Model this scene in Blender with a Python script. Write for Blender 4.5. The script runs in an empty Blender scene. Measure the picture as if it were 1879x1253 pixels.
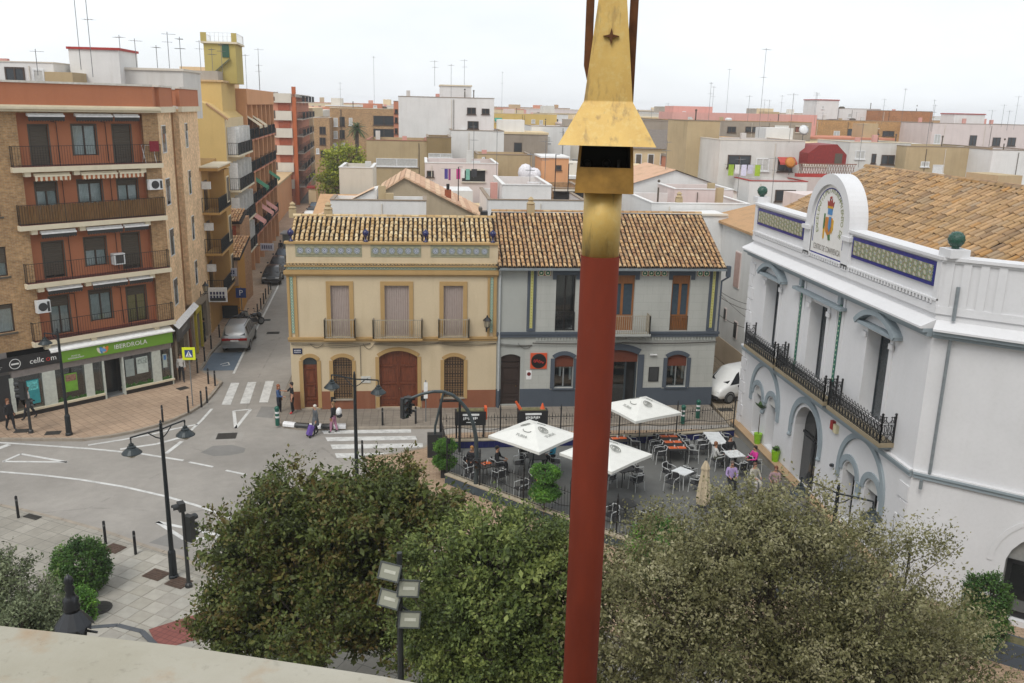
import bpy, bmesh, math, random
import numpy as np
from mathutils import Vector, Matrix
random.seed(5)
rng = np.random.default_rng(11)
SC = bpy.context.scene
COL = SC.collection
R = math.radians
PI = math.pi

# ------------------------------------------------------------------ camera
cam_data = bpy.data.cameras.new("camera")
cam = bpy.data.objects.new("camera", cam_data)
COL.objects.link(cam)
cam_data.sensor_width = 36.0
cam_data.lens = 36.0 * 1615.0 / 1879.0
cam_data.clip_start = 0.05
cam_data.clip_end = 3000.0
CAM_H, PITCH, ROLL, YAW = 16.2, R(14.9), R(1.29), R(6.0)
_fwd = Vector((math.sin(YAW) * math.cos(PITCH), math.cos(YAW) * math.cos(PITCH), -math.sin(PITCH)))
_right0 = Vector((math.cos(YAW), -math.sin(YAW), 0))
_down0 = _fwd.cross(_right0)
_right = math.cos(ROLL) * _right0 - math.sin(ROLL) * _down0
_down = math.sin(ROLL) * _right0 + math.cos(ROLL) * _down0
cam.matrix_world = Matrix(((_right.x, -_down.x, -_fwd.x, 0), (_right.y, -_down.y, -_fwd.y, 0),
       (_right.z, -_down.z, -_fwd.z, CAM_H), (0, 0, 0, 1)))
SC.camera = cam

# ------------------------------------------------------------------ sky, sun, exposure
SUN_EL, SUN_AZ = R(52), R(212)          # azimuth clockwise from +Y
world = bpy.data.worlds.new("World")
SC.world = world
world.use_nodes = True
wn, wl = world.node_tree.nodes, world.node_tree.links
wn.clear()
w_out = wn.new("ShaderNodeOutputWorld")
w_bg = wn.new("ShaderNodeBackground")
w_bg.inputs["Strength"].default_value = 0.1
w_sky = wn.new("ShaderNodeTexSky")
w_sky.sky_type = 'NISHITA'
w_sky.sun_disc = False
w_sky.sun_elevation = SUN_EL
w_sky.sun_rotation = SUN_AZ
w_sky.air_density = 1.0
w_sky.dust_density = 2.0
w_tc = wn.new("ShaderNodeTexCoord")
w_map = wn.new("ShaderNodeMapping")
w_map.inputs["Scale"].default_value = (1.0, 1.0, 3.2)
w_noise = wn.new("ShaderNodeTexNoise")
w_noise.inputs["Scale"].default_value = 2.3
w_noise.inputs["Detail"].default_value = 6.0
w_noise.inputs["Roughness"].default_value = 0.55
w_mr = wn.new("ShaderNodeMapRange")
w_mr.inputs["From Min"].default_value = 0.3
w_mr.inputs["From Max"].default_value = 0.62
w_mr.inputs["To Min"].default_value = 0.74
w_mr.inputs["To Max"].default_value = 0.97
w_mix = wn.new("ShaderNodeMix")
w_mix.data_type = 'RGBA'
w_mix.inputs["B"].default_value = (8.9, 9.25, 9.6, 1)   # thin bright cloud
wl.new(w_tc.outputs["Generated"], w_map.inputs["Vector"])
wl.new(w_map.outputs["Vector"], w_noise.inputs["Vector"])
wl.new(w_noise.outputs["Fac"], w_mr.inputs["Value"])
wl.new(w_mr.outputs["Result"], w_mix.inputs["Factor"])
wl.new(w_sky.outputs["Color"], w_mix.inputs["A"])
wl.new(w_mix.outputs["Result"], w_bg.inputs["Color"])
wl.new(w_bg.outputs["Background"], w_out.inputs["Surface"])

sun_data = bpy.data.lights.new("sun", 'SUN')
sun_data.energy = 1.5
sun_data.angle = R(26)
sun_data.color = (1.0, 0.96, 0.9)
sun = bpy.data.objects.new("sun", sun_data)
COL.objects.link(sun)
_sd = Vector((math.sin(SUN_AZ) * math.cos(SUN_EL), math.cos(SUN_AZ) * math.cos(SUN_EL), math.sin(SUN_EL)))
sun.rotation_euler = _sd.to_track_quat('Z', 'Y').to_euler()
SC.view_settings.view_transform = 'Standard'
SC.view_settings.look = 'None'
SC.view_settings.exposure = 0.27
SC.view_settings.gamma = 1.0
SC.view_settings.use_curve_mapping = False
SC.cycles.max_bounces = 6
SC.cycles.transparent_max_bounces = 8
try:
 SC.cycles.use_denoising = True
except Exception:
 pass

# ------------------------------------------------------------------ materials
def C(h, k=1.0):
 h = h.lstrip('#')
 o = []
 for i in (0, 2, 4):
  c = int(h[i:i + 2], 16) / 255.0
  c = c / 12.92 if c <= 0.04045 else ((c + 0.055) / 1.055) ** 2.4
  o.append(min(c * k, 0.95))
 return (o[0], o[1], o[2], 1.0)

class NT:
 """tiny shader-node helper"""
 def __init__(s, name):
  s.m = bpy.data.materials.new(name)
  s.m.use_nodes = True
  s.t = s.m.node_tree
  s.bsdf = s.t.nodes["Principled BSDF"]
  s.out = s.t.nodes["Material Output"]
 def n(s, typ, props=None, **inp):
  nd = s.t.nodes.new(typ)
  for k, v in (props or {}).items():
   setattr(nd, k, v)
  for k, v in inp.items():
   s.set(nd, k.replace('_', ' '), v)
  return nd
 def set(s, nd, key, v):
  sock = nd.inputs[int(key[1:])] if key[0] == 'i' and key[1:].isdigit() else nd.inputs[key]
  if isinstance(v, bpy.types.NodeSocket):
   s.t.links.new(v, sock)
  else:
   sock.default_value = v
 def math(s, op, a, b=0.0, c=0.0):
  nd = s.n("ShaderNodeMath", {"operation": op})
  s.set(nd, "i0", a); s.set(nd, "i1", b); s.set(nd, "i2", c)
  return nd.outputs[0]
 def mix(s, f, a, b, mode='MIX'):
  nd = s.n("ShaderNodeMix", {"data_type": 'RGBA', "blend_type": mode})
  s.set(nd, "Factor", f)
  nd.inputs[6].default_value = (1, 1, 1, 1)
  for i, v in ((6, a), (7, b)):
   if isinstance(v, bpy.types.NodeSocket): s.t.links.new(v, nd.inputs[i])
   else: nd.inputs[i].default_value = v
  return nd.outputs[2]
 def obj(s):
  return s.n("ShaderNodeTexCoord").outputs["Object"]
 def noise(s, scale, detail=4.0, rough=0.55, vec=None, sc3=None):
  v = vec or s.obj()
  if sc3:
   v = s.n("ShaderNodeMapping", None, Vector=v, Scale=sc3).outputs[0]
  nd = s.n("ShaderNodeTexNoise", None, Vector=v, Scale=scale, Detail=detail, Roughness=rough)
  return nd.outputs["Fac"]
 def rng(s, v, a, b, c, d):
  nd = s.n("ShaderNodeMapRange", None, Value=v, From_Min=a, From_Max=b, To_Min=c, To_Max=d)
  return nd.outputs["Result"]
 def ramp(s, v, stops, interp='LINEAR'):
  nd = s.n("ShaderNodeValToRGB", None, Fac=v)
  cr = nd.color_ramp
  cr.interpolation = interp
  while len(cr.elements) < len(stops): cr.elements.new(0.5)
  for e, (p, c) in zip(cr.elements, stops):
   e.position = p; e.color = c
  return nd.outputs["Color"]
 def bump(s, h, strength=0.3, dist=0.02):
  nd = s.n("ShaderNodeBump", None, Height=h, Strength=strength, Distance=dist)
  s.set(s.bsdf, "Normal", nd.outputs[0])
 def walluv(s):
  tc = s.n("ShaderNodeTexCoord")
  p = s.n("ShaderNodeSeparateXYZ", None, Vector=tc.outputs["Object"]).outputs
  q = s.n("ShaderNodeSeparateXYZ", None, Vector=tc.outputs["Normal"]).outputs
  u = s.math('SUBTRACT', s.math('MULTIPLY', p[1], q[0]), s.math('MULTIPLY', p[0], q[1]))
  flat = s.math('GREATER_THAN', s.math('ABSOLUTE', q[2]), 0.7)
  u2 = s.math('ADD', s.math('MULTIPLY', u, s.math('SUBTRACT', 1.0, flat)), s.math('MULTIPLY', p[0], flat))
  v2 = s.math('ADD', s.math('MULTIPLY', p[2], s.math('SUBTRACT', 1.0, flat)), s.math('MULTIPLY', p[1], flat))
  return s.n("ShaderNodeCombineXYZ", None, X=u2, Y=v2).outputs[0]

_MATS = {}
def cached(fn):
 def w(name, *a, **k):
  if name not in _MATS:
   _MATS[name] = fn(name, *a, **k)
  return _MATS[name]
 return w

@cached
def plain(name, col, rough=0.6, metal=0.0, var=0.12, scale=6.0, bump=0.0, spec=0.5):
 t = NT(name)
 f = t.rng(t.noise(scale, 5), 0.3, 0.7, 1 - var, 1 + var)
 t.set(t.bsdf, "Base Color", t.mix(1.0, col, t.n("ShaderNodeCombineXYZ", None, X=f, Y=f, Z=f).outputs[0], 'MULTIPLY'))
 t.bsdf.inputs["Roughness"].default_value = rough
 t.bsdf.inputs["Metallic"].default_value = metal
 t.bsdf.inputs["Specular IOR Level"].default_value = spec
 if bump: t.bump(t.noise(scale * 8, 3), bump, 0.01)
 return t.m

@cached
def stucco(name, col, var=0.07, stain=0.16, rough=0.92, bump=0.12, stain_col=None, joint=None):
 """painted render: broad patches, faint vertical rain streaks, fine grain, optional ashlar joints"""
 t = NT(name)
 a = t.rng(t.noise(0.55, 6, 0.6), 0.3, 0.7, 1 - var, 1 + var * 0.6)
 grey = t.n("ShaderNodeCombineXYZ", None, X=a, Y=a, Z=a).outputs[0]
 base = t.mix(1.0, col, grey, 'MULTIPLY')
 st = t.noise(1.0, 6, 0.62, sc3=(1.6, 1.6, 0.22))
 st = t.rng(st, 0.5, 0.78, 0.0, stain)
 sc_ = stain_col or (col[0] * 0.42, col[1] * 0.40, col[2] * 0.37, 1)
 base = t.mix(st, base, sc_)
 gr = t.noise(9.0, 4)
 base = t.mix(t.rng(gr, 0.45, 0.75, 0.0, 0.10), base, (col[0] * .6, col[1] * .6, col[2] * .58, 1))
 if joint:
  br = t.n("ShaderNodeTexBrick", {"offset": 0.5}, Vector=t.walluv(), Color1=(1, 1, 1, 1), Color2=(.97, .97, .97, 1), Mortar=(.8, .8, .8, 1),
     Scale=1.0, Mortar_Size=0.008, Brick_Width=joint[0], Row_Height=joint[1])
  base = t.mix(1.0, base, br.outputs["Color"], 'MULTIPLY')
 t.set(t.bsdf, "Base Color", base)
 t.bsdf.inputs["Roughness"].default_value = rough
 t.bsdf.inputs["Specular IOR Level"].default_value = 0.25
 t.bump(t.noise(28.0, 5), bump, 0.02)
 return t.m

@cached
def brick(name, c1, c2, mortar, w=0.25, h=0.075):
 t = NT(name)
 br = t.n("ShaderNodeTexBrick", {"offset": 0.5}, Vector=t.walluv(), Color1=c1, Color2=c2, Mortar=mortar,
    Scale=1.0, Mortar_Size=0.009, Bias=0.0, Brick_Width=w, Row_Height=h)
 a = t.rng(t.noise(0.7, 6), 0.3, 0.7, 0.84, 1.12)
 g = t.n("ShaderNodeCombineXYZ", None, X=a, Y=a, Z=a).outputs[0]
 b = t.rng(t.noise(5.0, 3, vec=None), 0.35, 0.7, 0.78, 1.2)
 g2 = t.n("ShaderNodeCombineXYZ", None, X=b, Y=b, Z=b).outputs[0]
 t.set(t.bsdf, "Base Color", t.mix(1.0, t.mix(1.0, br.outputs["Color"], g, 'MULTIPLY'), g2, 'MULTIPLY'))
 t.bsdf.inputs["Roughness"].default_value = 0.92
 t.bump(br.outputs["Fac"], -0.4, 0.01)
 return t.m

@cached
def roof_tile(name, stops, rough=0.85):
 """fired clay: colour differs from tile to tile, with lichen patches"""
 t = NT(name)
 oi = t.n("ShaderNodeObjectInfo").outputs["Random"]
 gi = t.n("ShaderNodeNewGeometry").outputs["Random Per Island"]
 r = t.math('FRACT', t.math('ADD', oi, gi))
 base = t.ramp(r, stops)
 pos = t.n("ShaderNodeNewGeometry").outputs["Position"]
 l = t.rng(t.noise(5.0, 6, 0.65, vec=pos), 0.55, 0.75, 0.0, 0.55)
 base = t.mix(l, base, C('#4d4638'))
 l2 = t.rng(t.noise(1.1, 5, 0.6, vec=pos), 0.5, 0.72, 0.0, 0.5)
 base = t.mix(l2, base, C('#8a7452'))
 t.set(t.bsdf, "Base Color", base)
 t.bsdf.inputs["Roughness"].default_value = rough
 t.bump(t.noise(30, 4, vec=pos), 0.3, 0.01)
 return t.m

@cached
def leafy(name, cols, trans=0.25):
 t = NT(name)
 gi = t.n("ShaderNodeNewGeometry")
 n = t.noise(1.3, 3, vec=gi.outputs["Position"])
 r = t.math('ADD', t.math('MULTIPLY', gi.outputs["Random Per Island"], 0.42), t.rng(n, 0.32, 0.68, 0.0, 0.58))
 k = len(cols)
 base = t.ramp(r, [(i / (k - 1.0), c) for i, c in enumerate(cols)])
 t.set(t.bsdf, "Base Color", base)
 t.bsdf.inputs["Roughness"].default_value = 0.55
 t.bsdf.inputs["Specular IOR Level"].default_value = 0.35
 tr = t.n("ShaderNodeBsdfTranslucent", None, Color=base)
 mx = t.n("ShaderNodeMixShader")
 mx.inputs[0].default_value = trans
 t.t.links.new(t.bsdf.outputs[0], mx.inputs[1])
 t.t.links.new(tr.outputs[0], mx.inputs[2])
 t.t.links.new(mx.outputs[0], t.out.inputs[0])
 return t.m

@cached
def glass(name, tint=(0.88, 0.92, 0.93, 1), refl=0.16):
 """window pane: see-through with a sky reflection"""
 t = NT(name)
 tr = t.n("ShaderNodeBsdfTransparent", None, Color=tint)
 gl = t.n("ShaderNodeBsdfGlossy", None, Color=(0.9, 0.93, 0.95, 1), Roughness=0.04)
 fr = t.n("ShaderNodeFresnel", None, IOR=1.5)
 f = t.math('ADD', t.math('MULTIPLY', fr.outputs[0], 0.9), refl * 0.25)
 mx = t.n("ShaderNodeMixShader")
 t.t.links.new(f, mx.inputs[0])
 t.t.links.new(tr.outputs[0], mx.inputs[1])
 t.t.links.new(gl.outputs[0], mx.inputs[2])
 t.t.links.new(mx.outputs[0], t.out.inputs[0])
 return t.m

@cached
def wood(name, c1, c2, rough=0.5, sc3=(6, 6, 0.7)):
 t = NT(name)
 n = t.noise(3.0, 6, 0.6, sc3=sc3)
 t.set(t.bsdf, "Base Color", t.mix(t.rng(n, 0.3, 0.7, 0, 1), c1, c2))
 t.bsdf.inputs["Roughness"].default_value = rough
 t.bump(n, 0.15, 0.01)
 return t.m

@cached
def rings(name, stops, half=0.27, square=0.0):
 """glazed tile with a ringed flower, drawn about the tile's own centre"""
 t = NT(name)
 p = t.n("ShaderNodeSeparateXYZ", None, Vector=t.obj()).outputs
 ax, az = t.math('ABSOLUTE', p[0]), t.math('ABSOLUTE', p[2])
 r = t.math('SQRT', t.math('ADD', t.math('MULTIPLY', ax, ax), t.math('MULTIPLY', az, az)))
 ang = t.math('ARCTAN2', p[2], p[0])
 r = t.math('ADD', r, t.math('MULTIPLY', t.math('SINE', t.math('MULTIPLY', ang, 8.0)), half * 0.05))
 m = t.math('MAXIMUM', ax, az)
 r = t.math('ADD', t.math('MULTIPLY', r, 1 - square), t.math('MULTIPLY', m, square))
 base = t.ramp(t.math('DIVIDE', r, half * 1.42), stops, 'CONSTANT')
 g = t.rng(t.noise(14, 3), 0.3, 0.7, 0.85, 1.1)
 t.set(t.bsdf, "Base Color", t.mix(1.0, base, t.n("ShaderNodeCombineXYZ", None, X=g, Y=g, Z=g).outputs[0], 'MULTIPLY'))
 t.bsdf.inputs["Roughness"].default_value = 0.25
 return t.m

GLASS = glass("window_glass")
DARK = plain("room_dark", (0.018, 0.017, 0.016, 1), 0.9)  # near black, mostly standing in for the shade of unlit rooms and openings
IRON = plain("black_iron", (0.018, 0.019, 0.021, 1), 0.45, 0.3)
IRON_G = plain("slate_iron", C('#3f4a50', .7), 0.5, 0.2)
WHITE = stucco("white_wall", (0.80, 0.80, 0.81, 1), 0.05, 0.10)

# ------------------------------------------------------------------ mesh builder and scene helpers
class MB:
 def __init__(s, xf=None):
  s.v = []; s.f = []; s.xf = xf
 def add(s, vs, fs):
  b = len(s.v)
  if s.xf is not None:
   vs = [tuple(s.xf @ Vector(p)) for p in vs]
  s.v.extend(vs)
  s.f.extend(tuple(b + i for i in f) for f in fs)
  return s
 def quad(s, a, b, c, d): return s.add([a, b, c, d], [(0, 1, 2, 3)])
 def box(s, x0, y0, z0, x1, y1, z1):
  if x0 > x1: x0, x1 = x1, x0
  if y0 > y1: y0, y1 = y1, y0
  if z0 > z1: z0, z1 = z1, z0
  return s.add([(x0, y0, z0), (x1, y0, z0), (x1, y1, z0), (x0, y1, z0), (x0, y0, z1), (x1, y0, z1), (x1, y1, z1), (x0, y1, z1)],
      [(0, 3, 2, 1), (4, 5, 6, 7), (0, 1, 5, 4), (1, 2, 6, 5), (2, 3, 7, 6), (3, 0, 4, 7)])
 def bar(s, p, q, r=0.02, n=4, r2=None, cap=True):
  p, q = Vector(p), Vector(q); d = q - p
  if d.length < 1e-6: return s
  d.normalize()
  a = d.cross(Vector((0, 0, 1)) if abs(d.z) < 0.95 else Vector((1, 0, 0))).normalized(); b = d.cross(a)
  r2 = r if r2 is None else r2
  vs = []
  for c, rr in ((p, r), (q, r2)):
   for i in range(n):
    t = 2 * PI * (i + .5) / n
    vs.append(tuple(c + a * math.cos(t) * rr + b * math.sin(t) * rr))
  fs = [(i, (i + 1) % n, n + (i + 1) % n, n + i) for i in range(n)]
  if cap: fs += [tuple(range(n))[::-1], tuple(range(n, 2 * n))]
  return s.add(vs, fs)
 def tube(s, pts, r, n=6, rs=None):
  for i in range(len(pts) - 1):
   s.bar(pts[i], pts[i + 1], rs[i] if rs else r, n, rs[i + 1] if rs else r)
  return s
 def lathe(s, prof, n=12, c=(0, 0, 0)):
  vs = []; fs = []
  for r, z in prof:
   for i in range(n):
    t = 2 * PI * i / n
    vs.append((c[0] + r * math.cos(t), c[1] + r * math.sin(t), c[2] + z))
  for k in range(len(prof) - 1):
   for i in range(n):
    fs.append((k * n + i, k * n + (i + 1) % n, (k + 1) * n + (i + 1) % n, (k + 1) * n + i))
  fs.append(tuple(range(n))[::-1]); fs.append(tuple(range((len(prof) - 1) * n, len(prof) * n)))
  return s.add(vs, fs)
 def prism(s, pts, y0, y1):
  """polygon in xz swept along y"""
  n = len(pts)
  vs = [(x, y0, z) for x, z in pts] + [(x, y1, z) for x, z in pts]
  return s.add(vs, [tuple(range(n)), tuple(range(n, 2 * n))[::-1]] + [(i, n + i, n + (i + 1) % n, (i + 1) % n) for i in range(n)])
 def slab(s, pts, z0, z1):
  n = len(pts)
  vs = [(x, y, z0) for x, y in pts] + [(x, y, z1) for x, y in pts]
  return s.add(vs, [tuple(range(n))[::-1], tuple(range(n, 2 * n))] + [(i, (i + 1) % n, n + (i + 1) % n, n + i) for i in range(n)])
 def arc(s, cx, cz, r0, r1, y0, y1, a0=0.0, a1=PI, n=16):
  """arched band in the xz plane swept along y"""
  for i in range(n):
   p, q = a0 + (a1 - a0) * i / n, a0 + (a1 - a0) * (i + 1) / n
   A = [(cx + r * math.cos(t), cz + r * math.sin(t)) for r, t in ((r0, p), (r1, p), (r1, q), (r0, q))]
   s.prism(A, y0, y1)
  return s
 def ball(s, c, rx, ry=None, rz=None, n=10, m=7):
  ry = ry or rx; rz = rz or rx
  vs = []; fs = []
  for j in range(m + 1):
   ph = -PI / 2 + PI * j / m
   for i in range(n):
    t = 2 * PI * i / n
    vs.append((c[0] + rx * math.cos(ph) * math.cos(t), c[1] + ry * math.cos(ph) * math.sin(t), c[2] + rz * math.sin(ph)))
  for j in range(m):
   for i in range(n):
    fs.append((j * n + i, j * n + (i + 1) % n, (j + 1) * n + (i + 1) % n, (j + 1) * n + i))
  return s.add(vs, fs)
 def wall(s, x0, x1, z0, z1, ops, y=0.0, depth=0.3):
  """front face at y with real openings; ops: (x0, x1, z0, z1, rise)"""
  xs = sorted({x0, x1} | {v for o in ops for v in o[:2]})
  zs = sorted({z0, z1} | {v for o in ops for v in (o[2], o[3] + (o[4] if len(o) > 4 else 0))})
  for i in range(len(xs) - 1):
   for k in range(len(zs) - 1):
    mx, mz = (xs[i] + xs[i + 1]) / 2, (zs[k] + zs[k + 1]) / 2
    if mx < x0 or mx > x1 or mz < z0 or mz > z1: continue
    if any(o[0] < mx < o[1] and o[2] < mz < o[3] + (o[4] if len(o) > 4 else 0) for o in ops): continue
    s.quad((xs[i], y, zs[k]), (xs[i + 1], y, zs[k]), (xs[i + 1], y, zs[k + 1]), (xs[i], y, zs[k + 1]))
  for o in ops:
   a, b, c, d = o[:4]
   rise = o[4] if len(o) > 4 else 0
   Y = y + depth
   s.quad((a, y, c), (a, y, d), (a, Y, d), (a, Y, c))
   s.quad((b, y, c), (b, Y, c), (b, Y, d), (b, y, d))
   s.quad((a, y, c), (a, Y, c), (b, Y, c), (b, y, c))
   if not rise:
    s.quad((a, y, d), (b, y, d), (b, Y, d), (a, Y, d))
   else:
    pts = arc_pts(a, b, d, rise)
    for (p, q) in zip(pts[:-1], pts[1:]):
     s.quad((p[0], y, p[1]), (q[0], y, q[1]), (q[0], y, d + rise), (p[0], y, d + rise))
     s.quad((p[0], y, p[1]), (p[0], Y, p[1]), (q[0], Y, q[1]), (q[0], y, q[1]))
  return s
 def build(s, name, m, parent=None, smooth=False, kind=None, label=None, loc=None):
  me = bpy.data.meshes.new(name)
  me.from_pydata(s.v, [], s.f)
  if isinstance(m, (list, tuple)):
   for x in m: me.materials.append(x)
  else:
   me.materials.append(m)
  if smooth:
   me.polygons.foreach_set("use_smooth", [True] * len(me.polygons))
  return link(name, me, parent, loc, kind, label)

def arc_pts(a, b, z, rise, n=10):
 w = (b - a) / 2; cx = (a + b) / 2
 rr = (w * w + rise * rise) / (2 * rise); zc = z + rise - rr
 t0 = math.asin(min(1, w / rr)) if rise <= w else PI - math.asin(min(1, w / rr))
 return [(cx + rr * math.sin(-t0 + 2 * t0 * i / n), zc + rr * math.cos(-t0 + 2 * t0 * i / n)) for i in range(n + 1)]

def link(name, me, parent=None, loc=None, kind=None, label=None, rot=None, scale=None):
 o = bpy.data.objects.new(name, me)
 COL.objects.link(o)
 if parent is not None: o.parent = parent
 if loc is not None: o.location = loc
 if rot is not None: o.rotation_euler = rot
 if scale is not None: o.scale = scale
 if kind: o["kind"] = kind
 if label: o["label"] = label
 return o

def tag(o, label, cat, group=None, kind=None):
 o["label"] = label
 if cat: o["category"] = cat
 if group: o["group"] = group
 if kind: o["kind"] = kind
 return o

def thing(name, label, cat, loc=(0, 0, 0), rz=0.0, group=None):
 o = bpy.data.objects.new(name, None)
 COL.objects.link(o)
 o.location = loc
 o.rotation_euler = (0, 0, rz)
 o.empty_display_size = 0.2
 return tag(o, label, cat, group)

KIDS = {}
def copy_thing(root, loc, rz=0.0, label=None, group=None, scale=None):
 def cp(o, parent):
  c = o.copy()
  COL.objects.link(c)
  if parent is not None: c.parent = parent
  for ch in o.children: cp(ch, c)
  return c
 r = cp(root, None)
 r.location = loc
 r.rotation_euler = (0, 0, rz)
 if scale: r.scale = (scale,) * 3
 if label: r["label"] = label
 if group: r["group"] = group
 return r

def text(body, size, m, parent, loc, rot=(PI / 2, 0, 0), name="lettering", ext=0.006, align='CENTER', squeeze=1.0):
 """letters as real mesh"""
 cu = bpy.data.curves.new(name, 'FONT')
 cu.body = body; cu.size = size; cu.extrude = ext; cu.align_x = align; cu.align_y = 'CENTER'
 cu.resolution_u = 2
 tmp = bpy.data.objects.new("lettering_source", cu)
 me = bpy.data.meshes.new_from_object(tmp)
 bpy.data.objects.remove(tmp)
 me.materials.clear(); me.materials.append(m)
 return link(name, me, parent, loc, rot=rot, scale=(squeeze, 1, 1))

def setting(o):
 o["kind"] = "structure"
 return o

# a window: frame with panes, optional roller shutter, blinds or curtains (sub-parts)
def window(root, xf, x0, x1, z0, z1, y, fm, shutter=0.0, sm=None, curtain=None, leaves=2, fw=0.06, name="window", back=0.35):
 w = MB(xf)
 w.box(x0, y, z0, x0 + fw, y + .06, z1).box(x1 - fw, y, z0, x1, y + .06, z1)
 w.box(x0 + fw, y, z0, x1 - fw, y + .06, z0 + fw).box(x0 + fw, y, z1 - fw, x1 - fw, y + .06, z1)
 for i in range(1, leaves):
  xm = x0 + (x1 - x0) * i / leaves
  w.box(xm - fw * .7, y - .004, z0 + fw, xm + fw * .7, y + .056, z1 - fw)
 f = w.build(name, fm, root)
 zt = z1 - fw
 if shutter:
  zs = z1 - fw - (z1 - z0 - 2 * fw) * shutter
  s = MB(xf)
  k = max(2, int((zt - zs) / .12))
  for i in range(k):
   a, b = zs + (zt - zs) * i / k, zs + (zt - zs) * (i + 1) / k
   s.add([(x0 + fw, y - .012, a), (x1 - fw, y - .012, a), (x1 - fw, y - .03, b - .012), (x0 + fw, y - .03, b - .012)], [(0, 1, 2, 3)])
   s.quad((x0 + fw, y - .03, b - .012), (x1 - fw, y - .03, b - .012), (x1 - fw, y - .012, b), (x0 + fw, y - .012, b))
  s.build("roller_shutter", sm, f)
  zt = zs
 if zt - z0 > .1 + fw:
  MB(xf).box(x0 + fw, y + .02, z0 + fw, x1 - fw, y + .028, zt).build("pane", GLASS, f)
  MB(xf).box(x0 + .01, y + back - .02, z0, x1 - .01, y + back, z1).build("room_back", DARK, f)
  if curtain is not None:
   c = MB(xf)
   n = 14
   for (a, b) in ((x0 + fw, x0 + (x1 - x0) * .47), (x0 + (x1 - x0) * .53, x1 - fw)):
    for i in range(n):
     u, v = a + (b - a) * i / n, a + (b - a) * (i + 1) / n
     ya, yb = y + .07 + .02 * (i % 2), y + .07 + .02 * ((i + 1) % 2)
     c.quad((u, ya, z0 + fw), (v, yb, z0 + fw), (v, yb, zt), (u, ya, zt))
   c.build("curtain", curtain, f)
 return f

def railing(root, xf, pts, z0, z1, m, gap=0.12, r=0.009, name="railing", rail=0.02):
 """bars with a top and a bottom rail along a polyline"""
 b = MB(xf)
 for (p, q) in zip(pts[:-1], pts[1:]):
  L = math.hypot(q[0] - p[0], q[1] - p[1])
  n = max(1, int(L / gap))
  for i in range(n + 1):
   x, y = p[0] + (q[0] - p[0]) * i / n, p[1] + (q[1] - p[1]) * i / n
   rr = r * (2.2 if i in (0, n) else 1)
   b.bar((x, y, z0), (x, y, z1), rr, 4)
  for z in (z0 + .06, z1):
   b.bar((p[0], p[1], z), (q[0], q[1], z), rail, 4)
 return b.build(name, m, root)

# curved clay tiles laid in columns; the nearest ones are single pieces, the rest one joined part
_TILE = {}
def tile_mesh(m, r, L):
 lift = .03 if r > .11 else .055
 key = (m.name, round(r, 3), round(L, 3))
 if key not in _TILE:
  n = 5
  vs = []; fs = []
  for (yy, rr, zz) in ((0, r, lift), (0, r * .78, .02), (L * 1.18, r * .82, .012)):
   for i in range(n + 1):
    t = PI * i / n
    vs.append((-rr * math.cos(t), yy, zz + rr * .85 * math.sin(t)))
  k = n + 1
  for i in range(n):
   fs.append((i, i + 1, 2 * k + i + 1, 2 * k + i))
   fs.append((k + i, k + i + 1, i + 1, i))
  me = bpy.data.meshes.new("tile")
  me.from_pydata(vs, [], fs)
  me.materials.append(m)
  _TILE[key] = (me, np.array(vs), fs)
 return _TILE[key]

def tiled_roof(root, name, corner, ux, up, width, length, m, slab_m, tile_r=0.105, tile_l=0.36, inside=None, keep=300, near=None, step=None):
 """corner: eave end; ux: unit vector along the eave; up: unit vector up the slope"""
 corner, ux, up = Vector(corner), Vector(ux).normalized(), Vector(up).normalized()
 nz = ux.cross(up)
 if nz.z < 0: nz = -nz
 base = MB()
 o = corner - nz * .06
 p = [o, o + ux * width, o + ux * width + up * length, o + up * length]
 if inside is None:
  base.add([tuple(v) for v in p] + [tuple(v - nz * .12) for v in p], [(0, 1, 2, 3), (7, 6, 5, 4), (0, 4, 5, 1), (1, 5, 6, 2), (2, 6, 7, 3), (3, 7, 4, 0)])
 else:
  base.add([tuple(corner - nz * .06 + ux * a + up * b) for a, b in inside[1]], [tuple(range(len(inside[1])))])
 slab = base.build(name, slab_m, root)
 me, tv, tf = tile_mesh(m, tile_r, tile_l)
 step = step or tile_r * 2.25
 nc, nr = int(width / step), int(length / tile_l)
 items = []
 for i in range(nc):
  for j in range(nr):
   a, b = (i + .5) * step + random.uniform(-.012, .012), j * tile_l + random.uniform(-.035, .035)
   if inside is not None and not inside[0](a, b + tile_l * .5): continue
   items.append((a, b, random.gauss(0, .035), random.uniform(-.012, .02) + .03 * math.sin(a * .55 + b * .4) * math.sin(b * .9)))
 pos = lambda it: corner + ux * it[0] + up * it[1] + nz * it[3]
 ref = Vector(near) if near else Vector((0, 0, CAM_H))
 rl = root.matrix_basis
 items.sort(key=lambda it: ((rl @ pos(it)) - ref).length)
 for it in items[:keep]:
  w = it[2]
  x = (ux * math.cos(w) + up * math.sin(w)); y = (up * math.cos(w) - ux * math.sin(w))
  mat = Matrix((x, y, nz)).transposed()
  link("tile", me, slab, pos(it), rot=mat.to_euler())
 if len(items) > keep:
  V = []; Fs = []
  for it in items[keep:]:
   w = it[2]
   x = np.array(ux * math.cos(w) + up * math.sin(w)); y = np.array(up * math.cos(w) - ux * math.sin(w))
   b = sum(len(q) for q in V)
   V.append(np.array(pos(it)) + tv[:, :1] * x + tv[:, 1:2] * y + tv[:, 2:] * np.array(nz))
   Fs.extend(tuple(b + k for k in f) for f in tf)
  me2 = bpy.data.meshes.new("tile_field")
  me2.from_pydata(np.concatenate(V).tolist(), [], Fs)
  me2.materials.append(m)
  link("tile_field", me2, slab, kind="stuff")
 return slab
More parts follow.
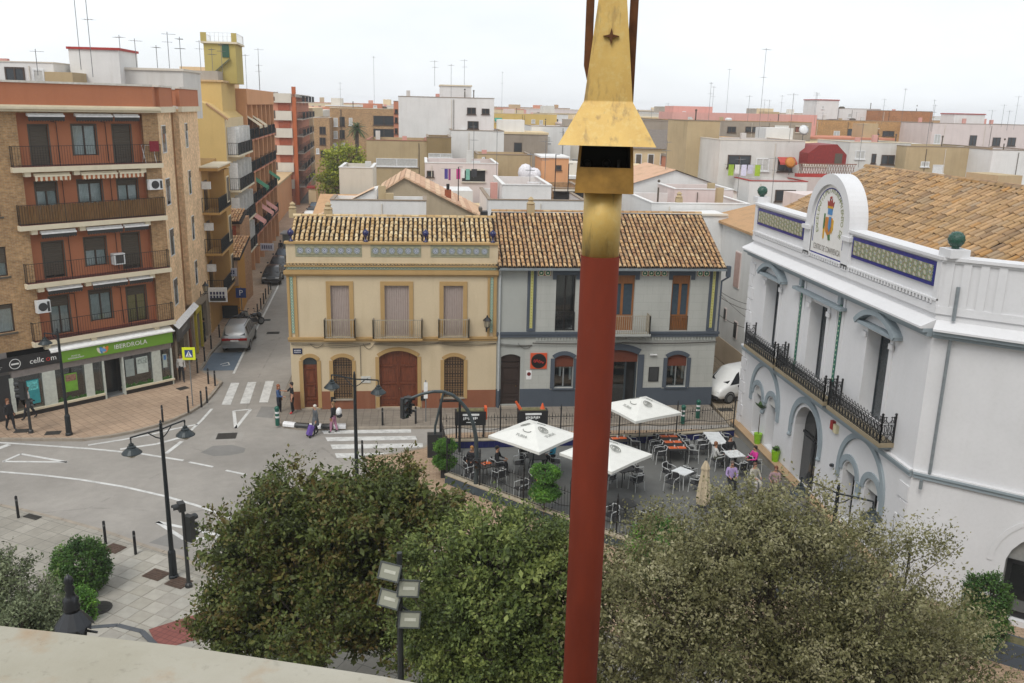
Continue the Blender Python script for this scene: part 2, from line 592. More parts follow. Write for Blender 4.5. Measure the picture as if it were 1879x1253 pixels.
# ================================================================== ground, road, pavements
@cached
def asphalt(name, col):
 t = NT(name)
 a = t.rng(t.noise(0.18, 6, 0.62), 0.32, 0.7, 0.82, 1.16)
 b = t.rng(t.noise(2.2, 6, 0.65), 0.3, 0.7, 0.93, 1.07)
 f = t.math('MULTIPLY', a, b)
 g = t.rng(t.noise(55.0, 2, 0.8), 0.3, 0.7, 0.90, 1.10)
 f = t.math('MULTIPLY', f, g)
 base = t.mix(1.0, col, t.n("ShaderNodeCombineXYZ", None, X=f, Y=f, Z=f).outputs[0], 'MULTIPLY')
 # tar seams and oil
 v = t.n("ShaderNodeTexVoronoi", {"feature": 'DISTANCE_TO_EDGE'}, Vector=t.obj(), Scale=0.11)
 n = t.noise(1.1, 5)
 crack = t.math('LESS_THAN', t.math('ADD', v.outputs["Distance"], t.math('MULTIPLY', t.math('SUBTRACT', n, 0.5), 0.03)), 0.0012)
 base = t.mix(t.math('MULTIPLY', crack, 0.3), base, (col[0] * .45, col[1] * .45, col[2] * .45, 1))
 oil = t.rng(t.noise(0.9, 3), 0.66, 0.8, 0, 0.3)
 base = t.mix(oil, base, (col[0] * .6, col[1] * .6, col[2] * .6, 1))
 t.set(t.bsdf, "Base Color", base)
 t.bsdf.inputs["Roughness"].default_value = 0.9
 t.bsdf.inputs["Specular IOR Level"].default_value = 0.3
 t.bump(t.noise(70, 3), 0.25, 0.01)
 return t.m

@cached
def pavers(name, c1, c2, mortar, w=0.4, h=0.4, off=0.0, rot=0.0, joint=0.012):
 t = NT(name)
 v = t.n("ShaderNodeMapping", None, Vector=t.obj(), Rotation=(0, 0, rot)).outputs[0]
 br = t.n("ShaderNodeTexBrick", {"offset": off}, Vector=v, Color1=c1, Color2=c2, Mortar=mortar, Scale=1.0, Mortar_Size=joint,
    Bias=0.0, Brick_Width=w, Row_Height=h)
 a = t.rng(t.noise(0.35, 7, 0.65), 0.3, 0.72, 0.80, 1.15)
 b = t.rng(t.noise(4.0, 5), 0.3, 0.7, 0.92, 1.08)
 f = t.math('MULTIPLY', a, b)
 base = t.mix(1.0, br.outputs["Color"], t.n("ShaderNodeCombineXYZ", None, X=f, Y=f, Z=f).outputs[0], 'MULTIPLY')
 spots = t.rng(t.noise(7.0, 2), 0.70, 0.76, 0, 0.35)
 t.set(t.bsdf, "Base Color", t.mix(spots, base, (.06, .055, .05, 1)))
 t.bsdf.inputs["Roughness"].default_value = 0.88
 t.bump(br.outputs["Fac"], -0.35, 0.01)
 return t.m

ASPH = asphalt("road_asphalt", (0.285, 0.266, 0.240, 1))
ASPH_D = asphalt("patch_asphalt", (0.205, 0.198, 0.186, 1))
EARTH = asphalt("town_ground", (0.19, 0.17, 0.145, 1))
PAVE_NW = pavers("corner_paving", C('#b59c84', 0.86), C('#ab927b', 0.86), C('#7d6a56', 0.86), 0.4, 0.4, 0.0, R(-42))
PAVE_H = pavers("house_paving", C('#8f867a', 0.85), C('#857c70', 0.85), C('#6a6258', 0.85), 0.4, 0.4)
PAVE_P = pavers("plaza_paving", C('#b39a80', 0.90), C('#a98f76', 0.90), C('#8a7560', 0.90), 0.3, 0.15, 0.5)
PAVE_S = pavers("street_paving", C('#a2937d', 0.85), C('#978873', 0.85), C('#6d6253', 0.85), 0.4, 0.4)
SLAB = plain("slab_stone", C('#a9a59b', .72), 0.85, var=0.10, scale=3.0, bump=0.1)
SLAB_BED = pavers("square_paving", C('#a39e93', 0.85), C('#979287', 0.85), C('#75716a', 0.85), 0.6, 0.6, 0.0, R(30))
KERB = plain("kerb_stone", C('#a79c8d', .75), 0.85, var=0.16, scale=2.0, bump=0.15)
PAINT = NT("road_paint")
_n = PAINT.noise(3.0, 7, 0.7)
_p = PAINT.mix(PAINT.rng(_n, 0.44, 0.66, 0.0, 0.5), (0.60, 0.60, 0.58, 1), (0.24, 0.235, 0.225, 1))
PAINT.set(PAINT.bsdf, "Base Color", _p); PAINT.bsdf.inputs["Roughness"].default_value = 0.8
PAINT = PAINT.m
BLUE_BAY = asphalt("blue_bay", (0.115, 0.15, 0.19, 1))

def sheet(name, pts, z, m, label=None):
 b = MB(); n = len(pts)
 b.add([(x, y, z) for x, y in pts], [tuple(range(n))])
 o = setting(b.build(name, m))
 if label: o["label"] = label
 return o

RZ = -0.12
sheet("ground", [(-900, -60), (900, -60), (900, 1500), (-900, 1500)], -0.30, EARTH, "town ground reaching out to the horizon")
sheet("road", [(-60, 22), (40, 10), (40, 44.5), (16.6, 44.5), (-6.5, 45), (-8.4, 60), (-10.7, 96), (-19.5, 300), (-24, 300), (-14.6, 113), (-12.0, 90), (-10.9, 62), (-10.9, 49.5), (-13.9, 50), (-16, 44.2), (-60, 44.2)], RZ, ASPH, "grey asphalt junction and side street")
sheet("road_lane", [(-15.5, 50.0), (-10.85, 49.5), (-10.85, 90), (-17, 180), (-21.5, 180), (-17.5, 90)], RZ - 0.004, ASPH)
setting(MB().slab([(16.4, 43.2), (19.2, 43.2), (24.5, 62), (17.6, 62)], -0.25, -0.05).build("alley", PAVE_S))

def pavement(name, pts, m, kerb_from, kerb_to, label):
 """raised walk with kerb stones along part of its outline"""
 b = MB(); b.slab(pts, -0.28, 0.0)
 o = setting(b.build(name, m)); o["label"] = label
 k = 0
 for (p, q) in zip(pts[kerb_from:kerb_to], pts[kerb_from + 1:kerb_to + 1]):
  P, Q = Vector((*p, 0)), Vector((*q, 0)); L = (Q - P).length
  n = max(1, round(L / 1.0)); d = (Q - P) / n
  nrm = Vector((d.y, -d.x, 0)).normalized()
  for i in range(n):
   a, c = P + d * i + d * .008, P + d * (i + 1) - d * .008
   kb = MB()
   h = .006 + random.uniform(0, .006)
   kb.slab([tuple((a + nrm * .02)[:2]), tuple((c + nrm * .02)[:2]), tuple((c - nrm * .14)[:2]), tuple((a - nrm * .14)[:2])], -.2, h)
   kb.build("kerb_stone", KERB, o); k += 1
 return o

NWP = [(-60, 43.6), (-28, 43.1), (-20.6, 42.6), (-16.6, 42.4), (-15.4, 42.85), (-14.5, 43.4), (-13.65, 44.2), (-13.0, 45.1), (-12.45, 46.3), (-12.08, 47.6), (-11.95, 49.2), (-11.92, 51.6),
  (-13.75, 54.2), (-14.0, 58.0), (-13.9, 61.5), (-13.4, 64.5), (-12.55, 66.6), (-12.9, 71), (-13.35, 79), (-14.0, 80.5), (-15.6, 96), (-18.3, 150), (-23, 150), (-17, 80), (-17, 51), (-24.5, 44.5), (-60, 44.6)]
pavement("pavement", NWP, PAVE_NW, 1, 18, "pink tiled corner pavement with a rounded stone kerb")
sheet("parking_bay", [(-13.7, 54.3), (-11.72, 54.29), (-11.98, 58.6), (-13.98, 58.4)], RZ + .004, BLUE_BAY, "worn blue disabled parking bay")
HP = [(-7.95, 95), (-9.6, 95), (-8.15, 62), (-7.95, 46.6), (-7.9, 45.5), (-7.65, 44.5), (-7.1, 43.85), (-6.2, 43.5), (-4.4, 43.44), (0.95, 43.44), (8, 43.44), (16.3, 43.44), (16.3, 46.45), (-6.9, 46.45)]
pavement("pavement", HP, PAVE_H, 3, 11, "narrow grey pavement along the two old houses")
PLZ = [(-2.74, 39.48), (-1.3, 39.75), (0.04, 40.46), (0.6, 41.2), (0.93, 42.05), (2.0, 42.5), (16.5, 42.5), (17.5, 41), (17.5, 26), (30, 14), (20, 17), (9, 22), (3, 27), (-0.5, 32), (-2.2, 36)]
pavement("plaza", PLZ, PAVE_P, 0, 5, "beige brick paved plaza beside the cafe terrace")
FGP = [(-60, 38.5), (-26, 37.2), (-17.24, 34.93), (-16.26, 34.49), (-14.28, 33.47), (-12.54, 32.5), (-11.67, 31.94), (-10.53, 31.14), (-8.75, 30.03), (-7.0, 28.2), (-3, 25.0), (3, 21.5), (10, 18.5), (30, 10), (30, 1.6), (-60, 1.6)]
sq = pavement("town_square", FGP, SLAB_BED, 1, 12, "pale stone paved square at the near side of the road")

# separate paving slabs where the square shows between the trees
_slab_me = []
for k in range(4):
 b = MB(); e = .012
 b.add([(-.29, -.29, 0), (.29, -.29, 0), (.29, .29, 0), (-.29, .29, 0), (-.29 + e, -.29 + e, .012), (.29 - e, -.29 + e, .012), (.29 - e, .29 - e, .012), (-.29 + e, .29 - e, .012)],
   [(4, 5, 6, 7), (0, 1, 5, 4), (1, 2, 6, 5), (2, 3, 7, 6), (3, 0, 4, 7)])
 me = bpy.data.meshes.new("paving_slab"); me.from_pydata(b.v, [], b.f)
 me.materials.append(plain("slab_stone_%d" % k, C(['#aaa69c', '#a39e94', '#b0aba0', '#a6a195'][k], .85), 0.85, var=0.10, scale=3.0, bump=0.1))
 _slab_me.append(me)
_c, _s = math.cos(R(-30)), math.sin(R(-30))
def _inside_sq(x, y):
 if y < 20.5 or y > 31 or x > -4.5 or x < -11.2: return False
 e = 30.03 + (x + 8.75) * -0.98
 return y < e - .55
_pink = [(-8.65, 25.5), (-5.2, 27.6), (-4.2, 26.3), (-8.0, 24.35)]
def in_poly(x, y, P):
 c = False; n = len(P)
 for i in range(n):
  (a, b), (d, e) = P[i], P[(i + 1) % n]
  if (b > y) != (e > y) and x < (d - a) * (y - b) / (e - b) + a: c = not c
 return c
cnt = 0
for i in range(-40, 40):
 for j in range(-40, 40):
  u, v = i * .6, j * .6
  x, y = -8 + u * _c - v * _s, 27 + u * _s + v * _c
  if _inside_sq(x, y) and not in_poly(x, y, _pink) and cnt < 290:
   link("paving_slab", _slab_me[(i * 7 + j * 3) % 4], sq, (x, y, .001 + random.uniform(0, .004)), rot=(random.uniform(-.004, .004), random.uniform(-.004, .004), R(-30))); cnt += 1
TACT = pavers("red_tactile", C('#9d5f55', .75), C('#935850', .75), C('#7a4a44', .7), 0.2, 0.2, 0.0, R(30))
sheet("crossing_strip", _pink, 0.022, TACT, "red ribbed crossing strip set into the square")
_g = MB()
for p, q in zip([(-10.5, 25.74), (-9.7, 25.81), (-8.83, 25.41)], [(-9.7, 25.81), (-8.83, 25.41), (-8.0, 24.4)]):
 d = Vector((q[0] - p[0], q[1] - p[1], 0)).normalized() * .09
 _g.slab([(p[0] + d.y, p[1] - d.x), (q[0] + d.y, q[1] - d.x), (q[0] - d.y, q[1] + d.x), (p[0] - d.y, p[1] + d.x)], 0.004, .026)
setting(_g.build("drain_channel", plain("wet_stone", C('#5d6166', .7), .6)))

# covers and grates
GRATE = plain("rusty_cover", C('#6a5548', .6), 0.8, 0.2, 0.25, 8, 0.2)
GRATE_D = plain("dark_cover", C('#4c4944', .6), 0.8, 0.2, 0.2, 8, 0.2)
def cover(x, y, z, w, h, rz, label, m=GRATE, rnd=False, grp=None):
 t = thing("manhole_cover", label, "manhole cover", (x, y, z), rz, grp)
 b = MB()
 if rnd: b.lathe([(w * .5, 0), (w * .5, .02), (w * .47, .024)], 20)
 else: b.box(-w / 2, -h / 2, 0, w / 2, h / 2, .018)
 b.build("rim", m, t)
 l = MB()
 for i in range(5):
  yy = -h * .36 + h * .72 * i / 4
  ww = w * .42 if not rnd else math.sqrt(max(0, (w * .44) ** 2 - yy * yy))
  l.box(-ww, yy - h * .05, .019, ww, yy + h * .05, .03)
 l.build("lid", m, t)
 return t
cover(-9.37, 28.91, .02, .75, .6, R(-30), "brown square cover beside the foot of the tall near lamp")
cover(-8.45, 28.32, .02, .75, .6, R(-30), "brown square cover at the foot of the near traffic light")
cover(-11.46, 30.97, .005, .7, .55, R(-30), "brown square cover by the kerb bollard above the round bush")
cover(-15.5, 33.8, .012, .7, .3, R(-27), "dark slotted drain set in the kerb of the square", GRATE_D)
cover(-10.62, 26.84, .02, .85, .85, 0, "round grey cover behind the ornate lantern", GRATE_D, True)
cover(-19.99, 43.63, .004, .65, .5, R(5), "dark cover behind the corner traffic light", GRATE_D)
cover(-18.36, 43.27, .004, .7, .5, R(8), "dark cover left of the corner lamp post", GRATE_D)
cover(-13.88, 50.34, .004, .6, .5, R(45), "dark cover in front of the shop corner", GRATE_D)
cover(-9.84, 42.8, RZ + .006, .95, .8, R(4), "grey cover in the road under the give way triangle", GRATE_D)
cover(-12.1, 67.7, RZ + .006, .8, .5, R(4), "cover at the kerb beside the street bollards", GRATE_D)
cover(-10.87, 63.71, RZ + .006, .9, .6, R(4), "cover in the middle of the side street", GRATE_D)
cover(17.0, 45.6, -.046, .8, .5, 0, "cover in the alley beside the white van", GRATE_D)

# painted markings, a few millimetres above the asphalt
def mark(name, polys, z=RZ + .008, m=None, label=None):
 b = MB()
 for p in polys: b.add([(x, y, z) for x, y in p], [tuple(range(len(p)))])
 o = setting(b.build(name, m or PAINT))
 if label: o["label"] = label
def stroke(pts, w):
 out = []
 for p, q in zip(pts[:-1], pts[1:]):
  d = Vector((q[0] - p[0], q[1] - p[1])).normalized(); n = Vector((-d.y, d.x)) * w / 2
  out.append([(p[0] + n.x, p[1] + n.y), (p[0] - n.x, p[1] - n.y), (q[0] - n.x + d.x * .01, q[1] - n.y + d.y * .01), (q[0] + n.x + d.x * .01, q[1] + n.y + d.y * .01)])
 return out
for s in ([(-11.43, 51.69), (-10.94, 51.67), (-10.64, 47.68), (-11.13, 47.69)], [(-10.47, 51.8), (-9.97, 51.8), (-9.65, 47.85), (-10.16, 47.83)], [(-9.46, 52.0), (-8.96, 52.0), (-8.66, 47.98), (-9.15, 48.0)]):
 mark("zebra_stripe", [s], label="white bar of the crossing over the side street")
for s in ([(-5.2, 43.4), (-.63, 43.4), (-.61, 42.9), (-5.04, 42.9)], [(-4.92, 42.43), (-.4, 42.42), (-.29, 41.89), (-4.75, 41.87)], [(-4.56, 41.4), (-.03, 41.4), (.0, 40.85), (-4.4, 40.8)], [(-4.24, 40.25), (-1.6, 40.2), (-2.9, 39.62), (-4.09, 39.69)]):
 mark("zebra_stripe", [s], label="white bar of the crossing in front of the yellow house")
mark("give_way_triangle", stroke([(-10.25, 46.62), (-9.4, 46.85), (-9.62, 43.9), (-10.25, 46.62)], .17))
mark("give_way_triangle", stroke([(-19.3, 39.95), (-18.9, 40.85), (-16.4, 39.75), (-19.3, 39.95)], .16))
mark("lane_line", stroke([(-22.5, 42.7), (-19.87, 42.25), (-15.92, 41.37), (-13.31, 40.61), (-11.19, 39.7)], .16))
mark("lane_line", stroke([(-20.6, 40.9), (-19.95, 42.1)], .3))
for d in ([(-10.86, 39.49), (-9.65, 38.87)], [(-8.97, 38.43), (-7.97, 37.89)], [(-7.29, 37.5), (-6.3, 36.9)], [(-5.6, 36.4), (-4.6, 35.7)]):
 mark("lane_dash", stroke(d, .14))
mark("kerb_line", stroke([(-16.2, 41.85), (-14.84, 42.5), (-13.6, 43.2), (-12.69, 43.95), (-11.69, 44.57)], .16))
mark("kerb_line", stroke([(-11.85, 43.35), (-11.62, 45.2), (-11.5, 47.0)], .15))
mark("hatch_line", stroke([(-14.51, 41.25), (-12.99, 41.86), (-12.0, 42.75)], .2))
mark("hatch_line", stroke([(-12.2, 40.6), (-11.87, 42.16)], .2))
mark("lane_line", stroke([(-30, 40.0), (-24, 39.6), (-18.9, 38.75), (-17.0, 38.3), (-15.09, 37.7), (-13, 36.85), (-10.96, 35.78), (-9.5, 34.85), (-8.32, 33.97), (-6.5, 32.5), (-4.5, 30.7)], .15))
mark("give_way_triangle", stroke([(-7.6, 31.9), (-10.6, 33.35), (-9.15, 31.8), (-7.6, 31.9)], .17))
mark("bay_line", stroke([(-11.66, 53.6), (-11.91, 57.48), (-12.18, 62.72), (-12.42, 68.08), (-13.1, 80), (-13.4, 84)], .14))
mark("wheelchair_mark", stroke([(-12.9, 55.6), (-12.5, 56.1), (-12.3, 55.5), (-12.7, 55.3)], .08))
sheet("asphalt_patch", [(-10.62, 40.66), (-10.23, 41.5), (-9.34, 41.6), (-8.6, 41.12), (-8.57, 40.57), (-9.18, 40.23), (-9.9, 40.17)], RZ + .004, ASPH_D)
sheet("asphalt_patch", [(-10.6, 42.2), (-9.0, 42.1), (-9.05, 43.4), (-10.5, 43.4)], RZ + .0025, asphalt("patch_pale", (.30, .283, .258, 1)))
sheet("asphalt_patch", [(-8.9, 45.6), (-8.0, 45.4), (-8.05, 47.2), (-8.9, 47.3)], RZ + .004, ASPH_D)
sheet("asphalt_patch", [(-9.9, 32.3), (-8.7, 32.0), (-8.9, 30.9), (-10.4, 31.6)], RZ + .0025, ASPH_D)
# ================================================================== the two old houses
CREAM = stucco("cream_render", C('#bbab8f', 1.12), 0.06, 0.22, stain_col=C('#8d7a58'))
OCHRE = stucco("ochre_trim", C('#ab8d5f'), 0.08, 0.2)
REDDADO = stucco("red_dado", C('#85553f'), 0.10, 0.25, stain_col=C('#b08a6a'))
GREYW = stucco("pale_grey_render", C('#adaea8'), 0.05, 0.2, joint=(0.95, 0.46))
GREYW2 = stucco("plain_grey_render", C('#a3a5a0'), 0.06, 0.2)
SLATE = stucco("slate_trim", C('#4d545d'), 0.07, 0.15)
DOORW = wood("dark_door_wood", C('#4a2412'), C('#7c4026'), 0.5)
DOORB = wood("brown_door_wood", C('#2b201c'), C('#382a24'), 0.5)
HONEY = wood("honey_wood", C('#7c4a20'), C('#96602e'), 0.5)
RAILW = plain("worn_grey_iron", C('#a59c8a', .9), 0.6, 0.2, 0.2)
ZINC = plain("zinc_gutter", C('#8f979b', .9), 0.45, 0.4, 0.15)
BLIND = plain("mauve_blind", C('#978982'), 0.7, var=0.05)
COBALT = plain("cobalt_glaze", C('#1d2150'), 0.15, var=0.2)
TILE_Y = roof_tile("yellow_roof_clay", [(0, C('#b59a6e')), (.3, C('#cbb084')), (.55, C('#ab8a58')), (.8, C('#d6c39c')), (1, C('#947a54'))])
TILE_O = roof_tile("orange_roof_clay", [(0, C('#a9825c')), (.3, C('#bb976a')), (.55, C('#967252')), (.8, C('#c9ac82')), (1, C('#84664a'))])
TILE_BED = plain("dark_roof_bed", C('#2a1e16'), 0.95, var=0.3)  # near black bed that leaves dark channels between the tile columns
FRIEZE = rings("frieze_flower_tile", [(0, C('#232a5c')), (.11, C('#b9bec4')), (.26, C('#3d4468')), (.35, C('#aeb3b0')), (.48, C('#465468')), (.57, C('#9c9a80')), (.68, C('#6d7468')), (.74, C('#a3a088'))], .21)
BANDT = rings("green_band_tile", [(0, C('#c3cdc0')), (.3, C('#5f8a86')), (.5, C('#b9c4ad')), (.7, C('#4f6f6c'))], .1, .6)
STRIPT = rings("pilaster_tile", [(0, C('#c9d0bb')), (.25, C('#4a7a72')), (.5, C('#a8b8a0')), (.75, C('#2f4f66'))], .085, .5)
STRIPY = rings("yellow_strip_tile", [(0, C('#5c6a2c')), (.25, C('#c9c07a')), (.6, C('#aeb066')), (.8, C('#d8d2a0'))], .07, .5)
REDT = rings("red_star_tile", [(0, C('#dfe0c8')), (.2, C('#2f6a50')), (.5, C('#d9d2b0')), (.66, C('#8a3a30')), (.8, C('#3f5a50'))], .17, .45)
GRN_EDGE = plain("green_border_tile", C('#8f8f78'), 0.3, var=.15)

def tile_run(root, m, x0, z0, n, w, h, xf, horizontal=True, y=-.03, name="tile", gap=.006):
 """a run of separate glazed tiles sharing one mesh"""
 b = MB(); e = gap
 b.box(-w / 2 + e, -.012, -h / 2 + e, w / 2 - e, .012, h / 2 - e)
 me = bpy.data.meshes.new(name); me.from_pydata(b.v, [], b.f); me.materials.append(m)
 for i in range(n):
  p = (x0 + (w * (i + .5) if horizontal else w / 2), y, z0 + (h / 2 if horizontal else h * (i + .5)))
  p = xf @ Vector(p) if xf is not None else p
  o = link(name, me, root, p)
  if xf is not None: o.rotation_euler = xf.to_euler()

def grille(root, xf, x0, x1, z0, z1, y, m, rise=0.15):
 """wrought window grille: bars, scrolls and rings"""
 g = MB(xf); n = int((x1 - x0) / .13)
 for i in range(n + 1):
  x = x0 + (x1 - x0) * i / n
  g.bar((x, y, z0), (x, y, z1 + rise * (1 - abs(2 * i / n - 1) ** 2)), .018, 4)
 k = max(2, int((z1 - z0) / .45))
 for j in range(k + 1):
  z = z0 + (z1 - z0) * j / k
  g.bar((x0, y, z), (x1, y, z), .012, 4)
 r = (x1 - x0) / n / 2
 for i in range(n):
  for j in range(k):
   cx, cz = x0 + (x1 - x0) * (i + .5) / n, z0 + (z1 - z0) * (j + .5) / k
   for s in (-1, 1):
    g.tube([(cx + r * math.cos(t), y, cz + s * r * 1.25 + r * 1.2 * math.sin(t)) for t in [2 * PI * q / 6 for q in range(7)]], .014, 3)
 return g.build("grille", m, root)

def panel_door(root, xf, x0, x1, z0, z1, y, m, leaves=2, rise=0.0, rows=(.18, .52, .9), name="door"):
 b = MB(xf); w = (x1 - x0) / leaves
 if rise:
  b.prism([(x0, z0), (x1, z0)] + arc_pts(x0, x1, z1, rise)[::-1], y, y + .05)
 else:
  b.box(x0, y, z0, x1, y + .05, z1)
 d = b.build(name, m, root)
 p = MB(xf)
 for i in range(leaves):
  a, c = x0 + w * i, x0 + w * (i + 1)
  p.box(a + .01, y - .05, z0, a + .09, y, z1).box(c - .09, y - .05, z0, c - .01, y, z1)
  hh = z1 - z0
  zs = [z0 + hh * q for q in rows]
  for z in [z0 + .02] + zs: p.box(a + .09, y - .05, z, c - .09, y, z + .09)
  for (u, v) in zip([z0 + .11] + [q + .09 for q in zs[:-1]], zs):
   if v - u > .2: p.box(a + .17, y - .03, u + .09, c - .17, y, v - .09)
 p.build("door_panel", m, d)
 MB(xf).bar(((x0 + x1) / 2 + (.04 if leaves > 1 else w * .3), y - .07, z0 + 1.05), ((x0 + x1) / 2 + (.04 if leaves > 1 else w * .3), y - .02, z0 + 1.05), .03, 8).build("door_knob", plain("brass", C('#8a7440'), .35, .8), d)
 return d

def surround(mb, x0, x1, z0, z1, w, y0, y1, rise=0.0, sill=False):
 mb.box(x0 - w, y0, z0, x0, y1, z1).box(x1, y0, z0, x1 + w, y1, z1)
 if rise:
  hw = (x1 - x0) / 2
  rr = (hw * hw + rise * rise) / (2 * rise); zc = z1 + rise - rr; t = math.asin(min(1, hw / rr))
  mb.arc((x0 + x1) / 2, zc, rr, rr + w, y0, y1, PI / 2 - t, PI / 2 + t, 10)
 else:
  mb.box(x0 - w, y0, z1, x1 + w, y1, z1 + w)

# ---------------------------------------------------------------- yellow house
YC = -1.5
yh = thing("old_house", "cream two storey house with ochre trim, blue urns and tiled frieze under its roof", "house", (YC, 46.4, 0))
X = Matrix.Translation((-YC, 0, 0))
YX0, YX1 = -7.05, 4.03
ops_up = [(-4.85, -3.87, 4.1, 6.9), (-2.01, -.71, 4.1, 6.9), (1.13, 2.18, 4.1, 6.9)]
ops_lo = [(-6.43, -5.68, .08, 2.76, .2), (-4.83, -3.82, .58, 2.76, .2), (-2.36, -.29, .05, 2.95, .35), (1.17, 2.24, .6, 2.76, .2)]
w = MB(X)
w.wall(YX0, YX1, 0, 7.4, ops_up + ops_lo, 0, .28)
w.quad((YX0, 9, 0), (YX0, 0, 0), (YX0, 0, 7.4), (YX0, 9, 7.4))
w.quad((YX1, 0, 0), (YX1, 9, 0), (YX1, 9, 7.4), (YX1, 0, 7.4))
w.quad((YX1, 9, 0), (YX0, 9, 0), (YX0, 9, 8.6), (YX1, 9, 8.6))
w.box(YX0 - .02, .05, 7.4, YX1, .35, 9.1)
wall_y = w.build("wall", CREAM, yh)
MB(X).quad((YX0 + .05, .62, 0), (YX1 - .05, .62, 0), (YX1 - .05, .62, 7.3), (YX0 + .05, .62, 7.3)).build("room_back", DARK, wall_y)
for a, b in ((-7.08, -6.63), (-5.48, -5.03), (-3.62, -2.6), (-.05, .97), (2.44, YX1)): MB(X).box(a, -.03, 0, b, 0, 1.02).build("dado", REDDADO, yh)
for a, b in ((-5.03, -3.62), (.97, 2.44)): MB(X).box(a, -.03, 0, b, 0, .52).build("dado", REDDADO, yh)
for o in ops_up + ops_lo:
 s = MB(X)
 if len(o) < 5: surround(s, o[0], o[1], o[2], o[3], .22, -.05, 0)
 else: surround(s, o[0], o[1], o[2] if o[2] < .2 else o[2] - .06, o[3], .2, -.045, 0, o[4])
 s.build("surround", OCHRE, yh)
t = MB(X)
t.box(YX0 - .08, -.06, 3.84, YX1 + .03, 0, 3.96).box(YX0 - .1, -.12, 3.96, YX1 + .03, 0, 4.08)
t.box(YX0 - .1, -.10, 7.42, YX1 + .03, 0.02, 7.52).box(YX0 - .16, -.2, 7.52, YX1 + .03, .04, 7.70)
t.box(YX0 - .08, -.05, 7.70, YX1 + .03, .04, 7.74).box(YX0 - .12, -.16, 7.92, YX1 + .03, .04, 7.98)
t.box(YX0 - .1, -.06, 9.1, YX1 + .03, .4, 9.2)
t.box(YX0 - .04, -.07, 4.08, YX0 + .10, -.0, 7.42).box(YX0 + .30, -.07, 4.08, YX0 + .46, -.0, 7.42)
t.box(3.5, -.07, 4.08, 3.62, -.0, 7.42).box(3.82, -.07, 4.08, 3.98, -.0, 7.42)
t.build("cornice", OCHRE, yh)
bd = MB(X); bd.box(YX0 - .06, -.02, 7.74, YX1, .05, 7.92).build("band", GRN_EDGE, yh)
tile_run(yh, BANDT, YX0 + .02, 7.745, 60, .183, .17, X, True, -.03)
tile_run(yh, STRIPT, YX0 + .12, 4.3, 18, .16, .17, X, False, -.035)
tile_run(yh, STRIPT, 3.64, 4.3, 18, .16, .17, X, False, -.035)
fz = MB(X)
for x0, x1 in ((-6.54, -3.2), (-2.66, -.1), (.48, 3.52)):
 fz.box(x0 - .04, .03, 8.42, x1 + .04, .05, 9.07)
fz.build("frieze_bed", GRN_EDGE, yh)
for x0, n, ww in ((-6.54, 8, .4175), (-2.66, 6, .427), (.48, 7, .434)):
 tile_run(yh, FRIEZE, x0, 8.54, n, ww, .42, X, True, .02)
# drip course of small tiles above the cornice
dr = MB(X)
for i in range(61):
 x = YX0 + .05 + i * .181
 dr.arc(x, 7.99, .05, .075, -.16, .06, 0, PI, 5)
dr.box(YX0 - .05, -.02, 8.075, YX1, .05, 8.09)
dr.build("drip_course", TILE_Y, yh)["kind"] = "stuff"
MB(X).box(YX0 - .04, -.06, 7.985, YX1, -.03, 8.05).build("drip_shade_strip", DARK, yh)  # dark strip painting the shade inside the drip tile holes
for a, b, pr in ((-5.17, -3.59, .42), (-2.62, -.04, .5), (.87, 2.48, .42)):
 bs = MB(X); bs.box(a - .04, -pr - .05, 4.0, b + .04, -.12, 4.1).box(a + .1, -pr + .08, 3.9, b - .1, -.12, 4.0)
 bal = bs.build("balcony", OCHRE, yh)
 railing(bal, X, [(a, -.02), (a, -pr), (b, -pr), (b, -.02)], 4.1, 5.12, RAILW, .115, .019, "railing", .03)
 g = MB(X)
 for (p, q) in (((a, -pr), (b, -pr)),):
  n = int((q[0] - p[0]) / .115)
  for i in range(n):
   x = p[0] + (q[0] - p[0]) * (i + .5) / n
   g.tube([(x + .045 * math.cos(t_), -pr, 4.28 + .06 * math.sin(t_)) for t_ in [2 * PI * k_ / 6 for k_ in range(7)]], .007, 3)
 g.build("scrollwork", RAILW, bal)
 for x in (a, b):
  MB(X).ball((x, -pr, 5.17), .035).build("rail_knob", RAILW, bal, True)
for o in ops_up:
 bl = MB(X); n = 22
 for i in range(n):
  a, b = o[0] + (o[1] - o[0]) * i / n, o[0] + (o[1] - o[0]) * (i + 1) / n
  bl.quad((a, .1 + .02 * (i % 2), o[2]), (b, .1 + .02 * ((i + 1) % 2), o[2]), (b, .1 + .02 * ((i + 1) % 2), o[3]), (a, .1 + .02 * (i % 2), o[3]))
 bl.build("ribbed_blind", BLIND, yh)
panel_door(yh, X, -6.43, -5.68, .08, 2.5, .16, DOORW, 1)
fl = MB(X); fl.prism([(-6.43, 2.5), (-5.68, 2.5)] + arc_pts(-6.43, -5.68, 2.76, .2)[::-1], .18, .2)
fl.build("fanlight", plain("dull_fanlight", C('#3a4246'), .2), yh)
panel_door(yh, X, -2.36, -.29, .05, 2.95, .2, DOORW, 2, .34, (.15, .45, .8))
for o in (ops_lo[1], ops_lo[3]):
 fr = MB(X); fr.prism([(o[0], o[2]), (o[1], o[2])] + arc_pts(o[0], o[1], o[3], o[4])[::-1], .2, .22)
 wf = fr.build("window", plain("brown_wood_window", C('#a3825e'), .5), yh)  # brown wood, light enough for the black grille to show
 grille(wf, X, o[0] + .02, o[1] - .02, o[2] + .02, o[3], .03, IRON)
 MB(X).box(o[0] - .06, -.1, o[2] - .07, o[1] + .06, 0.0, o[2]).build("sill", KERB, wf)
for a, b in ((-6.55, -5.55), (-2.5, -.15)): MB(X).box(a, -.22, 0, b, -.0, .07).build("doorstep", KERB, yh)
